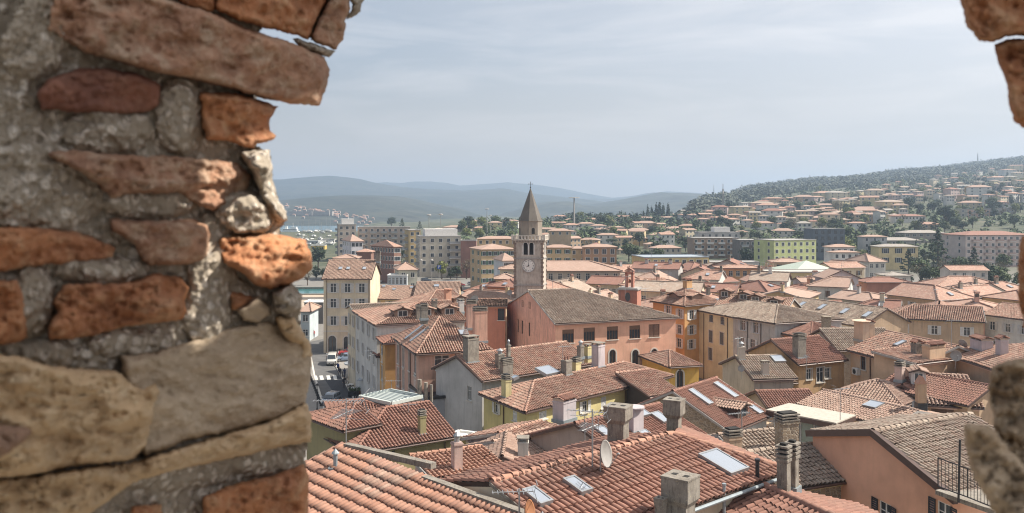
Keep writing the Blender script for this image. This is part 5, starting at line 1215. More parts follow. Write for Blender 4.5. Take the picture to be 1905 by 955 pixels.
mid = [
 ('long house with salmon roof and six tall windows right of the bell tower', 1016, 1154, 503, None, (.50,.43,.35), 'pale', dict(D=226, hip='1', pitch=15, nc=8, nr=1, ww=1.1, wh=1.9, shut='', depth=15, top=.8, lod=1)),
 ('cream wing with salmon roof between the bell tower and the long six-windowed house', 930, 1016, 500, None, CREAM, 'pale', dict(D=246, pitch=15, nc=4, nr=1, lod=1)),
 ('ochre block of flats with green shutters right behind the bell tower', 1013, 1064, 460, None, OCH, 'pale', dict(D=306, pitch=14, nc=3, nr=3, shut='o', shc='n', lod=0)),
 ('brown and ochre block of flats with white stair windows behind the dark cedars', 1086, 1147, 459, None, (.40,.24,.15), 'pale', dict(D=312, pitch=14, nc=4, nr=3, ww=1.5, wh=1.8)),
 ('salmon-roofed ochre house between the two ochre blocks of flats', 1060, 1092, 462, None, OCH, 'pale', dict(D=325, pitch=14, nc=2, nr=3)),
 ('ochre and grey block of flats with green shutters left of the bell tower', 872, 958, 463, None, OCH, 'pale', dict(D=290, pitch=12, rot=18, nc=6, nr=4, shut='o', shc='n', side=2, depth=14)),
 ('pale blue-white three-storey house left of the bell tower base', 917, 960, 484, None, (.58,.60,.62), 'pale', dict(D=255, rot=14, nc=4, nr=3, pitch=16, wh=1.6, depth=13)),
 ('small yellow house with dark shutters tucked against the bell tower', 922, 957, 518, None, PYEL, 'pale', dict(D=205, nc=2, nr=1, pitch=14, shut='o', shc='b', lod=1)),
 ('white house with salmon hipped roof left of the brick building', 622, 674, 448, None, (.62,.60,.62), 'pale', dict(D=332, rot=22, nc=3, nr=3, side=4, depth=18, pitch=14)),
 ('brick-red building with rows of white windows', 686, 742, 458, None, (.27,.15,.11), 'mix', dict(D=318, rot=42, nc=3, nr=3, side=8, depth=15, pitch=16, fr='w', ww=1, wh=1.5)),
 ('lower brick-red wing left of the brick building', 664, 690, 468, None, (.22,.12,.09), 'mix', dict(D=305, nc=0, pitch=15)),
 ('small hipped roof house in front of the brick wing', 622, 662, 480, None, CREAM, 'pale', dict(D=262, nc=3, nr=1, pitch=15, lod=1)),
 ('pale little house with red pyramid roof beside the bus kiosk', 726, 776, 501, None, (.50,.48,.40), 'pale', dict(D=238, rot=14, nc=2, nr=2, pitch=17, lod=1, depth=10)),
 ('dark red-brown windowless block left of the ochre flats', 857, 886, 448, None, (.28,.15,.12), 'red', dict(D=345, roof='flat', nc=0, flatc=FLATR)),
 ('low salmon-roofed building behind the ochre flats', 888, 962, 444, None, OCH, 'pale', dict(D=370, nc=6, nr=1, pitch=13)),
 ('salmon roofed terrace right of the spire base on the slope', 1022, 1062, 429, None, TAN, 'pale', dict(D=470, nc=3, nr=1)),
 ('orange flat-topped building with skylit terrace behind the dormer roofs', 1340, 1419, 498, None, (.56,.33,.18), 'mix', dict(D=232, nc=6, nr=1, pitch=8, lod=1)),
 ('pinkish house with wide brown balcony in front of the green block', 1441, 1497, 487, None, (.58,.48,.38), 'pale', dict(D=268, nc=3, nr=1, ww=1.8, wh=1.6, fr='b', pitch=14, lod=1)),
 ('yellow long low building under the pale green pyramid roof', 1430, 1569, 507, None, (.58,.48,.26), 'pale', dict(D=226, roof='flat', nc=9, nr=1, fr='w', flatc=plain('pale_flat_roof', (.44,.42,.38), .9), lod=1)),
 ('white four-window house with salmon hipped roof and lower terrace wing', 1544, 1590, 459, None, WHI, 'pale', dict(D=332, nc=4, nr=3, pitch=15)),
 ('salmon terrace wing in front of the white hipped house', 1551, 1599, 469, None, WHI, 'pale', dict(D=318, nc=4, nr=2, pitch=8)),
 ('yellow two-storey house with six dark shuttered windows', 1635, 1708, 458.5, None, (.62,.50,.28), 'grey', dict(D=385, nc=3, nr=2, shut='o', shc='k', pitch=12, ww=1.6, wh=2.2, fh_=4.2)),
 ('tall grey-white house behind the yellow two-storey house', 1605, 1650, 440, None, (.52,.51,.50), 'pale', dict(D=430, nc=3, nr=3, pitch=12)),
 ('long dark hipped roof behind the yellow two-storey house', 1632, 1714, 447, None, (.40,.37,.34), 'grey', dict(D=470, nc=4, nr=1, pitch=13)),
 ('broad dark-roofed pavilion with deep eaves on the slope', 1682, 1758, 433, None, (.30,.26,.23), 'grey', dict(D=500, nc=6, nr=1, pitch=13, ww=2)),
 ('white gabled house with chimneys right of the pale green roof', 1560, 1612, 494, None, (.60,.55,.48), 'mix', dict(D=262, roof='y', hip='', nc=2, nr=2, pitch=22, rot=18, lod=1, depth=12)),
 ('three-storey grey-white house with salmon pyramid roof by the cedars', 1601, 1649, 486, None, (.52,.51,.47), 'pale', dict(D=285, nc=3, nr=3, rot=12, pitch=20, depth=12, lod=1)),
 ('low red garden house below the cedars', 1612, 1690, 524, None, (.42,.20,.14), 'red', dict(D=222, nc=0, pitch=15, lod=1)),
 ('white low shed with pale roof in front of the big cedar', 1648, 1694, 512, None, WHI, 'grey', dict(D=250, nc=2, nr=1, pitch=12, lod=1)),
 ('long salmon roof along the walled garden at the right edge', 1735, 1900, 541, None, TAN, 'mix', dict(D=212, nc=0, pitch=20, depth=16, lod=1)),
 ('house with two salmon gables below the pink apartment block', 1768, 1838, 502, None, (.52,.48,.44), 'mix', dict(D=268, roof='x', hip='', nc=4, nr=1, pitch=18, lod=1)),
 ('mauve windowed party-wall house with salmon roof on top', 1492, 1536, 524, None, (.50,.46,.48), 'pale', dict(D=206, nc=1, nr=1, fr='b', pitch=12, hip='', lod=1)),
 ('tall mauve gabled party wall with one dark window', 1536, 1597, 516, None, (.50,.46,.48), 'pale', dict(D=200, roof='y', hip='', nc=2, nr=1, fr='k', pitch=24, depth=7, lod=1)),
 ('grey rubble gable among the old roofs', 1392, 1426, 522, None, (.36,.34,.31), 'mix', dict(D=212, roof='y', hip='', nc=0, pitch=26, lod=1)),
 ('lilac-white ground floor block under the long yellow building', 1262, 1320, 497, None, (.52,.50,.54), 'grey', dict(D=281, roof='flat', nc=3, nr=1, flatc=FLATR)),
 ('low grey industrial building behind the lilac block', 1322, 1412, 488, None, (.45,.45,.43), 'grey', dict(D=320, roof='flat', nc=5, nr=1, flatc=FLATR)),
]
for lab, x0, x1, pe, pb, wc, rc, k in mid: fh(lab, x0, x1, pe, pb, wc, rc, **k)
# apartment blocks
def block(label, x0, x1, pe, D, wall, nc, nr, rot=0, depth=14, fhh=3.0, bal=(), side=0, pent=None, flatc=FLATR, ww=1.3, wh=1.5, rc=None, fr='w', balm=None, bw=3.2):
    h = fh(label, x0, x1, pe, None, wall, rc or 'pale', roof='flat' if not rc else 'x', pitch=10, rot=rot, depth=depth, D=D, nc=nc, nr=nr, ww=ww, wh=wh, side=side, name='apartment_block', cat='apartment block', flatc=flatc, fh_=fhh, fr=fr, top=.9)
    for (c, u0, u1, face) in bal: balconies(h, c, nr, bw, 0.4, fhh, face, balm, u0, u1)
    if pent:
        b = MB(); a_, b_, r_, c_ = h.foot; q = [lerp(lerp(a_, b_, pent[0]), lerp(c_, r_, pent[0]), .25), lerp(lerp(a_, b_, pent[1]), lerp(c_, r_, pent[1]), .25), lerp(lerp(a_, b_, pent[1]), lerp(c_, r_, pent[1]), .85), lerp(lerp(a_, b_, pent[0]), lerp(c_, r_, pent[0]), .85)]
        b.slab([h.T(v+Vector((0, 0, 2.9))) for v in q], 2.9); b.build('penthouse', [WHITE], h.root)
    return h
block('grey-cream apartment block with stacked balconies and rooftop penthouse', 767, 857, 440, 352, (.50,.46,.38), 5, 5, rot=12, bal=((1, .72, 1, 'F'), (1, .0, 1.0, 'L')), side=3, pent=(.15, .95), depth=16, bw=5)
block('ochre tower block with brown balconies behind the grey-cream block', 745, 782, 428.5, 385, (.55,.40,.20), 2, 6, rot=15, bal=((1, 0, 1, 'L'),), depth=16, bw=6)
block('long dull pinkish apartment block by the marina', 660, 762, 423, 455, (.44,.36,.31), 9, 4, rot=8, bal=((5, 0, 1, 'F'),), depth=13)
block('taller end block of the marina apartments with side balconies', 618, 662, 418, 440, (.48,.40,.34), 3, 5, rot=14, bal=((1, 0, 1, 'L'),), pent=(.2, .9), depth=14, bw=5)
block('lime green apartment block with grey stair strip', 1414, 1524, 447, 368, (.52,.56,.26), 7, 4, rot=20, depth=14, side=2, balm=ALU)
block('long yellow two-storey building with white terrace', 1186, 1321, 479, 296, (.60,.46,.22), 9, 1, rot=8, depth=16, flatc=plain('blue_grey_roof', (.30,.34,.38), .8), wh=1.9)
block('brown flats with white balconies on the slope', 1289, 1374, 443, 440, (.34,.24,.17), 7, 3, bal=((4, 0, 1, 'F'),), balm=WHITE)
block('white flats stepped above the brown flats', 1302, 1376, 433, 470, (.50,.48,.46), 6, 2, pent=(.4, .8))
block('dark flats half hidden by trees left of the green block', 1376, 1416, 447, 420, (.20,.17,.15), 4, 4, bal=((2, 0, 1, 'F'),))
block('dark blue-grey modern block behind the green block', 1513, 1572, 426, 425, (.13,.15,.18), 5, 4, fr='k')
h = block('large pale pink apartment block with red hipped roof and many balconies', 1785, 1925, 437, 395, (.60,.50,.46), 11, 5, rot=6, depth=18, rc='red', bal=((5, .05, .95, 'F'),), side=2, balm=plain('pink_balcony', (.42,.30,.26), .8))
block('grey and pink flats on the hillside', 1766, 1800, 389, 660, (.40,.37,.33), 2, 4, rot=0, depth=16)
block('salmon-fronted flats beside the grey hillside flats', 1800, 1842, 390, 662, (.52,.34,.26), 5, 4, depth=14, bal=((2, 0, 1, 'F'),))
block('grey concrete tower flats at the far right of the slope', 1868, 1912, 381, 720, (.46,.44,.42), 5, 6, depth=16)
block('lower ribbed grey flats left of the concrete tower flats', 1842, 1888, 388, 680, (.36,.33,.30), 5, 4, depth=14, bal=((3, 0, 1, 'F'),))
fh('white building with long red roof and arcaded ground floor on the slope', 1665, 1722, 402, None, WHI, 'red', D=640, nc=9, nr=1, pitch=14)
# pale green pyramid roof
h = fh('broad pale green pyramid roof over the yellow building', 1478, 1568, 507, None, (.55,.45,.25), 'grey', D=236, nc=0, pitch=15, depth=20, lod=0); h.roof.data.materials[0] = plain('pale_green_sheet', (.44,.50,.42), .6)
# hand placed villas on the left and middle slope: x0,x1,eave,base,wall,roof,label
vil = [
 (908,934,414,429,(.60,.50,.26),'pale','yellow villa on the rise left of the spire'), (856,893,412,422,(.40,.36,.30),'pale','brown-walled villa with long eaves on the left rise'),
 (934,966,411,426,WHI,'pale','white villa right of the yellow villa on the rise'), (822,880,423,432,(.40,.33,.27),'pale','long low row house left of the yellow villa'), (806,824,426,436,TAN,'pale','small tan villa beside the tall lamp posts'),
 (1115,1157,412,422,(.48,.36,.27),'pale','long villa below the light green trees'), (1131,1163,423,436,(.50,.44,.36),'pale','stepped villa with terrace below the long villa'), (1183,1224,415,428,TAN,'pale','twin-roofed tan villa below the cypress grove'),
 (1168,1211,428,440,(.48,.42,.34),'pale','gabled villa below the twin-roofed villa'), (1172,1206,443,458,(.60,.42,.20),'pale','ochre cube house with salmon roof in mid slope'), (1235,1275,433,447,(.58,.34,.24),'pale','orange villa with wide eaves'),
 (1237,1276,425,434,CREAM,'pale','cream villa just above the orange villa'), (1238,1263,399,409,(.50,.46,.42),'pale','villa standing right below the cypresses'), (1212,1268,461,479,(.58,.54,.48),'pale','white terraced houses with roof balconies'),
 (1148,1186,464,474,CREAM,'pale','low cream house with awning left of the ochre cube'), (1078,1118,446,458,OCH,'pale','ochre-roofed villa behind the dark pines'), (1200,1222,454,464,TAN,'pale','little tan house behind the white terraces'),
 (1372,1394,431,442,CREAM,'pale','cream house right above the brown flats'), (1382,1404,410,424,WHI,'pale','white cube villa above the brown flats'), (1400,1442,415,430,WHI,'mix','white row villa with three gables'), (1452,1495,416,429,WHI,'mix','white villa with six dark windows'),
 (1438,1482,429,441,(.55,.50,.44),'pale','wide low house in front of the six-window villa'), (1580,1616,415,433,(.64,.64,.64),'mix','white villa with bright blue shutters'), (1710,1751,417,428,(.44,.34,.24),'mix','brown-walled house with ochre hipped roof'),
 (1580,1664,392,403,(.52,.46,.40),'pale','long many-balconied house on the slope'), (1510,1552,405,418,(.46,.42,.36),'pale','house behind the umbrella pine'), (1492,1524,395,404,TAN,'mix','tan villa left above the umbrella pine'), (1610,1642,378,386,(.58,.46,.20),'pale','yellow villa in the middle of the hill village'),
 (1520,1556,381,391,(.50,.44,.38),'pale','broad villa at the left end of the hill village'), (1845,1876,330,340,WHI,'mix','white villas high on the right slope'), (1788,1830,377,388,(.50,.40,.26),'pale','yellowish flats below the autumn tree'), (1840,1878,376,388,(.42,.30,.26),'mix','brown flats right of the yellowish flats'),
 (1098,1122,455,466,CREAM,'red','cream cottage among the dark trees'), (880,905,424,432,TAN,'mix','tan cottage below the brown-walled villa')]
for x0, x1, pe, pb, wc, rc, lab in vil:
    hh = fh(lab, x0, x1, pe, pb, wc, rc, nc=max(2, int((x1-x0)/10)), nr=2 if pb-pe > 9 else 1, pitch=R.choice((14, 18, 20)), rot=R.choice((-16, -8, 0, 8)), name='villa', cat='villa')
# houses filling the old town between the hand-placed ones
cols_ = [(CREAM, 'cream'), (TAN, 'tan'), (PINK, 'pink'), ((.55,.43,.24), 'ochre'), (GREY, 'grey'), (WHI, 'white'), (PORA, 'salmon')]
def free(c, r, margin=1.0):
    for h in HOUSES:
        if (h.cen.xy-c.xy).length < (h.rad+r)*margin: return False
    return True
cand = []; rr = random.Random(11)
for iy in range(16):
    for ix in range(60):
        D = 138+iy*8.5+rr.uniform(-3, 3); x = -34+ix*9.5+rr.uniform(-3, 3); px = CX+F*x/D
        if not (880 < px < 1980): continue
        if D > 215 and px < 1160: continue
        if px > 1600 and D > 205 or 1600 < px < 1780 and D > 190: continue
        if 1225 < px < 1310 and D < 165 or 880 < px < 1165 and D < 158: continue
        cand.append((D, x, px))
rr.shuffle(cand); fl = []
for D, x, px in cand:
    wv, dv = rr.uniform(8, 14), rr.uniform(7, 10)
    if not free(Vector((x, D, 0)), max(wv, dv)/2, .82): continue
    rot = rad(rr.choice((-28, -22, 18, 24, -65, 62))+rr.uniform(-4, 4)); X = Vector((math.cos(rot), math.sin(rot), 0)); z = rr.uniform(7.6, 10.6); (wc, wn_) = rr.choice(cols_); rc = rr.choice(('mix', 'red', 'mix', 'pale', 'old')); ty = rr.choice(('x', 'x', 'y', 'x')); hip = rr.choice(('', '', '01', '0', '1'))
    m_ = Vector((x, D, z)); h = house('x', m_-X*wv/2, m_+X*wv/2, z, depth=dv, roof=ty, pitch=rr.uniform(15, 24), wall=wc, rc=rc, hip=hip, wins=[('grid', 'F', 3, 2, .95, 1.4, dict(shut=rr.choice(('o', 'o', 'c', '')), shc=rr.choice('gwb')))], lod=1 if D > 150 else 2, wear=.8, group='closely packed old town roofs behind the red-orange house')
    h.desc = (wn_, dict(mix='mottled', red='dark red', pale='salmon', old='grey-brown')[rc], 'hipped' if hip == '01' else 'half-hipped' if hip else 'gabled'); h.px = CX+F*h.cen.x/h.cen.y; fl.append(h)
    if rr.random() < .75 and h.slopes:
        for _ in range(rr.choice((1, 1, 2))):
            c0 = h.ridge[0].lerp(h.ridge[1], rr.uniform(.15, .85)); pxx, pyy = proj(c0-Vector((0, .8, .25))); chimney(h, pxx, pyy, rr.uniform(.6, .9), .55, rr.uniform(.9, 1.5), rr.choice(('stack', 'slab', 'tiled', 'tiled', 'pots')))
    if rr.random() < .4:
        f_ = min(h.slopes, key=lambda s: (sum(s[0], Vector())/len(s[0])).y); cc = sum(f_[0], Vector())/len(f_[0]); pxx, pyy = proj(cc); skylight(h, pxx, pyy, .7, 1.1)
fl.sort(key=lambda h: h.cen.y); nrow = max(1, len(fl)//7)
rows_ = [fl[i:i+nrow] for i in range(0, len(fl), nrow)]
for ri, rw in enumerate(rows_):
    rw.sort(key=lambda h: h.px)
    for i, h in enumerate(rw): h.root['label'] = f'{h.desc[0]} house, {h.desc[1]} {h.desc[2]} roof, {ordw(i+1)} from left in {ordw(ri+1)} old town row'
# hillside village
vh = []; rr = random.Random(5); tries = 0; pts_ = [((v[0]+v[1])/2, v[3]) for v in vil]
while len(vh) < 170 and tries < 6000:
    tries += 1; px = rr.uniform(1270, 1925); up = np.interp(px, [1270, 1400, 1500, 1600, 1700, 1800, 1905], [402, 388, 377, 360, 344, 326, 314]); lo = np.interp(px, [1270, 1400, 1500, 1600, 1700, 1800, 1905], [420, 425, 432, 424, 412, 400, 378]); py = up+(lo-up)*rr.random()**.8
    if 1690 < px < 1850 and py > 384: continue
    if any(abs(px-a)/15 < 1 and abs(py-b)/5.5 < 1 for a, b in pts_): continue
    q = ground(px, py)
    if q is None or q.y < 420: continue
    D = q.y; big_ = rr.random() < .14; wm = (rr.uniform(17, 26) if big_ else rr.uniform(7.5, 15))*(1+max(0, D-900)/3500); wp = wm/D*F; hp = (rr.uniform(10, 13) if big_ else rr.uniform(5.5, 9.5))/D*F; wc, wn_ = rr.choice([(WHI, 'white'), (WHI, 'white'), (CREAM, 'cream'), (TAN, 'tan'), ((.60, .50, .30), 'yellow'), ((.55, .42, .38), 'pink')])
    rc = rr.choice(('pale', 'mix', 'mix', 'red', 'old', 'grey', 'old')); hh = fh('x', px-wp/2, px+wp/2, py-hp, py, wc, rc, nc=3 if D < 1100 else 2, nr=3 if big_ else 2 if D < 1000 else 1, pitch=rr.uniform(10, 22), hip=rr.choice(('01', '', '01')), rot=rr.choice((-20, -10, 0, 12, 30)), name='hillside_house', cat='house', group='houses scattered over the right hillside', ww=1.5, wh=1.5, D=D)
    hh.px = px; hh.desc = (wn_, dict(pale='salmon', mix='mottled', red='dark red', old='brownish', grey='grey')[rc]); hh.py = py-np.interp(px, [1270, 1905], [0, -70])*1.0; pts_.append((px, py)); vh.append(hh)
vh.sort(key=lambda h: h.D); nrow = 24
for ri, k in enumerate(range(0, len(vh), nrow)):
    rw = sorted(vh[k:k+nrow], key=lambda h: h.px)
    for i, h in enumerate(rw): h.root['label'] = f'{h.desc[0]} hillside house, {h.desc[1]} roof, {ordw(i+1)} from left in {ordw(ri+1)} row uphill'
vm = []; tries = 0
while len(vm) < 26 and tries < 900:
    tries += 1; px = rr.uniform(1012, 1285); py = rr.uniform(414, 462)
    if any(abs(px-a)/19 < 1 and abs(py-b)/8 < 1 for a, b in pts_): continue
    q = ground(px, py)
    if q is None or q.y < 420: continue
    D = q.y; wp = rr.uniform(9, 15)/D*F; hp = rr.uniform(5.5, 7.5)/D*F; wc, wn_ = rr.choice([(WHI, 'white'), (CREAM, 'cream'), (TAN, 'tan'), ((.58, .46, .28), 'ochre')])
    hh = fh('x', px-wp/2, px+wp/2, py-hp, py, wc, rr.choice(('pale', 'mix')), nc=3, nr=2, pitch=rr.uniform(12, 20), hip=rr.choice(('01', '')), rot=rr.choice((-20, 0, 15, 30)), name='hillside_house', cat='house', group='houses on the middle slope', D=D); hh.px = px; hh.desc = wn_; pts_.append((px, py)); vm.append(hh)
for i, h in enumerate(sorted(vm, key=lambda h: h.px)): h.root['label'] = f'{h.desc} house among the gardens of the middle slope, {ordw(i+1)} from left'
# thin aerials on the packed roofs
ra = random.Random(4); fa = sorted(ra.sample(fl, 16), key=lambda h: h.px)
for i, h in enumerate(fa): p_ = h.ridge[0].lerp(h.ridge[1], ra.uniform(.2, .8)); antenna(p_, ra.uniform(1.8, 3.2), f'thin TV aerial on the packed old town roofs, {ordw(i+1)} from left', ra.choice((1, 2)), ra.uniform(0, 180), n=6)
# far village across the bay (a mass of specks)
b = MB(); rr = random.Random(9)
from mathutils.bvhtree import BVHTree
_hm = bpy.data.objects['hills'].data; hbvh = BVHTree.FromPolygons([v.co for v in _hm.vertices], [tuple(p.vertices) for p in _hm.polygons])
for _ in range(85):
    px = rr.uniform(515, 700)**1.0; py = np.interp(px, [515, 700], [383, 412])+rr.uniform(-8, 16)*rr.random(); q = hbvh.ray_cast(Vector((0, 0, H)), Vector(((px-CX)/F, 1, -(py-HY)/F)))[0]
    if q is None: continue
    w_ = rr.uniform(4, 7.5); b.box((q.x, q.y, q.z+1.6), (w_, 7, 4), 0); b.box((q.x, q.y, q.z+4.3), (w_+.6, 7.6, 1.4), 1, top=.3)
for px, w_ in ((556, 60), (575, 90), (600, 45)): q = hbvh.ray_cast(Vector((0, 0, H)), Vector(((px-CX)/F, 1, -(401-HY)/F)))[0] or PD(px, 399, 2100); b.box(q+Vector((0, 0, 4)), (w_, 20, 9), 0)
b.build('far_village', [plaster((.36, .33, .30)), TF['mix']], label='specks of a white and red village across the bay', kind='stuff')

# ================================================================== vegetation
def leafmat(name, c1, c2, c3):
    m = NT(name); g = m.n('ShaderNodeNewGeometry'); oi = m.n('ShaderNodeObjectInfo')
    f = m.n('ShaderNodeTexWhiteNoise', {'Vector': m.n('ShaderNodeCombineXYZ', {0: g.outputs['Random Per Island'], 1: oi.outputs['Random']}).outputs[0]}).outputs['Value']
    big = m.ramp(m.noise(g.outputs['Position'], .25, 3), .35, .65)
    c = m.mix(f, c1, c2); c = m.mix(m.math('MULTIPLY', big, .5), c, c3); m.col(m.mix(oi.outputs['Random'], c, dim(c2, .75))); m.rough(.8); m.b.inputs['Subsurface Weight'].default_value = 0
    return m.mat
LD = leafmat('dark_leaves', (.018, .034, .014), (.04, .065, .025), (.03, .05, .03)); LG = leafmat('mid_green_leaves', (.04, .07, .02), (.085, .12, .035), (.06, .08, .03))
LS = leafmat('spring_leaves', (.12, .16, .035), (.20, .22, .06), (.15, .15, .05)); LY = leafmat('autumn_leaves', (.34, .20, .04), (.45, .28, .07), (.3, .2, .06)); LO = leafmat('olive_brown_twigs', (.09, .08, .045), (.15, .13, .075), (.12, .11, .06))
BARK = plain('bark', (.09, .065, .045), .95)
def leaves(blobs, n, size, seed, up=.3, shell=.55):
    rs = np.random.RandomState(seed); w_ = np.array([b[3]**2 for b in blobs]); w_ = w_/w_.sum(); idx = rs.choice(len(blobs), n, p=w_)
    B = np.array([(b[0], b[1], b[2], b[3], b[4] if len(b) > 4 else b[3]) for b in blobs])[idx]
    d = rs.normal(size=(n, 3)); d /= np.linalg.norm(d, axis=1)[:, None]; r = (shell+(1-shell)*rs.rand(n))*(1+.12*rs.randn(n)); c = B[:, :3]+d*np.stack([B[:, 3], B[:, 3], B[:, 4]], 1)*r[:, None]
    nn = d+rs.normal(0, .6, (n, 3))+np.array([0, 0, up]); nn /= np.linalg.norm(nn, axis=1)[:, None]
    t = np.cross(nn, rs.normal(size=(n, 3))); t /= np.linalg.norm(t, axis=1)[:, None]; s = np.cross(nn, t); L = size*(.6+.8*rs.rand(n))[:, None]
    V = np.stack([c-t*L, c+s*L*.7, c+t*L, c-s*L*.7], 1).reshape(-1, 3); Fq = np.arange(n*4).reshape(-1, 4); return V, Fq
def tree_proto(kind, seed):
    rr = random.Random(seed); bl = []; b = MB(); h = 1.0   # unit: metres, nominal height given per kind
    def limb(a, c, r1, r2): b.tube(a, c, r1, r2, n=5, cap=False)
    if kind in ('broad', 'spring', 'autumn', 'bush', 'bare'):
        Ht = 8.0; R0 = 3.0; th = 2.2 if kind != 'bush' else .5; limb((0, 0, -.5), (0, 0, th+1.5), .28, .16)
        for k in range(11):
            a = k*2.4+rr.uniform(-.4, .4); ro = R0*rr.uniform(.25, .75); z = th+rr.uniform(1.2, Ht-th-1.4); ro *= 1-.45*abs((z-th-2.2)/(Ht-th)); bl.append((ro*math.cos(a), ro*math.sin(a), z, rr.uniform(1.0, 1.7), rr.uniform(.8, 1.25))); limb((0, 0, th*rr.uniform(.7, 1.2)), (ro*.8*math.cos(a), ro*.8*math.sin(a), z), .1, .03)
        bl.append((0, 0, Ht-1.5, 1.5, 1.3)); n = {'bare': 420, 'bush': 900}.get(kind, 1000); sz = .16 if kind == 'bare' else .3
        if kind == 'bare':
            for k in range(60):
                q = bl[rr.randrange(len(bl))]; e = Vector(q[:3])+Vector((rr.gauss(0, 1), rr.gauss(0, 1), rr.gauss(.5, .8)))*q[3]*.7; limb(Vector(q[:3])*.85, e, .035, .01)
    elif kind == 'cypress':
        Ht = 9.0; limb((0, 0, -.5), (0, 0, 2), .2, .15); n = 800; sz = .26
        for k in range(9): t = k/8; bl.append((rr.uniform(-.1, .1), rr.uniform(-.1, .1), .9+t*7.2, .95*(1-t)**.6*(.6+.4*min(1, t*5))+.16, .8))
    elif kind == 'cedar':
        Ht = 12.0; limb((0, 0, -.5), (0, 0, 11), .35, .06); n = 1500; sz = .3
        for k in range(34):
            t = k/33; z = 2+t*9.6; a = k*2.4; ro = (1-t)**.8*4.2*rr.uniform(.35, 1); bl.append((ro*math.cos(a), ro*math.sin(a), z-.12*ro, 1.25*(1-t*.6), .32)); limb((0, 0, z), (ro*math.cos(a), ro*math.sin(a), z-.12*ro), .06, .02)
    elif kind == 'umbrella':
        Ht = 9.0; limb((0, 0, -.5), (.2, 0, 5), .3, .2); n = 1300; sz = .28
        for k in range(16): a = k*2.4; ro = 3.6*math.sqrt(k/16); bl.append((ro*math.cos(a), ro*math.sin(a), 7.2-.07*ro*ro, 1.3, .8)); limb((.2, 0, 5), (ro*math.cos(a)*.8, ro*math.sin(a)*.8, 6.6), .09, .04)
    V, Fq = leaves(bl, n, sz, seed); mat = dict(broad=LG, spring=LS, autumn=LY, bush=LD, bare=LO, cypress=LD, cedar=LD, umbrella=LD)[kind]
    return fromnp('crown', V, Fq, [mat]), b.mesh('trunk', [BARK]), Ht
PR = {}
for k in ('broad', 'spring', 'autumn', 'bush', 'bare', 'cypress', 'cedar', 'umbrella'): PR[k] = [tree_proto(k, s) for s in range(3 if k in ('broad', 'bush', 'bare', 'cedar', 'cypress') else 2)]
DARKB = [(fromnp('crown', *leaves([(0, 0, 5, 3.2, 3)], 10, .3, 1), [LD]),)]
PRD = {}
for i, (c, t, h_) in enumerate(PR['broad']): c2 = c.copy(); c2.materials[0] = LD; PRD[i] = (c2, t, h_)
NM = dict(broad='leafy_tree', dark='leafy_tree', spring='leafy_tree', autumn='autumn_tree', bush='dark_bush', bare='bare_tree', cypress='cypress', cedar='cedar', umbrella='umbrella_pine')
CT = dict(broad='tree', dark='tree', spring='tree', autumn='tree', bush='bush', bare='tree', cypress='cypress', cedar='cedar', umbrella='pine')
rt = random.Random(21)
def tree(kind, px, pyb, hp, label, group=None, D=None, wide=1.0):
    if D is None:
        q = ground(px, pyb)
        if q is None: return
    else: q = Vector(((px-CX)/F*D, D, ter((px-CX)/F*D, D)))
    D = q.y; H_m = hp*D/F*(1.2 if label != 'x' and kind != 'cypress' else 1); c, t, h0 = rt.choice(PR[kind]) if kind != 'dark' else PRD[rt.randrange(3)]; s = H_m/h0
    o = empty(NM[kind], q, rt.uniform(0, 6.28), label=label, cat=CT[kind], group=group); o.scale = (s*wide, s*wide, s); link('trunk', t, o); link('crown', c, o); return o
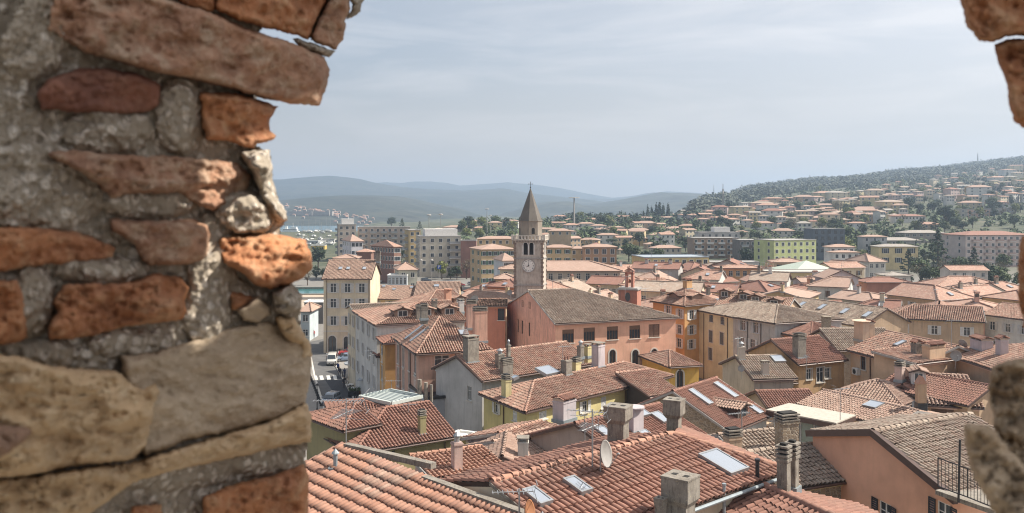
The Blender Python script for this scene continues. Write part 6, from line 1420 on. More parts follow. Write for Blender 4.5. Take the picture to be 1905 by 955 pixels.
named = [
 ('umbrella',1534,423,28,'big umbrella pine on the slope above the white villas'), ('cedar',1745,500,62,'largest dark cedar right of the yellow two-storey house'), ('cedar',1690,512,42,'broad flat-topped cedar below the yellow two-storey house'),
 ('cedar',1812,512,44,'pointed cedar in front of the pink apartment block'), ('cedar',1838,545,40,'dark conifer at the right edge among the garden walls'), ('bush',1722,535,34,'large round dark bush beside the walled garden'),
 ('bush',1690,540,24,'smaller dark bush left of the large round one'), ('broad',1770,525,26,'dense green tree right of the round bush'), ('broad',1865,510,34,'bright green tree at the right edge below the pink block'), ('spring',1893,566,24,'yellow-green shrub glowing beside the right stone'),
 ('dark',1760,425,36,'tall dark tree between the arcaded building and the flats'), ('cedar',1740,440,34,'dark conifer left of the grey and pink flats'), ('dark',1690,395,26,'dark tree behind the arcaded building'), ('cypress',1666,392,22,'pair of dark conifers, left one, above the arcaded building'), ('cypress',1692,392,24,'pair of dark conifers, right one, above the arcaded building'),
 ('autumn',1802,368,20,'golden autumn tree standing alone on the right slope'), ('spring',1570,470,26,'spring green tree behind the dark blue-grey block'), ('broad',1605,470,30,'green tree between the blue-grey block and the white tall house'),
 ('cedar',1084,505,42,'dark cedar in front of the brown and ochre flats'), ('cedar',1142,500,28,'low spreading cedar at the corner of the brown flats'), ('spring',822,520,30,'light green tree below the grey-cream apartment block'), ('bare',868,520,34,'bare-branched tree beside the ochre and grey flats'), ('dark',850,522,24,'dark shrubbery tree by the car park'), ('bush',838,520,16,'low hedge bush by the car park'),
 ('dark',728,425,20,'dark tree left of two on the marina apartment skyline'), ('cedar',748,428,18,'cedar right of the skyline tree by the marina flats'), ('cedar',781,427,14,'small conifer alone behind the ochre tower block'), ('bush',941,428,20,'rounded dark tree between yellow and white villa'), ('broad',905,440,20,'green tree under the yellow villa'),
 ('dark',592,500,36,'dark green tree beside the orange broken brick'), ('bush',588,520,22,'dark bush at the quay left of the cream house'), ('bare',572,532,26,'tangled brown shrub on the quay next to the wall'), ('broad',602,520,18,'low green shrub behind the cream house roof'),
 ('cypress',1326,376,16,'lone cypress left of the slope aerial mast'), ('dark',1355,402,22,'dark rounded tree under the slope aerial mast'), ('broad',1585,548,26,'dark green tree behind the mauve party wall'), ('spring',1630,528,22,'sparse yellow-green tree above the low garden house'),
 ('cedar',1440,495,20,'small cedar beside the lime green block'), ('bush',1550,498,20,'flat dark cedar in front of the white hipped house')]
for a in named: tree(*a)
for i, x in enumerate((1129, 1136, 1148, 1156, 1164, 1171, 1186, 1197, 1205, 1212, 1221, 1227, 1234, 1243, 1250, 1257, 1118, 1098, 1106, 1019, 1024, 1044)):
    hp = (18, 16, 12, 20, 16, 14, 15, 20, 30, 28, 34, 38, 32, 34, 18, 16, 12, 18, 14, 12, 12, 12)[i]
    tree('cypress', x, 412 if x > 1090 else 418, hp, f'dark cypress, {ordw(sorted((1129,1136,1148,1156,1164,1171,1186,1197,1205,1212,1221,1227,1234,1243,1250,1257,1118,1098,1106,1019,1024,1044)).index(x)+1)} from left of those along the middle crest', 'cypresses along the crest in the middle', wide=1.25)
# random trees: greener towards the middle slope, between the houses
reg = [(1030,1290,408,470,44,('dark','broad','spring','bush','umbrella','bare')), (1270,1640,385,440,75,('broad','dark','spring','bush','bare','umbrella')), (1380,1905,425,500,60,('dark','broad','bush','cedar','spring')), (1480,1905,330,425,130,('broad','dark','spring','bush','bare')), (840,960,420,450,14,('broad','dark','spring')),
       (1060,1240,470,500,9,('dark','broad')), (640,860,478,515,9,('dark','broad','bare')), (1700,1905,505,545,18,('bare','dark','bush','broad'))]
nt_ = 0; tl = []
for x0, x1, y0, y1, n, ks in reg:
    for _ in range(n):
        px, py = rt.uniform(x0, x1), rt.uniform(y0, y1); q = ground(px, py)
        if q is None or q.y < 180: continue
        if any((h.cen.xy-q.xy).length < h.rad*.8 for h in HOUSES): continue
        hm = rt.uniform(6, 10)*(1 if q.y < 700 else 1.25); k = rt.choice(ks)
        o = tree(k, px, py, hm/q.y*F, 'x', 'trees scattered between the houses on the slopes', wide=rt.uniform(1, 1.3)); tl.append((px, q.y, k, o))
DK = dict(broad='green leafy tree', dark='dark leafy tree', spring='pale spring green tree', bush='dense dark bush', bare='brown bare-twigged tree', cedar='dark spreading cedar', umbrella='umbrella pine', cypress='cypress', autumn='golden tree')
tl.sort(key=lambda t: t[1])
for ri, k in enumerate(range(0, len(tl), 22)):
    for i, (px, D, kd, o) in enumerate(sorted(tl[k:k+22], key=lambda t: t[0])): o['label'] = f'{DK[kd]}, {ordw(i+1)} from left in {ordw(ri+1)} tree row going uphill'
# woods: a mass of small crowns over the hillside and on the ridge
def woods(name, label, n, fn, mats, seed, size=(3, 6), tri=22):
    rs = np.random.RandomState(seed); Vs = []; Fs = []; base = 0; r2 = random.Random(seed)
    k = 0
    while k < n:
        x, y, keep = fn(r2)
        if not keep: continue
        k += 1
        z = ter(x, y); s = r2.uniform(*size); hh = s*r2.uniform(.9, 1.5)
        V, Fq = leaves([(x, y, z+hh*.45, s*.6, hh*.55)], tri, s*.24, r2.randrange(1 << 30), up=.8, shell=.8); Vs.append(V); Fs.append(Fq+base); base += len(V)
    link(name, fromnp(name, np.concatenate(Vs), np.concatenate(Fs), mats), label=label, kind='stuff')
def f_ridge(r):
    px = r.uniform(1285, 2050); D = r.uniform(900, 2430)*1.0; x = (px-CX)/F*D; Dr = np.interp(px, _cp, _cd); t = (D-380)/(Dr-380)
    return x, D, (t > np.interp(px, [1285, 1450, 1900], [.55, .6, .68]) or r.random() < .05) and t < 1.04 and noise.noise(Vector((x*.004, D*.004, 9))) > -.45
woods('ridge_wood', 'dark green wood covering the ridge above the hill village', 8500, f_ridge, [leafmat('hazy_ridge_leaves', (.06, .078, .05), (.10, .115, .075), (.08, .09, .065))], 3, (6, 10), 16)  # leaf tones paled to put distance haze into the colour
def f_mid(r):
    px = r.uniform(1290, 1960); D = r.uniform(430, 1900); x = (px-CX)/F*D
    if any(abs(h.cen.x-x) < h.rad+1 and -26 < D-h.cen.y < h.rad+2 for h in HOUSES): return 0, 0, False
    return x, D, noise.noise(Vector((x*.012, D*.012, 2))) > -.12
woods('hillside_scrub', 'mixed green scrub and gardens between the hillside houses', 2600, f_mid, [LG], 4, (2.5, 5.5), 18)
def f_low(r):
    px = r.uniform(860, 1300); D = r.uniform(520, 900); x = (px-CX)/F*D
    if any(abs(h.cen.x-x) < h.rad+1 and -34 < D-h.cen.y < h.rad+2 for h in HOUSES): return 0, 0, False
    return x, D, px > 1010 or r.random() < .3
woods('slope_scrub', 'green gardens and scrub on the middle slope', 650, f_low, [LG], 6, (3, 6), 18)
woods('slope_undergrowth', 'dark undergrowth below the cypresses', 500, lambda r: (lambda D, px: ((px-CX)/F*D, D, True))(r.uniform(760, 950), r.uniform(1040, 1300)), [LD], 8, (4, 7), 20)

# ================================================================== harbour, masts, poles
q = PD(540, 438, 930); o = empty('ferry', (q.x, q.y, -1), label='white multi-deck ferry moored in the bay at the left', cat='ferry')
def pb(name, mat, *bs, par=None):
    b = MB()
    for c, s in bs: b.box(c, s)
    return b.build(name, [mat], par or o)
b = MB(); b.add([(-13, -4, 0), (11, -4, 0), (15, 0, 0), (11, 4, 0), (-13, 4, 0), (-13, -4.4, 3.4), (12, -4.4, 3.4), (18, 0, 3.6), (12, 4.4, 3.4), (-13, 4.4, 3.4)], [(0, 1, 6, 5), (1, 2, 7, 6), (2, 3, 8, 7), (3, 4, 9, 8), (4, 0, 5, 9), (5, 6, 7, 8, 9)]); b.build('hull', [SHW], o)
pb('deck_house', SHW, ((-1, 0, 4.6), (21, 7.4, 2.4))); pb('upper_deck', SHW, ((0, 0, 7), (16, 6.4, 2.4))); pb('bridge', SHW, ((4, 0, 9.3), (6, 5.6, 2.2))); pb('window_band', GLASS, ((-1, -3.72, 4.8), (19, .1, .8))); pb('window_band', GLASS, ((0, -3.22, 7.2), (14, .1, .8))); pb('funnel', SHW, ((-4, 0, 9.7), (2.4, 2, 3))); pb('mast', SHW, ((3, 0, 12.5), (.3, .3, 4.6)))
rr = random.Random(3); boat = None
for i in range(34):
    px = 556+i*2.6+rr.uniform(-1, 1) if i < 24 else rr.uniform(560, 618); D = rr.uniform(640, 830) if i < 24 else rr.uniform(560, 640); q = PD(px, 0, D); z = ter(q.x, q.y); z = max(z, -1)+.2
    if boat is None:
        o = boat = empty('sailing_boat', (q.x, q.y, z)); b = MB(); b.add([(-4, -1.2, 1), (3, -1.3, 1.1), (5, 0, 1.3), (3, 1.3, 1.1), (-4, 1.2, 1), (-3.5, -.7, 0), (3, 0, 0), (-3.5, .7, 0)], [(0, 5, 6, 1), (1, 6, 2), (2, 6, 3), (3, 6, 7, 4), (4, 7, 5, 0), (0, 1, 2, 3, 4)]); b.build('hull', [SHW], o)
        pb('cabin', SHW, ((0, 0, 1.5), (3.4, 1.5, .8))); b = MB(); b.tube((.8, 0, 1), (.8, 0, 13), .12, .07, n=5); b.build('mast', [ALU], o); b = MB(); b.tube((.8, 0, 2.4), (-3.2, 0, 2.4), .1, n=5); b.build('boom', [ALU], o)
    else: o = copy_tree(boat); o.location = (q.x, q.y, z)
    o.rotation_euler.z = rr.uniform(0, 6.28); o.scale = [rr.uniform(.7, 1.1)]*3; setp(o, 'small white sailing boat with bare mast moored in the marina', 'sailing boat', 'sailing boats moored in the marina')
def pole(px, py0, py1, D, label, name='lamp_mast', cat='lamp mast', lattice=False, r=.22):
    a = PD(px, py1, D); c = PD(px, py0, D); o = empty(name, a, label=label, cat=cat); h = c.z-a.z; b = MB()
    if lattice:
        w0 = h*.035
        for s in ((-1, -1), (1, -1), (1, 1), (-1, 1)): b = MB(); b.tube((s[0]*w0, s[1]*w0, -3), (s[0]*w0*.4, s[1]*w0*.4, h), r*.8, n=4); b.build('leg', [GSTN], o)
        b = MB(); n = 9
        for i in range(n):
            z, z2 = h*i/n, h*(i+1)/n; w_ = w0*(1-.6*i/n)
            for sx in (-1, 1): b.tube((-w_*sx, -w_, z), (w_*sx, -w_, z2), r*.5, n=3); b.tube((-w_*sx, w_, z), (w_*sx, w_, z2), r*.5, n=3)
        b.build('lattice_bracing', [GSTN], o, kind='stuff'); b = MB(); b.lathe((0, 0, h*.8), [(w0*1.1, 0), (w0*1.1, h*.12)], 8); b.build('antenna_panel', [WST], o); b = MB(); b.tube((0, 0, h), (0, 0, h*1.22), r*.7, n=4); b.build('spike', [GSTN], o)
    else:
        b.tube((0, 0, -3), (0, 0, h), r, r*.5, n=6); b.build('pole', [GSTN], o); b = MB(); b.lathe((0, 0, h-.3), [(r*5, 0), (r*5, .35), (r*3, .6)], 8); b.build('lamp_head', [GSTN], o)
pole(798, 400, 452, 420, 'tall floodlight mast, left of the close pair on the rise'); pole(820, 399, 452, 420, 'tall floodlight mast, right of the close pair on the rise'); pole(906, 389, 425, 620, 'thin tall mast left of the spire', r=.3); pole(912, 401, 425, 600, 'short lamp mast right of the thin mast')
pole(1068, 368, 412, 700, 'dark telecom mast with antenna drum right of the spire', 'telecom_mast', 'mast', r=.9); pole(1345, 352, 395, 900, 'lattice telecom mast on the left part of the slope', 'telecom_mast', 'mast', True, .5); pole(1819, 288, 304, 2380, 'lattice radio tower standing on the far right ridge', 'radio_tower', 'tower', True, .9); pole(1328, 346, 358, 2200, 'faint far pylon on the distant crest', 'pylon', 'pylon', True, .4)
pole(803, 484, 522, 262, 'street lamp pole beside the parking sign', r=.1); pole(783, 484, 515, 270, 'second street lamp pole near the kiosk', r=.1)
# parking sign
q = PD(817, 520, 258); q.z = ter(q.x, q.y); o = empty('parking_sign', q, label='blue square parking sign with white P on a pole', cat='sign'); zt = H-(499-HY)/F*258
b = MB(); b.tube((0, 0, -.2), (0, 0, zt), .06, n=6); b.build('pole', [GSTN], o); b = MB(); b.box((0, -.1, zt+.3), (1.15, .06, 1.15)); b.build('sign_plate', [plain('sign_blue', (.02, .07, .32), .4, var=.02)], o)
me = text_mesh('P', 1.25); me.materials.append(SHW); link('letter', me, o, Matrix.Translation((0, -.14, zt+.3))@Matrix.Rotation(math.pi/2, 4, 'X'))
# white bus kiosk
q = P(739, 530, 0); 
h = house('white glazed bus kiosk with flat roof behind the pale salmon roofs', (721, 513), (757, 513), 3.2 if False else 3.4, depth=6, roof='flat', wall=(.52, .55, .57), name='kiosk', cat='kiosk', rmat=SHW, lod=1, wins=[('grid', 'F', 4, 1, .7, 1.8, dict(top=.5))]) if False else None
a, c = PD(721, 513, 236), PD(757, 513, 236); h = house('white glazed bus kiosk with flat roof behind the pale salmon roofs', a, c, a.z, depth=6, roof='flat', wall=(.52, .55, .57), name='kiosk', cat='kiosk', rmat=SHW, wins=[('grid', 'F', 5, 1, .7, 1.9, dict(top=.5, far=False, sill=False))])

# ================================================================== street at the lower left
def strip(name, pts, z, mat, **k):
    b = MB(); b.add([P(x, y, z) for x, y in pts], [tuple(range(len(pts)))]); me = b.mesh(name, [mat])
    if me.polygons[0].normal.z < 0: me.flip_normals()
    return link(name, me, None, **k)
ASP = NT('asphalt'); p = ASP.pos(); ASP.col(ASP.mix(ASP.ramp(ASP.noise(p, .6, 5, .6), .35, .65), (.095, .092, .09), (.135, .13, .125))); ASP.rough(.95); ASP.bump(ASP.noise(p, 30, 3), .3, .01); ASP = ASP.mat
PAV = NT('paving'); p = PAV.pos(); br = PAV.n('ShaderNodeTexBrick', {'Vector': p, 'Scale': 1.3, 'Color1': (.30, .275, .245, 1), 'Color2': (.24, .22, .20, 1), 'Mortar': (.16, .15, .14, 1), 'Mortar Size': .015}).outputs[0]; PAV.col(br); PAV.rough(.9); PAV = PAV.mat
DRK = plain('dark_asphalt', (.045, .046, .052), .95); LPV = plain('pale_quay_paving', (.42, .34, .26), .9); LINE = plain('road_paint', (.62, .61, .58), .8)
strip('road', [(560, 640), (604, 630), (612, 672), (655, 700), (700, 800), (700, 1000), (560, 1000)], .02, ASP, kind='structure')
strip('pavement', [(500, 672), (578, 664), (586, 700), (614, 800), (640, 1000), (500, 1000)], .12, PAV, kind='structure')
strip('pavement', [(612, 660), (720, 640), (760, 720), (700, 800), (668, 760), (643, 715), (625, 680)], .10, PAV, kind='structure')
strip('quay_paving', [(480, 549), (604, 548), (604, 575), (480, 585)], .05, LPV, kind='structure')
strip('road', [(604, 706), (625, 700), (641, 698), (668, 752), (640, 760)], .03, DRK, kind='structure')  # patch of road darker than the rest
for i, x in enumerate((574, 583, 594, 607, 619)): strip('crossing_stripe', [(x, 699.5+(-.2)*i), (x+6.5, 699.3-.2*i), (x+8.5, 707-.2*i), (x+2, 707.2-.2*i)], .045, LINE, kind='structure')
# kerbs
def kerb(pts, z=.0):
    b = MB()
    for (x0, y0), (x1, y1) in zip(pts[:-1], pts[1:]):
        a, c = P(x0, y0, 0), P(x1, y1, 0); d = (c-a).normalized(); b.box((a+c)/2+Vector((0, 0, .07)), ((c-a).length, .28, .15), 0, d, d.cross(Vector((0, 0, -1))))
    b.build('kerb', [WST], kind='structure')
kerb([(612, 672), (625, 682), (645, 718), (668, 760), (690, 800)]); kerb([(578, 664), (585, 700), (600, 750), (614, 800)])
# bollards along both kerbs
bm = MB(); bm.lathe((0, 0, 0), [(.11, 0), (.09, .1), (.075, .75), (.1, .8), (.1, .88), (.02, .98)], 8); me = bm.mesh('bollard', [BLK], True)
def bollards(pts, n, grp, lab):
    for i in range(n):
        t = i/(n-1)*(len(pts)-1); k = min(int(t), len(pts)-2); q = lerp(P(*pts[k], .1), P(*pts[k+1], .1), t-k); o = link('bollard', me, None); o.location = q; setp(o, f'{lab}, {ordw(i+1)} counting from the far end', 'bollard', grp)
bollards([(613, 668), (628, 687), (646, 719), (668, 757)], 17, 'bollards along the cafe side kerb', 'dark iron bollard on the cafe side kerb'); bollards([(576, 704), (586, 728), (596, 756)], 13, 'bollards along the left kerb', 'dark iron bollard on the left kerb by the wall')
# cars
def car(px, py, rz, paint, label, L=4.2, Wd=1.75, Ht=1.5, van=False):
    q = P(px, py, .03); o = empty('car', q, rad(rz), label=label, cat='van' if van else 'car'); pm = NT('car_paint'); pm.col(paint); pm.rough(.25); pm.b.inputs['Coat Weight'].default_value = .6; pm = pm.mat
    hl, hw = L/2, Wd/2
    # lengthwise profile sections: (x, half width, z bottom, z belt)
    def loft(name, secs, mat, par, close=True):
        b = MB(); n = len(secs[0]); vs = [v for s in secs for v in s]; fs = [(i*n+j, i*n+(j+1) % n, (i+1)*n+(j+1) % n, (i+1)*n+j) for i in range(len(secs)-1) for j in range(n)]
        fs += [tuple(range(n))[::-1], tuple(range((len(secs)-1)*n, len(secs)*n))]; b.add(vs, fs); x = b.build(name, [mat], par, True); 
        md = x.modifiers.new('bevel', 'BEVEL'); md.width = .05; md.segments = 2; return x
    def sec(x, w_, z0, z1, k=.93): return [(x, -w_, z0), (x, w_, z0), (x, w_, (z0+z1)*.55), (x, w_*k, z1), (x, -w_*k, z1), (x, -w_, (z0+z1)*.55)]
    bz = .95 if not van else 1.1
    loft('body', [sec(-hl, hw*.86, .42, bz*.82), sec(-hl+.15, hw*.97, .28, bz*.97), sec(-hl*.5, hw, .25, bz), sec(hl*.35, hw, .25, bz*.98), sec(hl*.75, hw*.97, .25, bz*(.86 if not van else .95)), sec(hl-.08, hw*.88, .3, bz*(.72 if not van else .85)), sec(hl, hw*.8, .38, bz*.62)], pm, o)
    f = 1 if van else 0
    loft('cabin', [[(-hl+.12, -hw*.9, bz-.05), (-hl+.12, hw*.9, bz-.05), (-hl+.3, hw*.74, Ht*.96), (-hl+.3, -hw*.74, Ht*.96)], [(-.3, -hw*.92, bz-.05), (-.3, hw*.92, bz-.05), (-.3, hw*.77, Ht), (-.3, -hw*.77, Ht)], [(hl*(.5+.2*f), -hw*.9, bz-.05), (hl*(.5+.2*f), hw*.9, bz-.05), (hl*(.12+.42*f), hw*.74, Ht*.97), (hl*(.12+.42*f), -hw*.74, Ht*.97)]], pm, o)
    g = MB(); x0, x1 = hl*(.5+.2*f), hl*(.12+.42*f); e = .02
    g.add([(x0+e, -hw*.8, bz+.03), (x0+e, hw*.8, bz+.03), (x1+e+.03, hw*.68, Ht*.93), (x1+e+.03, -hw*.68, Ht*.93)], [(0, 1, 2, 3)]); g.build('windscreen', [GLASS], o)
    g = MB(); g.add([(-hl+.1, -hw*.78, bz+.05), (-hl+.1, hw*.78, bz+.05), (-hl+.26, hw*.66, Ht*.91), (-hl+.26, -hw*.66, Ht*.91)], [(3, 2, 1, 0)]); g.build('rear_window', [GLASS], o)
    for s in (-1, 1):
        for xa, xb in ((-hl*.82, -hl*.12), (-hl*.07, hl*(.3+.2*f))):
            g = MB(); g.add([(xa, s*(hw*.905+.02), bz+.04), (xb, s*(hw*.905+.02), bz+.04), (xb-.12, s*(hw*.79+.02), Ht*.9), (xa+.1, s*(hw*.79+.02), Ht*.9)], [(0, 1, 2, 3) if s < 0 else (3, 2, 1, 0)]); g.build('side_window', [GLASS], o)
        for xw in (-hl*.62, hl*.64):
            t = MB(); t.tube((xw, s*(hw-.2), .32), (xw, s*(hw+.01), .32), .32, n=16); tw = t.build('wheel', [BLK], o); t = MB(); t.tube((xw, s*(hw+.0), .32), (xw, s*(hw+.025), .32), .2, n=10); t.build('rim', [ALU], tw)
        t = MB(); t.box((hl-.06, s*hw*.62, bz*.66), (.16, .36, .16)); t.build('headlight', [SHW], o)
        t = MB(); t.box((-hl+.03, s*hw*.72, bz*.8), (.1, .22, .2)); t.build('tail_light', [plain('tail_red', (.3, .02, .02), .4)], o)
        t = MB(); t.box((hl*.3, s*(hw+.1), bz+.06), (.12, .2, .14)); t.build('wing_mirror', [pm], o)
    t = MB(); t.box((hl+.0, 0, .5), (.06, Wd*.5, .16)); t.build('grille', [BLK], o)
    t = MB(); t.box((hl+.03, 0, .42), (.04, .5, .11)); t.build('number_plate', [SHW], o); return o
car(615, 751, -100, (.22, .25, .29), 'grey-blue hatchback driving down the street toward the camera'); car(618, 677, -82, (.60, .58, .54), 'white boxy van-like car parked below the cream house', L=4.6, Ht=1.9, van=True)
car(644, 672, 200, (.20, .25, .34), 'light blue car parked right of the white van'); car(650, 661, 190, (.45, .04, .04), 'red car partly hidden behind the blue one'); car(668, 664, 250, (.38, .04, .05), 'red car half behind the closed white parasol')
for i, (px, py, rz, c) in enumerate(((760, 527, 0, (.5, .5, .5)), (793, 524, 10, (.05, .06, .08)), (842, 530, 0, (.3, .3, .32)), (700, 526, 5, (.55, .55, .55)), (765, 531.5, 0, (.6, .6, .6)), (880, 531, 0, (.5, .5, .52)), (575, 470, 0, (.5, .5, .5)), (590, 474, 30, (.1, .1, .12)), (604, 470, 60, (.55, .55, .56)), (584, 480, 0, (.3, .33, .4)), (855, 533, 5, (.3, .03, .03)))):
    car(px, py, rz, c, ['silver car parked beside the white kiosk', 'black car parked left of the street lamp pole', 'grey car in front of the hedge', 'white car right behind the low salmon roof', 'white car parked in front of the kiosk', 'pale car below the ochre flats', 'pale car nearest the yellow harbour shed', 'black car in the marina car park', 'white car farthest right in the marina car park', 'blue-grey car lowest in the marina car park', 'dark red car among the cars by the hedge'][i])
# motorbikes by the wall
# street lamp
q = P(590, 766, .1); zt = H-(716-HY)/F*q.y; o = empty('street_lamp', q, label='black lantern street lamp on the left pavement beside the grey hatchback', cat='street lamp'); b = MB(); b.lathe((0, 0, 0), [(.18, 0), (.14, .3), (.07, .5), (.06, zt-.7), (.09, zt-.65)], 10); b.build('post', [BLK], o, True)
b = MB(); b.lathe((0, 0, zt-.6), [(.12, 0), (.24, .42)], 6); b.build('lantern_glass', [plain('milk_glass', (.5, .5, .48), .3)], o); b = MB(); b.lathe((0, 0, zt-.18), [(.3, 0), (.12, .16), (.02, .3)], 6); b.build('lantern_top', [BLK], o)
# parasol over cafe tables
q = P(664, 700, .1); o = empty('parasol', q, label='open round grey parasol on the cafe terrace', cat='parasol'); b = MB(); b.tube((0, 0, 0), (0, 0, 2.7), .04, n=8); b.build('pole', [SHW], o); b = MB(); b.lathe((0, 0, 2.2), [(2.1, -.2), (2.12, 0), (1.0, .45), (.03, .75)], 10); b.build('canopy', [plain('grey_canvas', (.36, .38, .40), .8)], o); b = MB(); b.box((0, 0, .05), (.6, .6, .1)); b.build('base', [CONC], o)
q = P(657, 686, .1); o = empty('closed_parasol', q, label='closed white parasol standing beside the open one', cat='parasol'); b = MB(); b.tube((0, 0, 0), (0, 0, 2.9), .04, n=8); b.build('pole', [SHW], o); b = MB(); b.lathe((0, 0, 1.1), [(.2, 0), (.24, .4), (.12, 1.5), (.02, 1.8)], 8); b.build('folded_canopy', [SHW], o)
def cafe(px, py, label, cl=SHW):
    q = P(px, py, .1); t = empty('cafe_table', q, 0, label=label, cat='table'); b = MB(); b.box((0, 0, .74), (.8, .8, .04)); b.build('table_top', [cl], t); b = MB(); b.tube((0, 0, 0), (0, 0, .73), .035, n=6); b.build('leg', [BLK], t); b = MB(); b.lathe((0, 0, 0), [(.25, 0), (.22, .03)], 10); b.build('base', [BLK], t)
def chair(px, py, rz, label, mat):
    q = P(px, py, .1); t = empty('cafe_chair', q, rad(rz), label=label, cat='chair', group='cafe chairs on the terrace'); b = MB(); b.box((0, 0, .45), (.42, .42, .05)); b.build('seat', [mat], t); b = MB(); b.box((0, .2, .72), (.42, .04, .42)); b.build('backrest', [mat], t)
    for sx in (-1, 1):
        for sy in (-1, 1): b = MB(); b.tube((sx*.18, sy*.18, 0), (sx*.18, sy*.18, .45), .018, n=5); b.build('leg', [BLK], t)
cafe(653, 724, 'white-topped cafe table nearest the kerb'); cafe(657, 731, 'white-topped cafe table in front of the dark planter'); cafe(671, 728, 'white-topped cafe table beside the wall planter'); cafe(660, 703, 'brown table under the grey parasol', OCHR); cafe(655, 708, 'second brown table just outside the parasol edge', OCHR)
for i, (px, py, rz, m_, lab) in enumerate(((649, 722, 90, SHW, 'white cafe chair left of the kerb side table'), (657, 723, -90, BLK, 'black cafe chair right of the kerb side table'), (653, 733, 60, BLK, 'black cafe chair before the dark planter'), (663, 730, -80, BLK, 'black cafe chair between two white tables'), (675, 726, -90, SHW, 'white cafe chair at the wall side table'), (652, 701, 90, OCHR, 'yellow-brown cafe chair left under the parasol'), (667, 702, -90, OCHR, 'yellow-brown cafe chair right under the parasol'), (650, 690, 30, OCHR, 'yellow cafe chair near the closed parasol'), (650, 711, 100, OCHR, 'yellow-brown cafe chair at the second brown table'))): chair(px, py, rz, lab, m_)
def planter(px, py, label, mat):
    q = P(px, py, .1); t = empty('planter', q, label=label, cat='planter'); b = MB(); b.box((0, 0, .35), (1.5, .6, .7)); b.build('box', [mat], t); V_, F_ = leaves([(x, 0, .95, .42, .35) for x in (-.5, 0, .5)], 220, .09, 4); link('shrub', fromnp('shrub', V_, F_, [LG]), t)
planter(658, 737, 'dark rectangular planter at the terrace end', BLK); planter(675, 736, 'brown wooden planter with green shrubs by the wall', SHB)
# awning and hanging sign on the white facade
q = P(679, 705, 2.6); o = empty('awning', q, label='small grey awning over the cafe door', cat='awning'); b = MB(); b.add([(-.9, -1.6, 0), (.9, -1.6, 0), (.9, 1.6, 0), (-.9, 1.6, 0), (.9, -1.6, .6), (.9, 1.6, .6)], [(0, 1, 4), (3, 5, 2), (0, 4, 5, 3)]); b.build('canvas', [plain('grey_canvas', (.36, .38, .40), .8)], o); b = MB(); b.tube((-.9, -1.6, 0), (-.9, 1.6, 0), .03); b.build('bar', [ALU], o)
# people
def person(px, py, rz, top, bottom, label, hgt=1.72, walk=.25, skin=(.42, .25, .18), hair=(.04, .03, .025), D=None):
    q = P(px, py, .1); s = hgt/1.75; me = bpy.data.meshes.new('body_skeleton')
    J = dict(pel=(0, 0, .95), chest=(0, .02, 1.28), neck=(0, .01, 1.5), head=(0, -.02, 1.6), crown=(0, -.01, 1.72), shL=(.17, 0, 1.43), elL=(.24, .03, 1.14), haL=(.23, -.1, .9), fiL=(.23, -.13, .8), shR=(-.17, 0, 1.43), elR=(-.24, .05, 1.14), haR=(-.23, -.02, .88), fiR=(-.23, -.04, .79), hiL=(.1, 0, .9), knL=(.11, -walk*.7, .5), anL=(.11, -walk*.6, .09), toL=(.12, -walk*.6-.17, .04), hiR=(-.1, 0, .9), knR=(-.11, walk*.2, .5), anR=(-.11, walk*1.1, .12), toR=(-.12, walk*1.1-.15, .04))
    rd = dict(pel=.14, chest=.15, neck=.06, head=.1, crown=.085, shL=.065, elL=.048, haL=.035, fiL=.025, shR=.065, elR=.048, haR=.035, fiR=.025, hiL=.095, knL=.065, anL=.042, toL=.035, hiR=.095, knR=.065, anR=.042, toR=.035)
    ks = list(J); E = ['pel-chest', 'chest-neck', 'neck-head', 'head-crown', 'chest-shL', 'shL-elL', 'elL-haL', 'haL-fiL', 'chest-shR', 'shR-elR', 'elR-haR', 'haR-fiR', 'pel-hiL', 'hiL-knL', 'knL-anL', 'anL-toL', 'pel-hiR', 'hiR-knR', 'knR-anR', 'anR-toR']
    me.from_pydata([J[k] for k in ks], [tuple(ks.index(x) for x in e.split('-')) for e in E], []); o = bpy.data.objects.new('person', me); COL.objects.link(o); o.modifiers.new('skin', 'SKIN'); sv = me.skin_vertices[0].data
    for i, k in enumerate(ks): sv[i].radius = (rd[k], rd[k]*(.78 if k in ('pel', 'chest') else 1)); sv[i].use_root = k == 'pel'
    md = o.modifiers.new('sub', 'SUBSURF'); md.levels = 1; md.render_levels = 1
    dg = bpy.context.evaluated_depsgraph_get(); m2 = bpy.data.meshes.new_from_object(o.evaluated_get(dg)); bpy.data.objects.remove(o)
    for c in (top, bottom, skin, hair, (.03, .025, .02)): m2.materials.append(plain('clothing', c, .85))
    for p_ in m2.polygons:
        c = p_.center; z = c.z; p_.use_smooth = True
        p_.material_index = 4 if z < .1 else 3 if z > 1.66 or (z > 1.56 and c.y > 0) else 2 if z > 1.5 or (abs(c.x) > .19 and z < .93 and z > .7) else 0 if z > .97 or abs(c.x) > .2 else 1
    o = link('person', m2); o.location = q; o.rotation_euler.z = rad(rz); o.scale = (s, s, s); setp(o, label, 'person')
person(629, 693, 160, (.02, .04, .16), (.03, .03, .04), 'person in a blue top walking by the far bollards'); person(632, 702, 20, (.03, .03, .05), (.03, .03, .05), 'person in dark clothes just below the blue-topped one'); person(641, 704, 170, (.03, .04, .09), (.02, .03, .07), 'person in navy walking left of the parasol')
person(640, 722, 10, (.02, .02, .03), (.06, .05, .05), 'person in black nearest the kerb bollards'); person(668, 724, 80, (.03, .03, .06), (.03, .03, .04), 'dark-clothed person standing among the white tables', walk=.03)
person(584, 629, 0, (.50, .03, .03), (.03, .03, .04), 'person in a red jacket walking up the far street'); person(608, 672, 90, (.3, .3, .3), (.05, .05, .08), 'person in grey beside the parked white van', walk=.05)
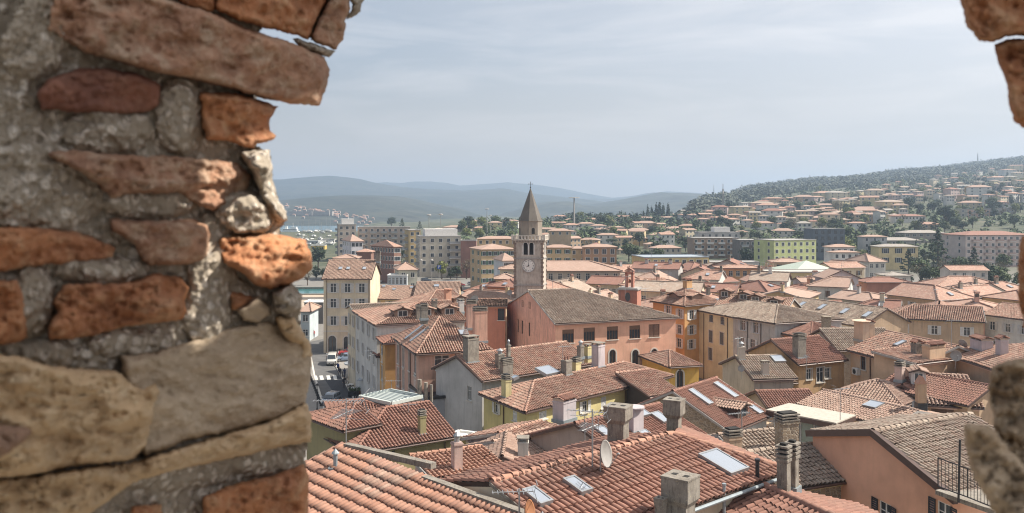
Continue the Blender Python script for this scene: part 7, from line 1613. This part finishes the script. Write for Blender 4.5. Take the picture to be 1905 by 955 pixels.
# motorcycles below the cream house
def moto(px, py, rz, label):
    q = P(px, py, .05); o = empty('motorcycle', q, rad(rz), label=label, cat='motorcycle')
    for x in (-.65, .65): b = MB(); b.tube((x, -.06, .3), (x, .06, .3), .3, n=14); b.build('wheel', [BLK], o)
    b = MB(); b.lathe((0, 0, 0), [(.01, .35)], 4) if False else b.box((0, 0, .55), (.7, .28, .35), top=.7); b.build('engine_body', [BLK], o); b = MB(); b.box((-.35, 0, .82), (.7, .26, .1)); b.build('seat', [BLK], o); b = MB(); b.tube((.65, 0, .3), (.42, 0, 1.0), .04); b.tube((.42, -.3, 1.03), (.42, .3, 1.03), .02); b.build('fork', [ALU], o)
moto(628, 656, 10, 'dark motorcycle parked left below the cream house wall'); moto(633, 658, -5, 'dark motorcycle parked right below the cream house wall')
# far-left street bits: white building corner, truck, quay shed
fh('white shop corner with dark flat awning at the far street, left edge', 560, 576, 578, 640, (.50, .56, .58), 'pale', D=178, nc=1, nr=2, lod=1, hip='01', depth=8)
h = fh('long dark-fronted low shelter on the quay behind the street', 566, 601, 563, 600, (.16, .15, .14), 'grey', roof='flat', D=205, nc=0, flatc=SHW, depth=6, name='shelter', cat='shelter')
fh('small yellow harbour shed at the marina', 578, 604, 466, 478, (.55, .38, .10), 'grey', roof='flat', D=540, nc=3, nr=1, flatc=SHW, name='harbour_shed', cat='shed')
fh('grey harbour office between marina and car park', 572, 592, 455, 466, (.45, .47, .48), 'grey', roof='flat', D=600, nc=3, nr=1, flatc=SHW, name='harbour_office', cat='building')
fh('long white marina building on the water edge', 600, 622, 456, 464, WHI, 'grey', roof='flat', D=620, nc=4, nr=1, flatc=FLATR, name='marina_building', cat='building')

# ================================================================== the broken wall in front
def wdist(px, side=0):
    if side == 0: return 1/(1.36-px*(1.36-.86)/600)
    return .6 if side == 2 else .78
def WP(px, py, side=0, toward=0.0):
    D = wdist(px, side)-toward; return Vector(((px-CX)/F*D, D, H-(py-HY)/F*D))
def rough_poly(pts, step=7, amp=2.4, seed=0):
    out = []; n = len(pts)
    for i in range(n):
        a, c = Vector(pts[i]), Vector(pts[(i+1) % n]); L = (c-a).length; k = max(1, int(L/step)); nn = Vector((-(c-a).y, (c-a).x)).normalized()
        for j in range(k):
            q = a.lerp(c, j/k); out.append(q+nn*(noise.noise(Vector((q.x*.05, q.y*.05, seed)))*amp*1.2+noise.noise(Vector((q.x*.16, q.y*.16, seed)))*amp))
    return out
def smooth_poly(pts, it=1):
    for _ in range(it):
        n = len(pts); o = []
        for i in range(n):
            a, c = Vector(pts[i]), Vector(pts[(i+1) % n]); o += [a.lerp(c, .22), a.lerp(c, .78)]
        pts = o
    return pts
def stone(name, pts, mat, parent, proud=.03, thick=.14, round_=12, seed=0, side=0, rel=.012, amp=2.4, step=4.6, smooth=0, label=None, bulge=0, off=0):
    round_ = min(round_, 13); proud = proud*.8; bd = rough_poly(smooth_poly(pts, smooth), step, amp, seed); xs = [p.x for p in bd]; ys = [p.y for p in bd]; inner = []
    n = len(bd); B = np.array([(p.x, p.y) for p in bd]); B2 = np.roll(B, -1, 0); AB = B2-B; L2 = (AB**2).sum(1)
    def dist(x, y):
        t = np.clip(((x-B[:, 0])*AB[:, 0]+(y-B[:, 1])*AB[:, 1])/L2, 0, 1); return math.sqrt(((B[:, 0]+t*AB[:, 0]-x)**2+(B[:, 1]+t*AB[:, 1]-y)**2).min())
    def inside(x, y):
        c = (B[:, 1] > y) != (B2[:, 1] > y); xx = B[:, 0]+(y-B[:, 1])*AB[:, 0]/np.where(AB[:, 1] == 0, 1e-9, AB[:, 1]); return (np.count_nonzero(c & (x < xx)) % 2) == 1
    y = min(ys)+step*.5; row = 0
    while y < max(ys):
        x = min(xs)+(step*.5 if row % 2 else 0)
        while x < max(xs):
            if inside(x, y) and dist(x, y) > step*.55: inner.append(Vector((x+R.uniform(-.8, .8), y+R.uniform(-.8, .8))))
            x += step
        y += step*.87; row += 1
    ve, _, fa, *_ = geometry.delaunay_2d_cdt(bd+inner, [(i, (i+1) % n) for i in range(n)], [list(range(n))], 1, 1e-4)
    V = []; mx_ = sum(xs)/len(xs); my_ = sum(ys)/len(ys)
    for v in ve:
        d = dist(v.x, v.y); t = min(1, d/round_); pr = math.sqrt(max(0, 1-(1-t)**2))*proud
        q = Vector((v.x*.012, v.y*.02, seed*3.1)); rl = (noise.fractal(q, 1, 2, 5)*1.0+.5*noise.ridged_multi_fractal(q*1.8, 1, 2, 3, 1, 2)*.25)*rel*1.6+abs(noise.noise(Vector((v.x*.05, v.y*.07, seed+9))))*-rel*.6*t*(1 if 'brick' in name else .2)
        rl += noise.noise(Vector((v.x*.11, v.y*.11, seed)))*rel*.35; vd, _ = noise.voronoi(Vector((v.x*.016, v.y*.03, seed*1.7))); rl += min(.35, vd[1]-vd[0])*rel*.9*t+(((v.x-mx_)*math.cos(seed)+(v.y-my_)*math.sin(seed*2.3))*.00008)
        V.append(WP(v.x, v.y, side, off+.013+pr+rl*min(1, .3+t)+bulge*t))
    nb = len(V); bidx = []   # boundary loop = first n vertices (cdt keeps input order)
    F_ = [tuple(f) for f in fa]; back = [WP(v.x, v.y, side, off-thick+(0 if min(1, dist(v.x, v.y)/20) else 0)) for v in ve[:n]]
    V += back; F_ += [(i, nb+i, nb+(i+1) % n, (i+1) % n) for i in range(n)]; F_.append(tuple(nb+i for i in range(n))[::-1])
    me = bpy.data.meshes.new(name); me.from_pydata(V, [], F_); me.polygons.foreach_set('use_smooth', [True]*len(F_)); me.materials.append(mat); me.update()
    bmm = bmesh.new(); bmm.from_mesh(me); bmesh.ops.recalc_face_normals(bmm, faces=bmm.faces); bmm.to_mesh(me); bmm.free()
    return link(name, me, parent, label=label) if label else link(name, me, parent)
def stonemat(name, c1, c2, c3, pit=.5, sc=1.0, zs=1.3, bd=.02):
    m = NT(name); p = m.n('ShaderNodeMapping', {'Vector': m.pos(), 'Scale': (sc, sc, sc*zs)}).outputs[0]
    a = m.mix(m.ramp(m.noise(p, 9, 6, .65, .3), .36, .64), c1, c2); a = m.mix(m.math('MULTIPLY', m.ramp(m.noise(p, 28, 6, .7, .4), .48, .66), .8), a, c3)
    pits = m.noise(p, 60, 4, .6); a = m.mix(m.math('MULTIPLY', m.ramp(pits, .62, .72), pit), a, dim(c1, .28)); a = m.mix(m.math('MULTIPLY', m.ramp(m.noise(p, 140, 3, .6), .6, .75), .35), a, tuple(min(1, x*1.6) for x in c3))
    m.col(a); m.rough(.95); h = m.math('ADD', m.math('MULTIPLY', m.noise(p, 34, 8, .72, .3), 1.0), m.math('MULTIPLY', m.ramp(pits, .72, .5), .35)); m.bump(h, 1.0, bd); return m.mat
MB1 = stonemat('orange_brick', (0.62, 0.27, 0.12), (0.46, 0.20, 0.10), (0.70, 0.43, 0.25), .45, bd=.012); MB2 = stonemat('brown_brick', (0.56, 0.31, 0.19), (0.37, 0.20, 0.13), (0.66, 0.50, 0.36), .45, bd=.012); MB3 = stonemat('dark_red_brick', (0.33, 0.135, 0.085), (0.22, 0.095, 0.065), (0.36, 0.18, 0.12), .4, bd=.012)
MS1 = stonemat('tan_sandstone', (0.74, 0.52, 0.30), (0.63, 0.44, 0.26), (0.80, 0.62, 0.41), .05, .7, 4.5, .008); MS2 = stonemat('grey_brown_sandstone', (0.60, 0.47, 0.33), (0.49, 0.38, 0.27), (0.68, 0.55, 0.41), .05, .9, 2.5, .009); MS3 = stonemat('pinkish_stone', (0.540, 0.330, 0.225), (0.450, 0.270, 0.180), (0.675, 0.480, 0.360), .3)
m = NT('pebbly_mortar'); p = m.pos(); v = m.n('ShaderNodeTexVoronoi', {'Vector': p, 'Scale': 85, 'Randomness': 1}); vc = m.n('ShaderNodeSeparateColor', {0: v.outputs['Color']}).outputs[0]
c = m.mix(m.ramp(m.noise(p, 7, 5, .6), .35, .65), (.60, .50, .39), (.74, .68, .60)); g_ = m.mix(vc, (.28, .22, .16), (.78, .72, .64)); c = m.mix(m.ramp(v.outputs['Distance'], .55, .3), (.32, .27, .21), m.mix(.55, c, g_)); m.col(c); m.rough(.97)
m.bump(m.math('ADD', m.ramp(v.outputs['Distance'], .6, 0), m.noise(p, 45, 6, .7)), .9, .007); MORT = m.mat
def mortar(poly, parent, side=0, step=3.4, lumps=(), seed=0, base=.004, thick=.3):
    xs = [p[0] for p in poly]; ys = [p[1] for p in poly]; bd = rough_poly(smooth_poly(poly, 1), 6, 3.5, seed); B = np.array([(p.x, p.y) for p in bd]); B2 = np.roll(B, -1, 0); AB = B2-B
    gx = np.arange(min(xs), max(xs), step); gy = np.arange(min(ys), max(ys), step); X, Y = np.meshgrid(gx, gy); ins = np.zeros(X.shape, bool)
    for i in range(len(B)):
        c = (B[i, 1] > Y) != (B2[i, 1] > Y); ins ^= c & (X < B[i, 0]+(Y-B[i, 1])*AB[i, 0]/(AB[i, 1] if AB[i, 1] else 1e-9))
    idx = {}; V = []; Fq = []
    def vid(j, i):
        if (j, i) not in idx:
            px, py = gx[i], gy[j]; h = base
            for (lx, ly, rx, ry, hh) in lumps:
                d = ((px-lx)/rx)**2+((py-ly)/ry)**2
                if d < 1: h = max(h, base+hh*math.sqrt(1-d))
            h += noise.fractal(Vector((px*.02, py*.02, seed)), 1, 2, 4)*.009+noise.noise(Vector((px*.09, py*.09, seed+3)))*.0045; dd, _ = noise.voronoi(Vector((px*.12, py*.12, 7))); h += (.45-dd[0])*.006
            idx[(j, i)] = len(V); V.append(WP(px, py, side, h))
        return idx[(j, i)]
    for j in range(len(gy)-1):
        for i in range(len(gx)-1):
            if ins[j, i] and ins[j+1, i] and ins[j, i+1] and ins[j+1, i+1]: Fq.append((vid(j, i), vid(j, i+1), vid(j+1, i+1), vid(j+1, i)))
    # close the back
    from collections import Counter
    ec = Counter(); 
    for f in Fq:
        for a, c in zip(f, f[1:]+f[:1]): ec[(min(a, c), max(a, c))] += 1
    nb = len(V); V2 = [v*1 for v in V]; bk = {}
    def bv(a):
        if a not in bk: d = (V[a]-Vector((0, 0, H))).normalized(); bk[a] = len(V)+len(bk); V2.append(V[a]+d*thick)
        return bk[a]
    sides = [(a, c, bv(c), bv(a)) for (a, c), k in ec.items() if k == 1]
    o = link('mortar', fromnp('mortar', [tuple(v) for v in V2], Fq+sides, [MORT], True), parent, kind='stuff')
    return o
wall = empty('broken_brick_wall', (-.4, 1.0, H-.3), label='broken old wall of brick, sandstone and pebbly mortar filling the left side', cat='wall'); wall.matrix_world
wl = Matrix.Translation((-.4, 1.0, H-.3)).inverted()
class PW:   # children are built in world space, so shift them back
    pass
_link = link
def wlink(name, me, parent=None, mat=None, **k):
    o = _link(name, me, parent, mat, **k)
    if parent is not None and parent.name.startswith(('broken_brick', 'right_wall')): o.matrix_parent_inverse = parent_inv[parent.name]
    return o
parent_inv = {wall.name: wl}
link = wlink
mortar([(-60, -60), (560, -60), (545, 20), (500, 45), (470, 70), (458, 120), (440, 190), (425, 262), (480, 272), (504, 280), (507, 330), (516, 368), (532, 392), (534, 410), (518, 430), (530, 520), (556, 532), (562, 560), (558, 600), (568, 650), (574, 700), (570, 760), (575, 830), (568, 880), (560, 1010), (-60, 1010)], wall,
  lumps=((335, 215, 48, 75, .03), (200, 245, 90, 45, .022), (60, 60, 75, 90, .02), (60, 350, 150, 85, .02), (455, 395, 60, 42, .045), (395, 500, 48, 110, .03), (385, 580, 48, 70, .028), (275, 378, 95, 30, .024), (190, 503, 90, 28, .022), (60, 560, 42, 70, .024), (240, 640, 80, 30, .02), (90, 655, 50, 28, .018), (300, 880, 130, 34, .02), (470, 855, 110, 32, .02), (520, 350, 24, 70, .02), (535, 565, 30, 34, .03), (440, 545, 34, 26, .016)))
ST = [
 ('mortar_lump', [(562,-45),(640,-45),(636,20),(614,66),(598,78),(572,70),(566,30)], MORT, dict(proud=.005, off=-.05)),
 ('mortar_lump', [(400,150),(470,150),(472,185),(400,185)], MORT, dict(proud=.005, off=-.05)),
 ('brick', [(-50,-40),(96,-40),(60,-10),(40,10),(-50,18)][:0] or [(320,-30),(398,-30),(402,16),(390,24),(345,8),(315,-5)], MB1, dict(proud=.02)),
 ('brick', [(396,-45),(402,18),(441,38),(492,52),(544,64),(573,74),(590,34),(612,-10),(620,-45)], MB1, dict(proud=.03, rel=.016)),
 ('brick', [(618,-45),(612,0),(594,34),(577,75),(600,84),(625,92),(639,74),(642,40),(650,16),(654,-45)], MB2, dict(proud=.032, rel=.018)),
 ('brick', [(85,55),(100,-20),(235,-30),(323,4),(390,22),(441,46),(492,64),(544,80),(605,106),(613,130),(606,166),(594,197),(540,193),(478,181),(434,167),(349,147),(294,136),(235,121),(158,99)], MB2, dict(proud=.045, rel=.013, round_=20)),
 ('stone', [(68,176),(88,147),(147,127),(206,127),(265,140),(298,158),(300,195),(279,208),(235,213),(184,212),(129,208),(77,204)], MB3, dict(proud=.022)),
 ('brick', [(369,173),(434,173),(478,184),(518,198),(503,220),(502,243),(513,252),(505,262),(478,268),(474,278),(456,274),(423,263),(382,259),(375,228)], MB1, dict(proud=.035, rel=.02)),
 ('stone', [(75,285),(140,278),(230,290),(330,290),(400,298),(445,304),(468,328),(455,360),(432,382),(395,393),(350,372),(330,358),(300,362),(250,362),(205,372),(185,345),(140,315)], MB2, dict(proud=.03, rel=.02)),
 ('brick', [(-50,428),(30,422),(81,424),(141,431),(188,448),(214,461),(210,478),(168,488),(101,491),(50,498),(-50,512)], MB1, dict(proud=.025)),
 ('brick', [(203,406),(269,411),(356,408),(383,415),(394,434),(390,478),(376,488),(329,493),(282,495),(265,485),(250,458),(232,441),(208,431)], MB2, dict(proud=.035)),
 ('brick', [(405,441),(447,437),(504,434),(537,440),(568,446),(579,474),(581,500),(564,518),(537,531),(504,539),(477,531),(447,508),(416,491),(406,471)], MB1, dict(proud=.06, rel=.026, round_=34)),
 ('brick', [(-50,518),(30,522),(48,545),(50,600),(52,630),(20,640),(-50,646)], MB1, dict(proud=.02)),
 ('brick', [(118,530),(188,528),(249,525),(285,508),(336,516),(352,535),(343,558),(348,579),(336,595),(285,602),(235,609),(188,622),(134,631),(91,631),(89,609),(107,579),(97,565)], MB1, dict(proud=.035, rel=.022)),
 ('brick', [(425,542),(447,542),(470,556),(455,577),(430,578)], MB1, dict(proud=.02, round_=14)),
 ('stone', [(440,577),(480,550),(500,568),(506,585),(480,602),(452,597)], MS2, dict(proud=.035, round_=20)),
 ('stone', [(225,662),(290,655),(380,627),(440,607),(500,600),(545,606),(564,636),(579,652),(578,700),(570,752),(520,778),(440,802),(350,820),(270,852),(240,800),(232,720)], MS2, dict(proud=.03, rel=.012, round_=40, amp=3)),
 ('stone', [(-50,652),(50,665),(90,680),(150,685),(220,690),(262,722),(288,710),(299,730),(290,770),(275,830),(248,856),(150,868),(60,884),(-50,895)], MS1, dict(proud=.06, rel=.016, round_=34)),
 ('stone', [(-50,896),(60,886),(150,872),(248,860),(320,838),(400,812),(500,784),(562,754),(579,772),(579,822),(500,838),(420,856),(300,882),(240,903),(165,960),(150,1000),(-50,1000)], MS1, dict(proud=.035, rel=.02)),
 ('stone', [(-50,785),(50,793),(64,804),(30,835),(-50,880)], MS3, dict(proud=.02, off=.055)),
 ('brick', [(378,925),(420,905),(500,885),(565,864),(574,885),(573,1000),(375,1000)], MB1, dict(proud=.035, rel=.02)),
 ('brick', [(245,942),(300,938),(312,1000),(240,1000)], MB1, dict(proud=.015)),
 ('stone', [(545,760),(570,752),(580,775),(574,800),(552,795)], MS1, dict(proud=.03, round_=16, off=.02)),
 ('mortar_lump', [(636,-45),(655,18),(644,36),(672,22),(676,4),(690,-45)], MORT, dict(proud=.02, rel=.03, round_=14)),
 ('mortar_lump', [(544,72),(578,78),(604,88),(625,95),(612,107),(590,102),(560,90)], MORT, dict(proud=.02, rel=.02, round_=10)),
 ('mortar_lump', [(440,282),(503,279),(507,330),(516,370),(533,393),(535,411),(520,417),(503,400),(482,362),(470,320)], MORT, dict(proud=.03, rel=.03, round_=18)),
 ('mortar_lump', [(410,396),(438,360),(468,358),(500,384),(508,418),(490,435),(440,437),(420,424)], MORT, dict(proud=.05, rel=.02, round_=30, off=.005)),
 ('mortar_lump', [(505,545),(540,528),(562,548),(560,578),(530,592),(508,580)], MORT, dict(proud=.04, rel=.03, round_=20)),
 ('mortar_lump', [(512,590),(548,592),(578,640),(580,665),(566,672),(540,640),(520,618)], MS1, dict(proud=.05, rel=.03, round_=16)),
]
for i, (nm, pts, mt, k) in enumerate(ST): stone(nm, [Vector(p) for p in pts], mt, wall, seed=i+1, **k)
# the wall's body: thickness behind the face, above and below the frame (the tower stands on it)
def masonry_box(nm, cx, cy_, cz, sx, sy, sz, parent):
    b = MB(); n = 6; b.box((cx, cy_, cz), (sx, sy, sz)); o = b.build('masonry', [MORT], parent); return o
b = MB()
q = [(-1.6, .3), (-.62, .3), (-.60, .62), (-.36, 1.22), (-.40, 1.5), (-1.6, 1.5)]
for z0, z1 in ((H-1.6, H+1.3),): b.add([(x-.06, y+.05, z) for z in (z0, z1) for x, y in q], [tuple(range(6))[::-1], tuple(range(6, 12))]+[(i, (i+1) % 6, 6+(i+1) % 6, 6+i) for i in range(6)])
b.build('masonry_or_sun_block', [MORT], wall)
# right jamb
wr = empty('right_wall_edge', (.8, .8, H), label='blurred brick and stone edge of the wall opening at the right border', cat='wall'); parent_inv[wr.name] = Matrix.Translation((.8, .8, H)).inverted()
def rs_(nm, pts, mt, **k): stone(nm, [Vector(p) for p in pts], mt, wr, side=1, **k)
rs_('brick', [(1778,-40),(1790,20),(1800,50),(1822,76),(1850,80),(1872,70),(2290,30),(2290,-60),(1780,-60)], MB1, proud=.04, thick=.25, seed=41, rel=.012)
rs_('brick', [(1850,84),(1872,72),(2290,40),(2290,240),(1905,238),(1888,225),(1878,200),(1872,150),(1858,120)], MB1, proud=.035, thick=.25, seed=42, rel=.014)
rs_('brick', [(1900,440),(2290,400),(2290,640),(1905,610),(1896,560),(1893,500)], MB1, proud=.03, thick=.2, seed=43)
MSR = stonemat('sun_painted_sandstone', (.60, .45, .29), (.36, .26, .17), (.70, .56, .40), .1, .6, 1.3, .01)  # sunlight put into the colour; the jamb blocks the real sun
rs_('stone', [(1838,700),(1850,680),(1880,668),(2290,640),(2290,1010),(1870,1010),(1850,930),(1838,880),(1852,820),(1845,760)], MSR, proud=.05, thick=.3, seed=44, rel=.018, amp=5, smooth=1)
rs_('brick', [(2010,244),(2290,246),(2290,330),(2000,322)], MB2, proud=.03, thick=.3, seed=51)
rs_('brick', [(2020,330),(2290,338),(2290,432),(2005,424)], MB1, proud=.03, thick=.3, seed=52)
rs_('stone', [(1792,792),(1810,786),(1850,795),(1880,850),(1980,900),(1985,960),(1870,1000),(1848,950),(1818,900),(1800,850)], MSR, proud=.05, thick=.2, seed=45, rel=.018, amp=5, off=.14, smooth=1)
b = MB(); q = [(.475, .84), (1.6, .7), (1.6, 1.45), (.62, 1.45)]; q = [(.60, .66), (1.7, .6), (1.7, 1.06), (.70, 1.06)]
b.add([(x, y, z) for z in (H-1.6, H+1.3) for x, y in q], [tuple(range(4))[::-1], tuple(range(4, 8))]+[(i, (i+1) % 4, 4+(i+1) % 4, 4+i) for i in range(4)]); b.box((.79, 1.1, H+1.70), (.14, 1.4, .8)); b.box((.94, 1.05, H+.14), (.1, .7, 2.0)); b.build('masonry_or_sun_block', [MORT], wr)  # unseen jamb, plus two boxes added to block sun on the left wall
link = _link
print('houses', len(HOUSES), 'objects', len(bpy.data.objects))
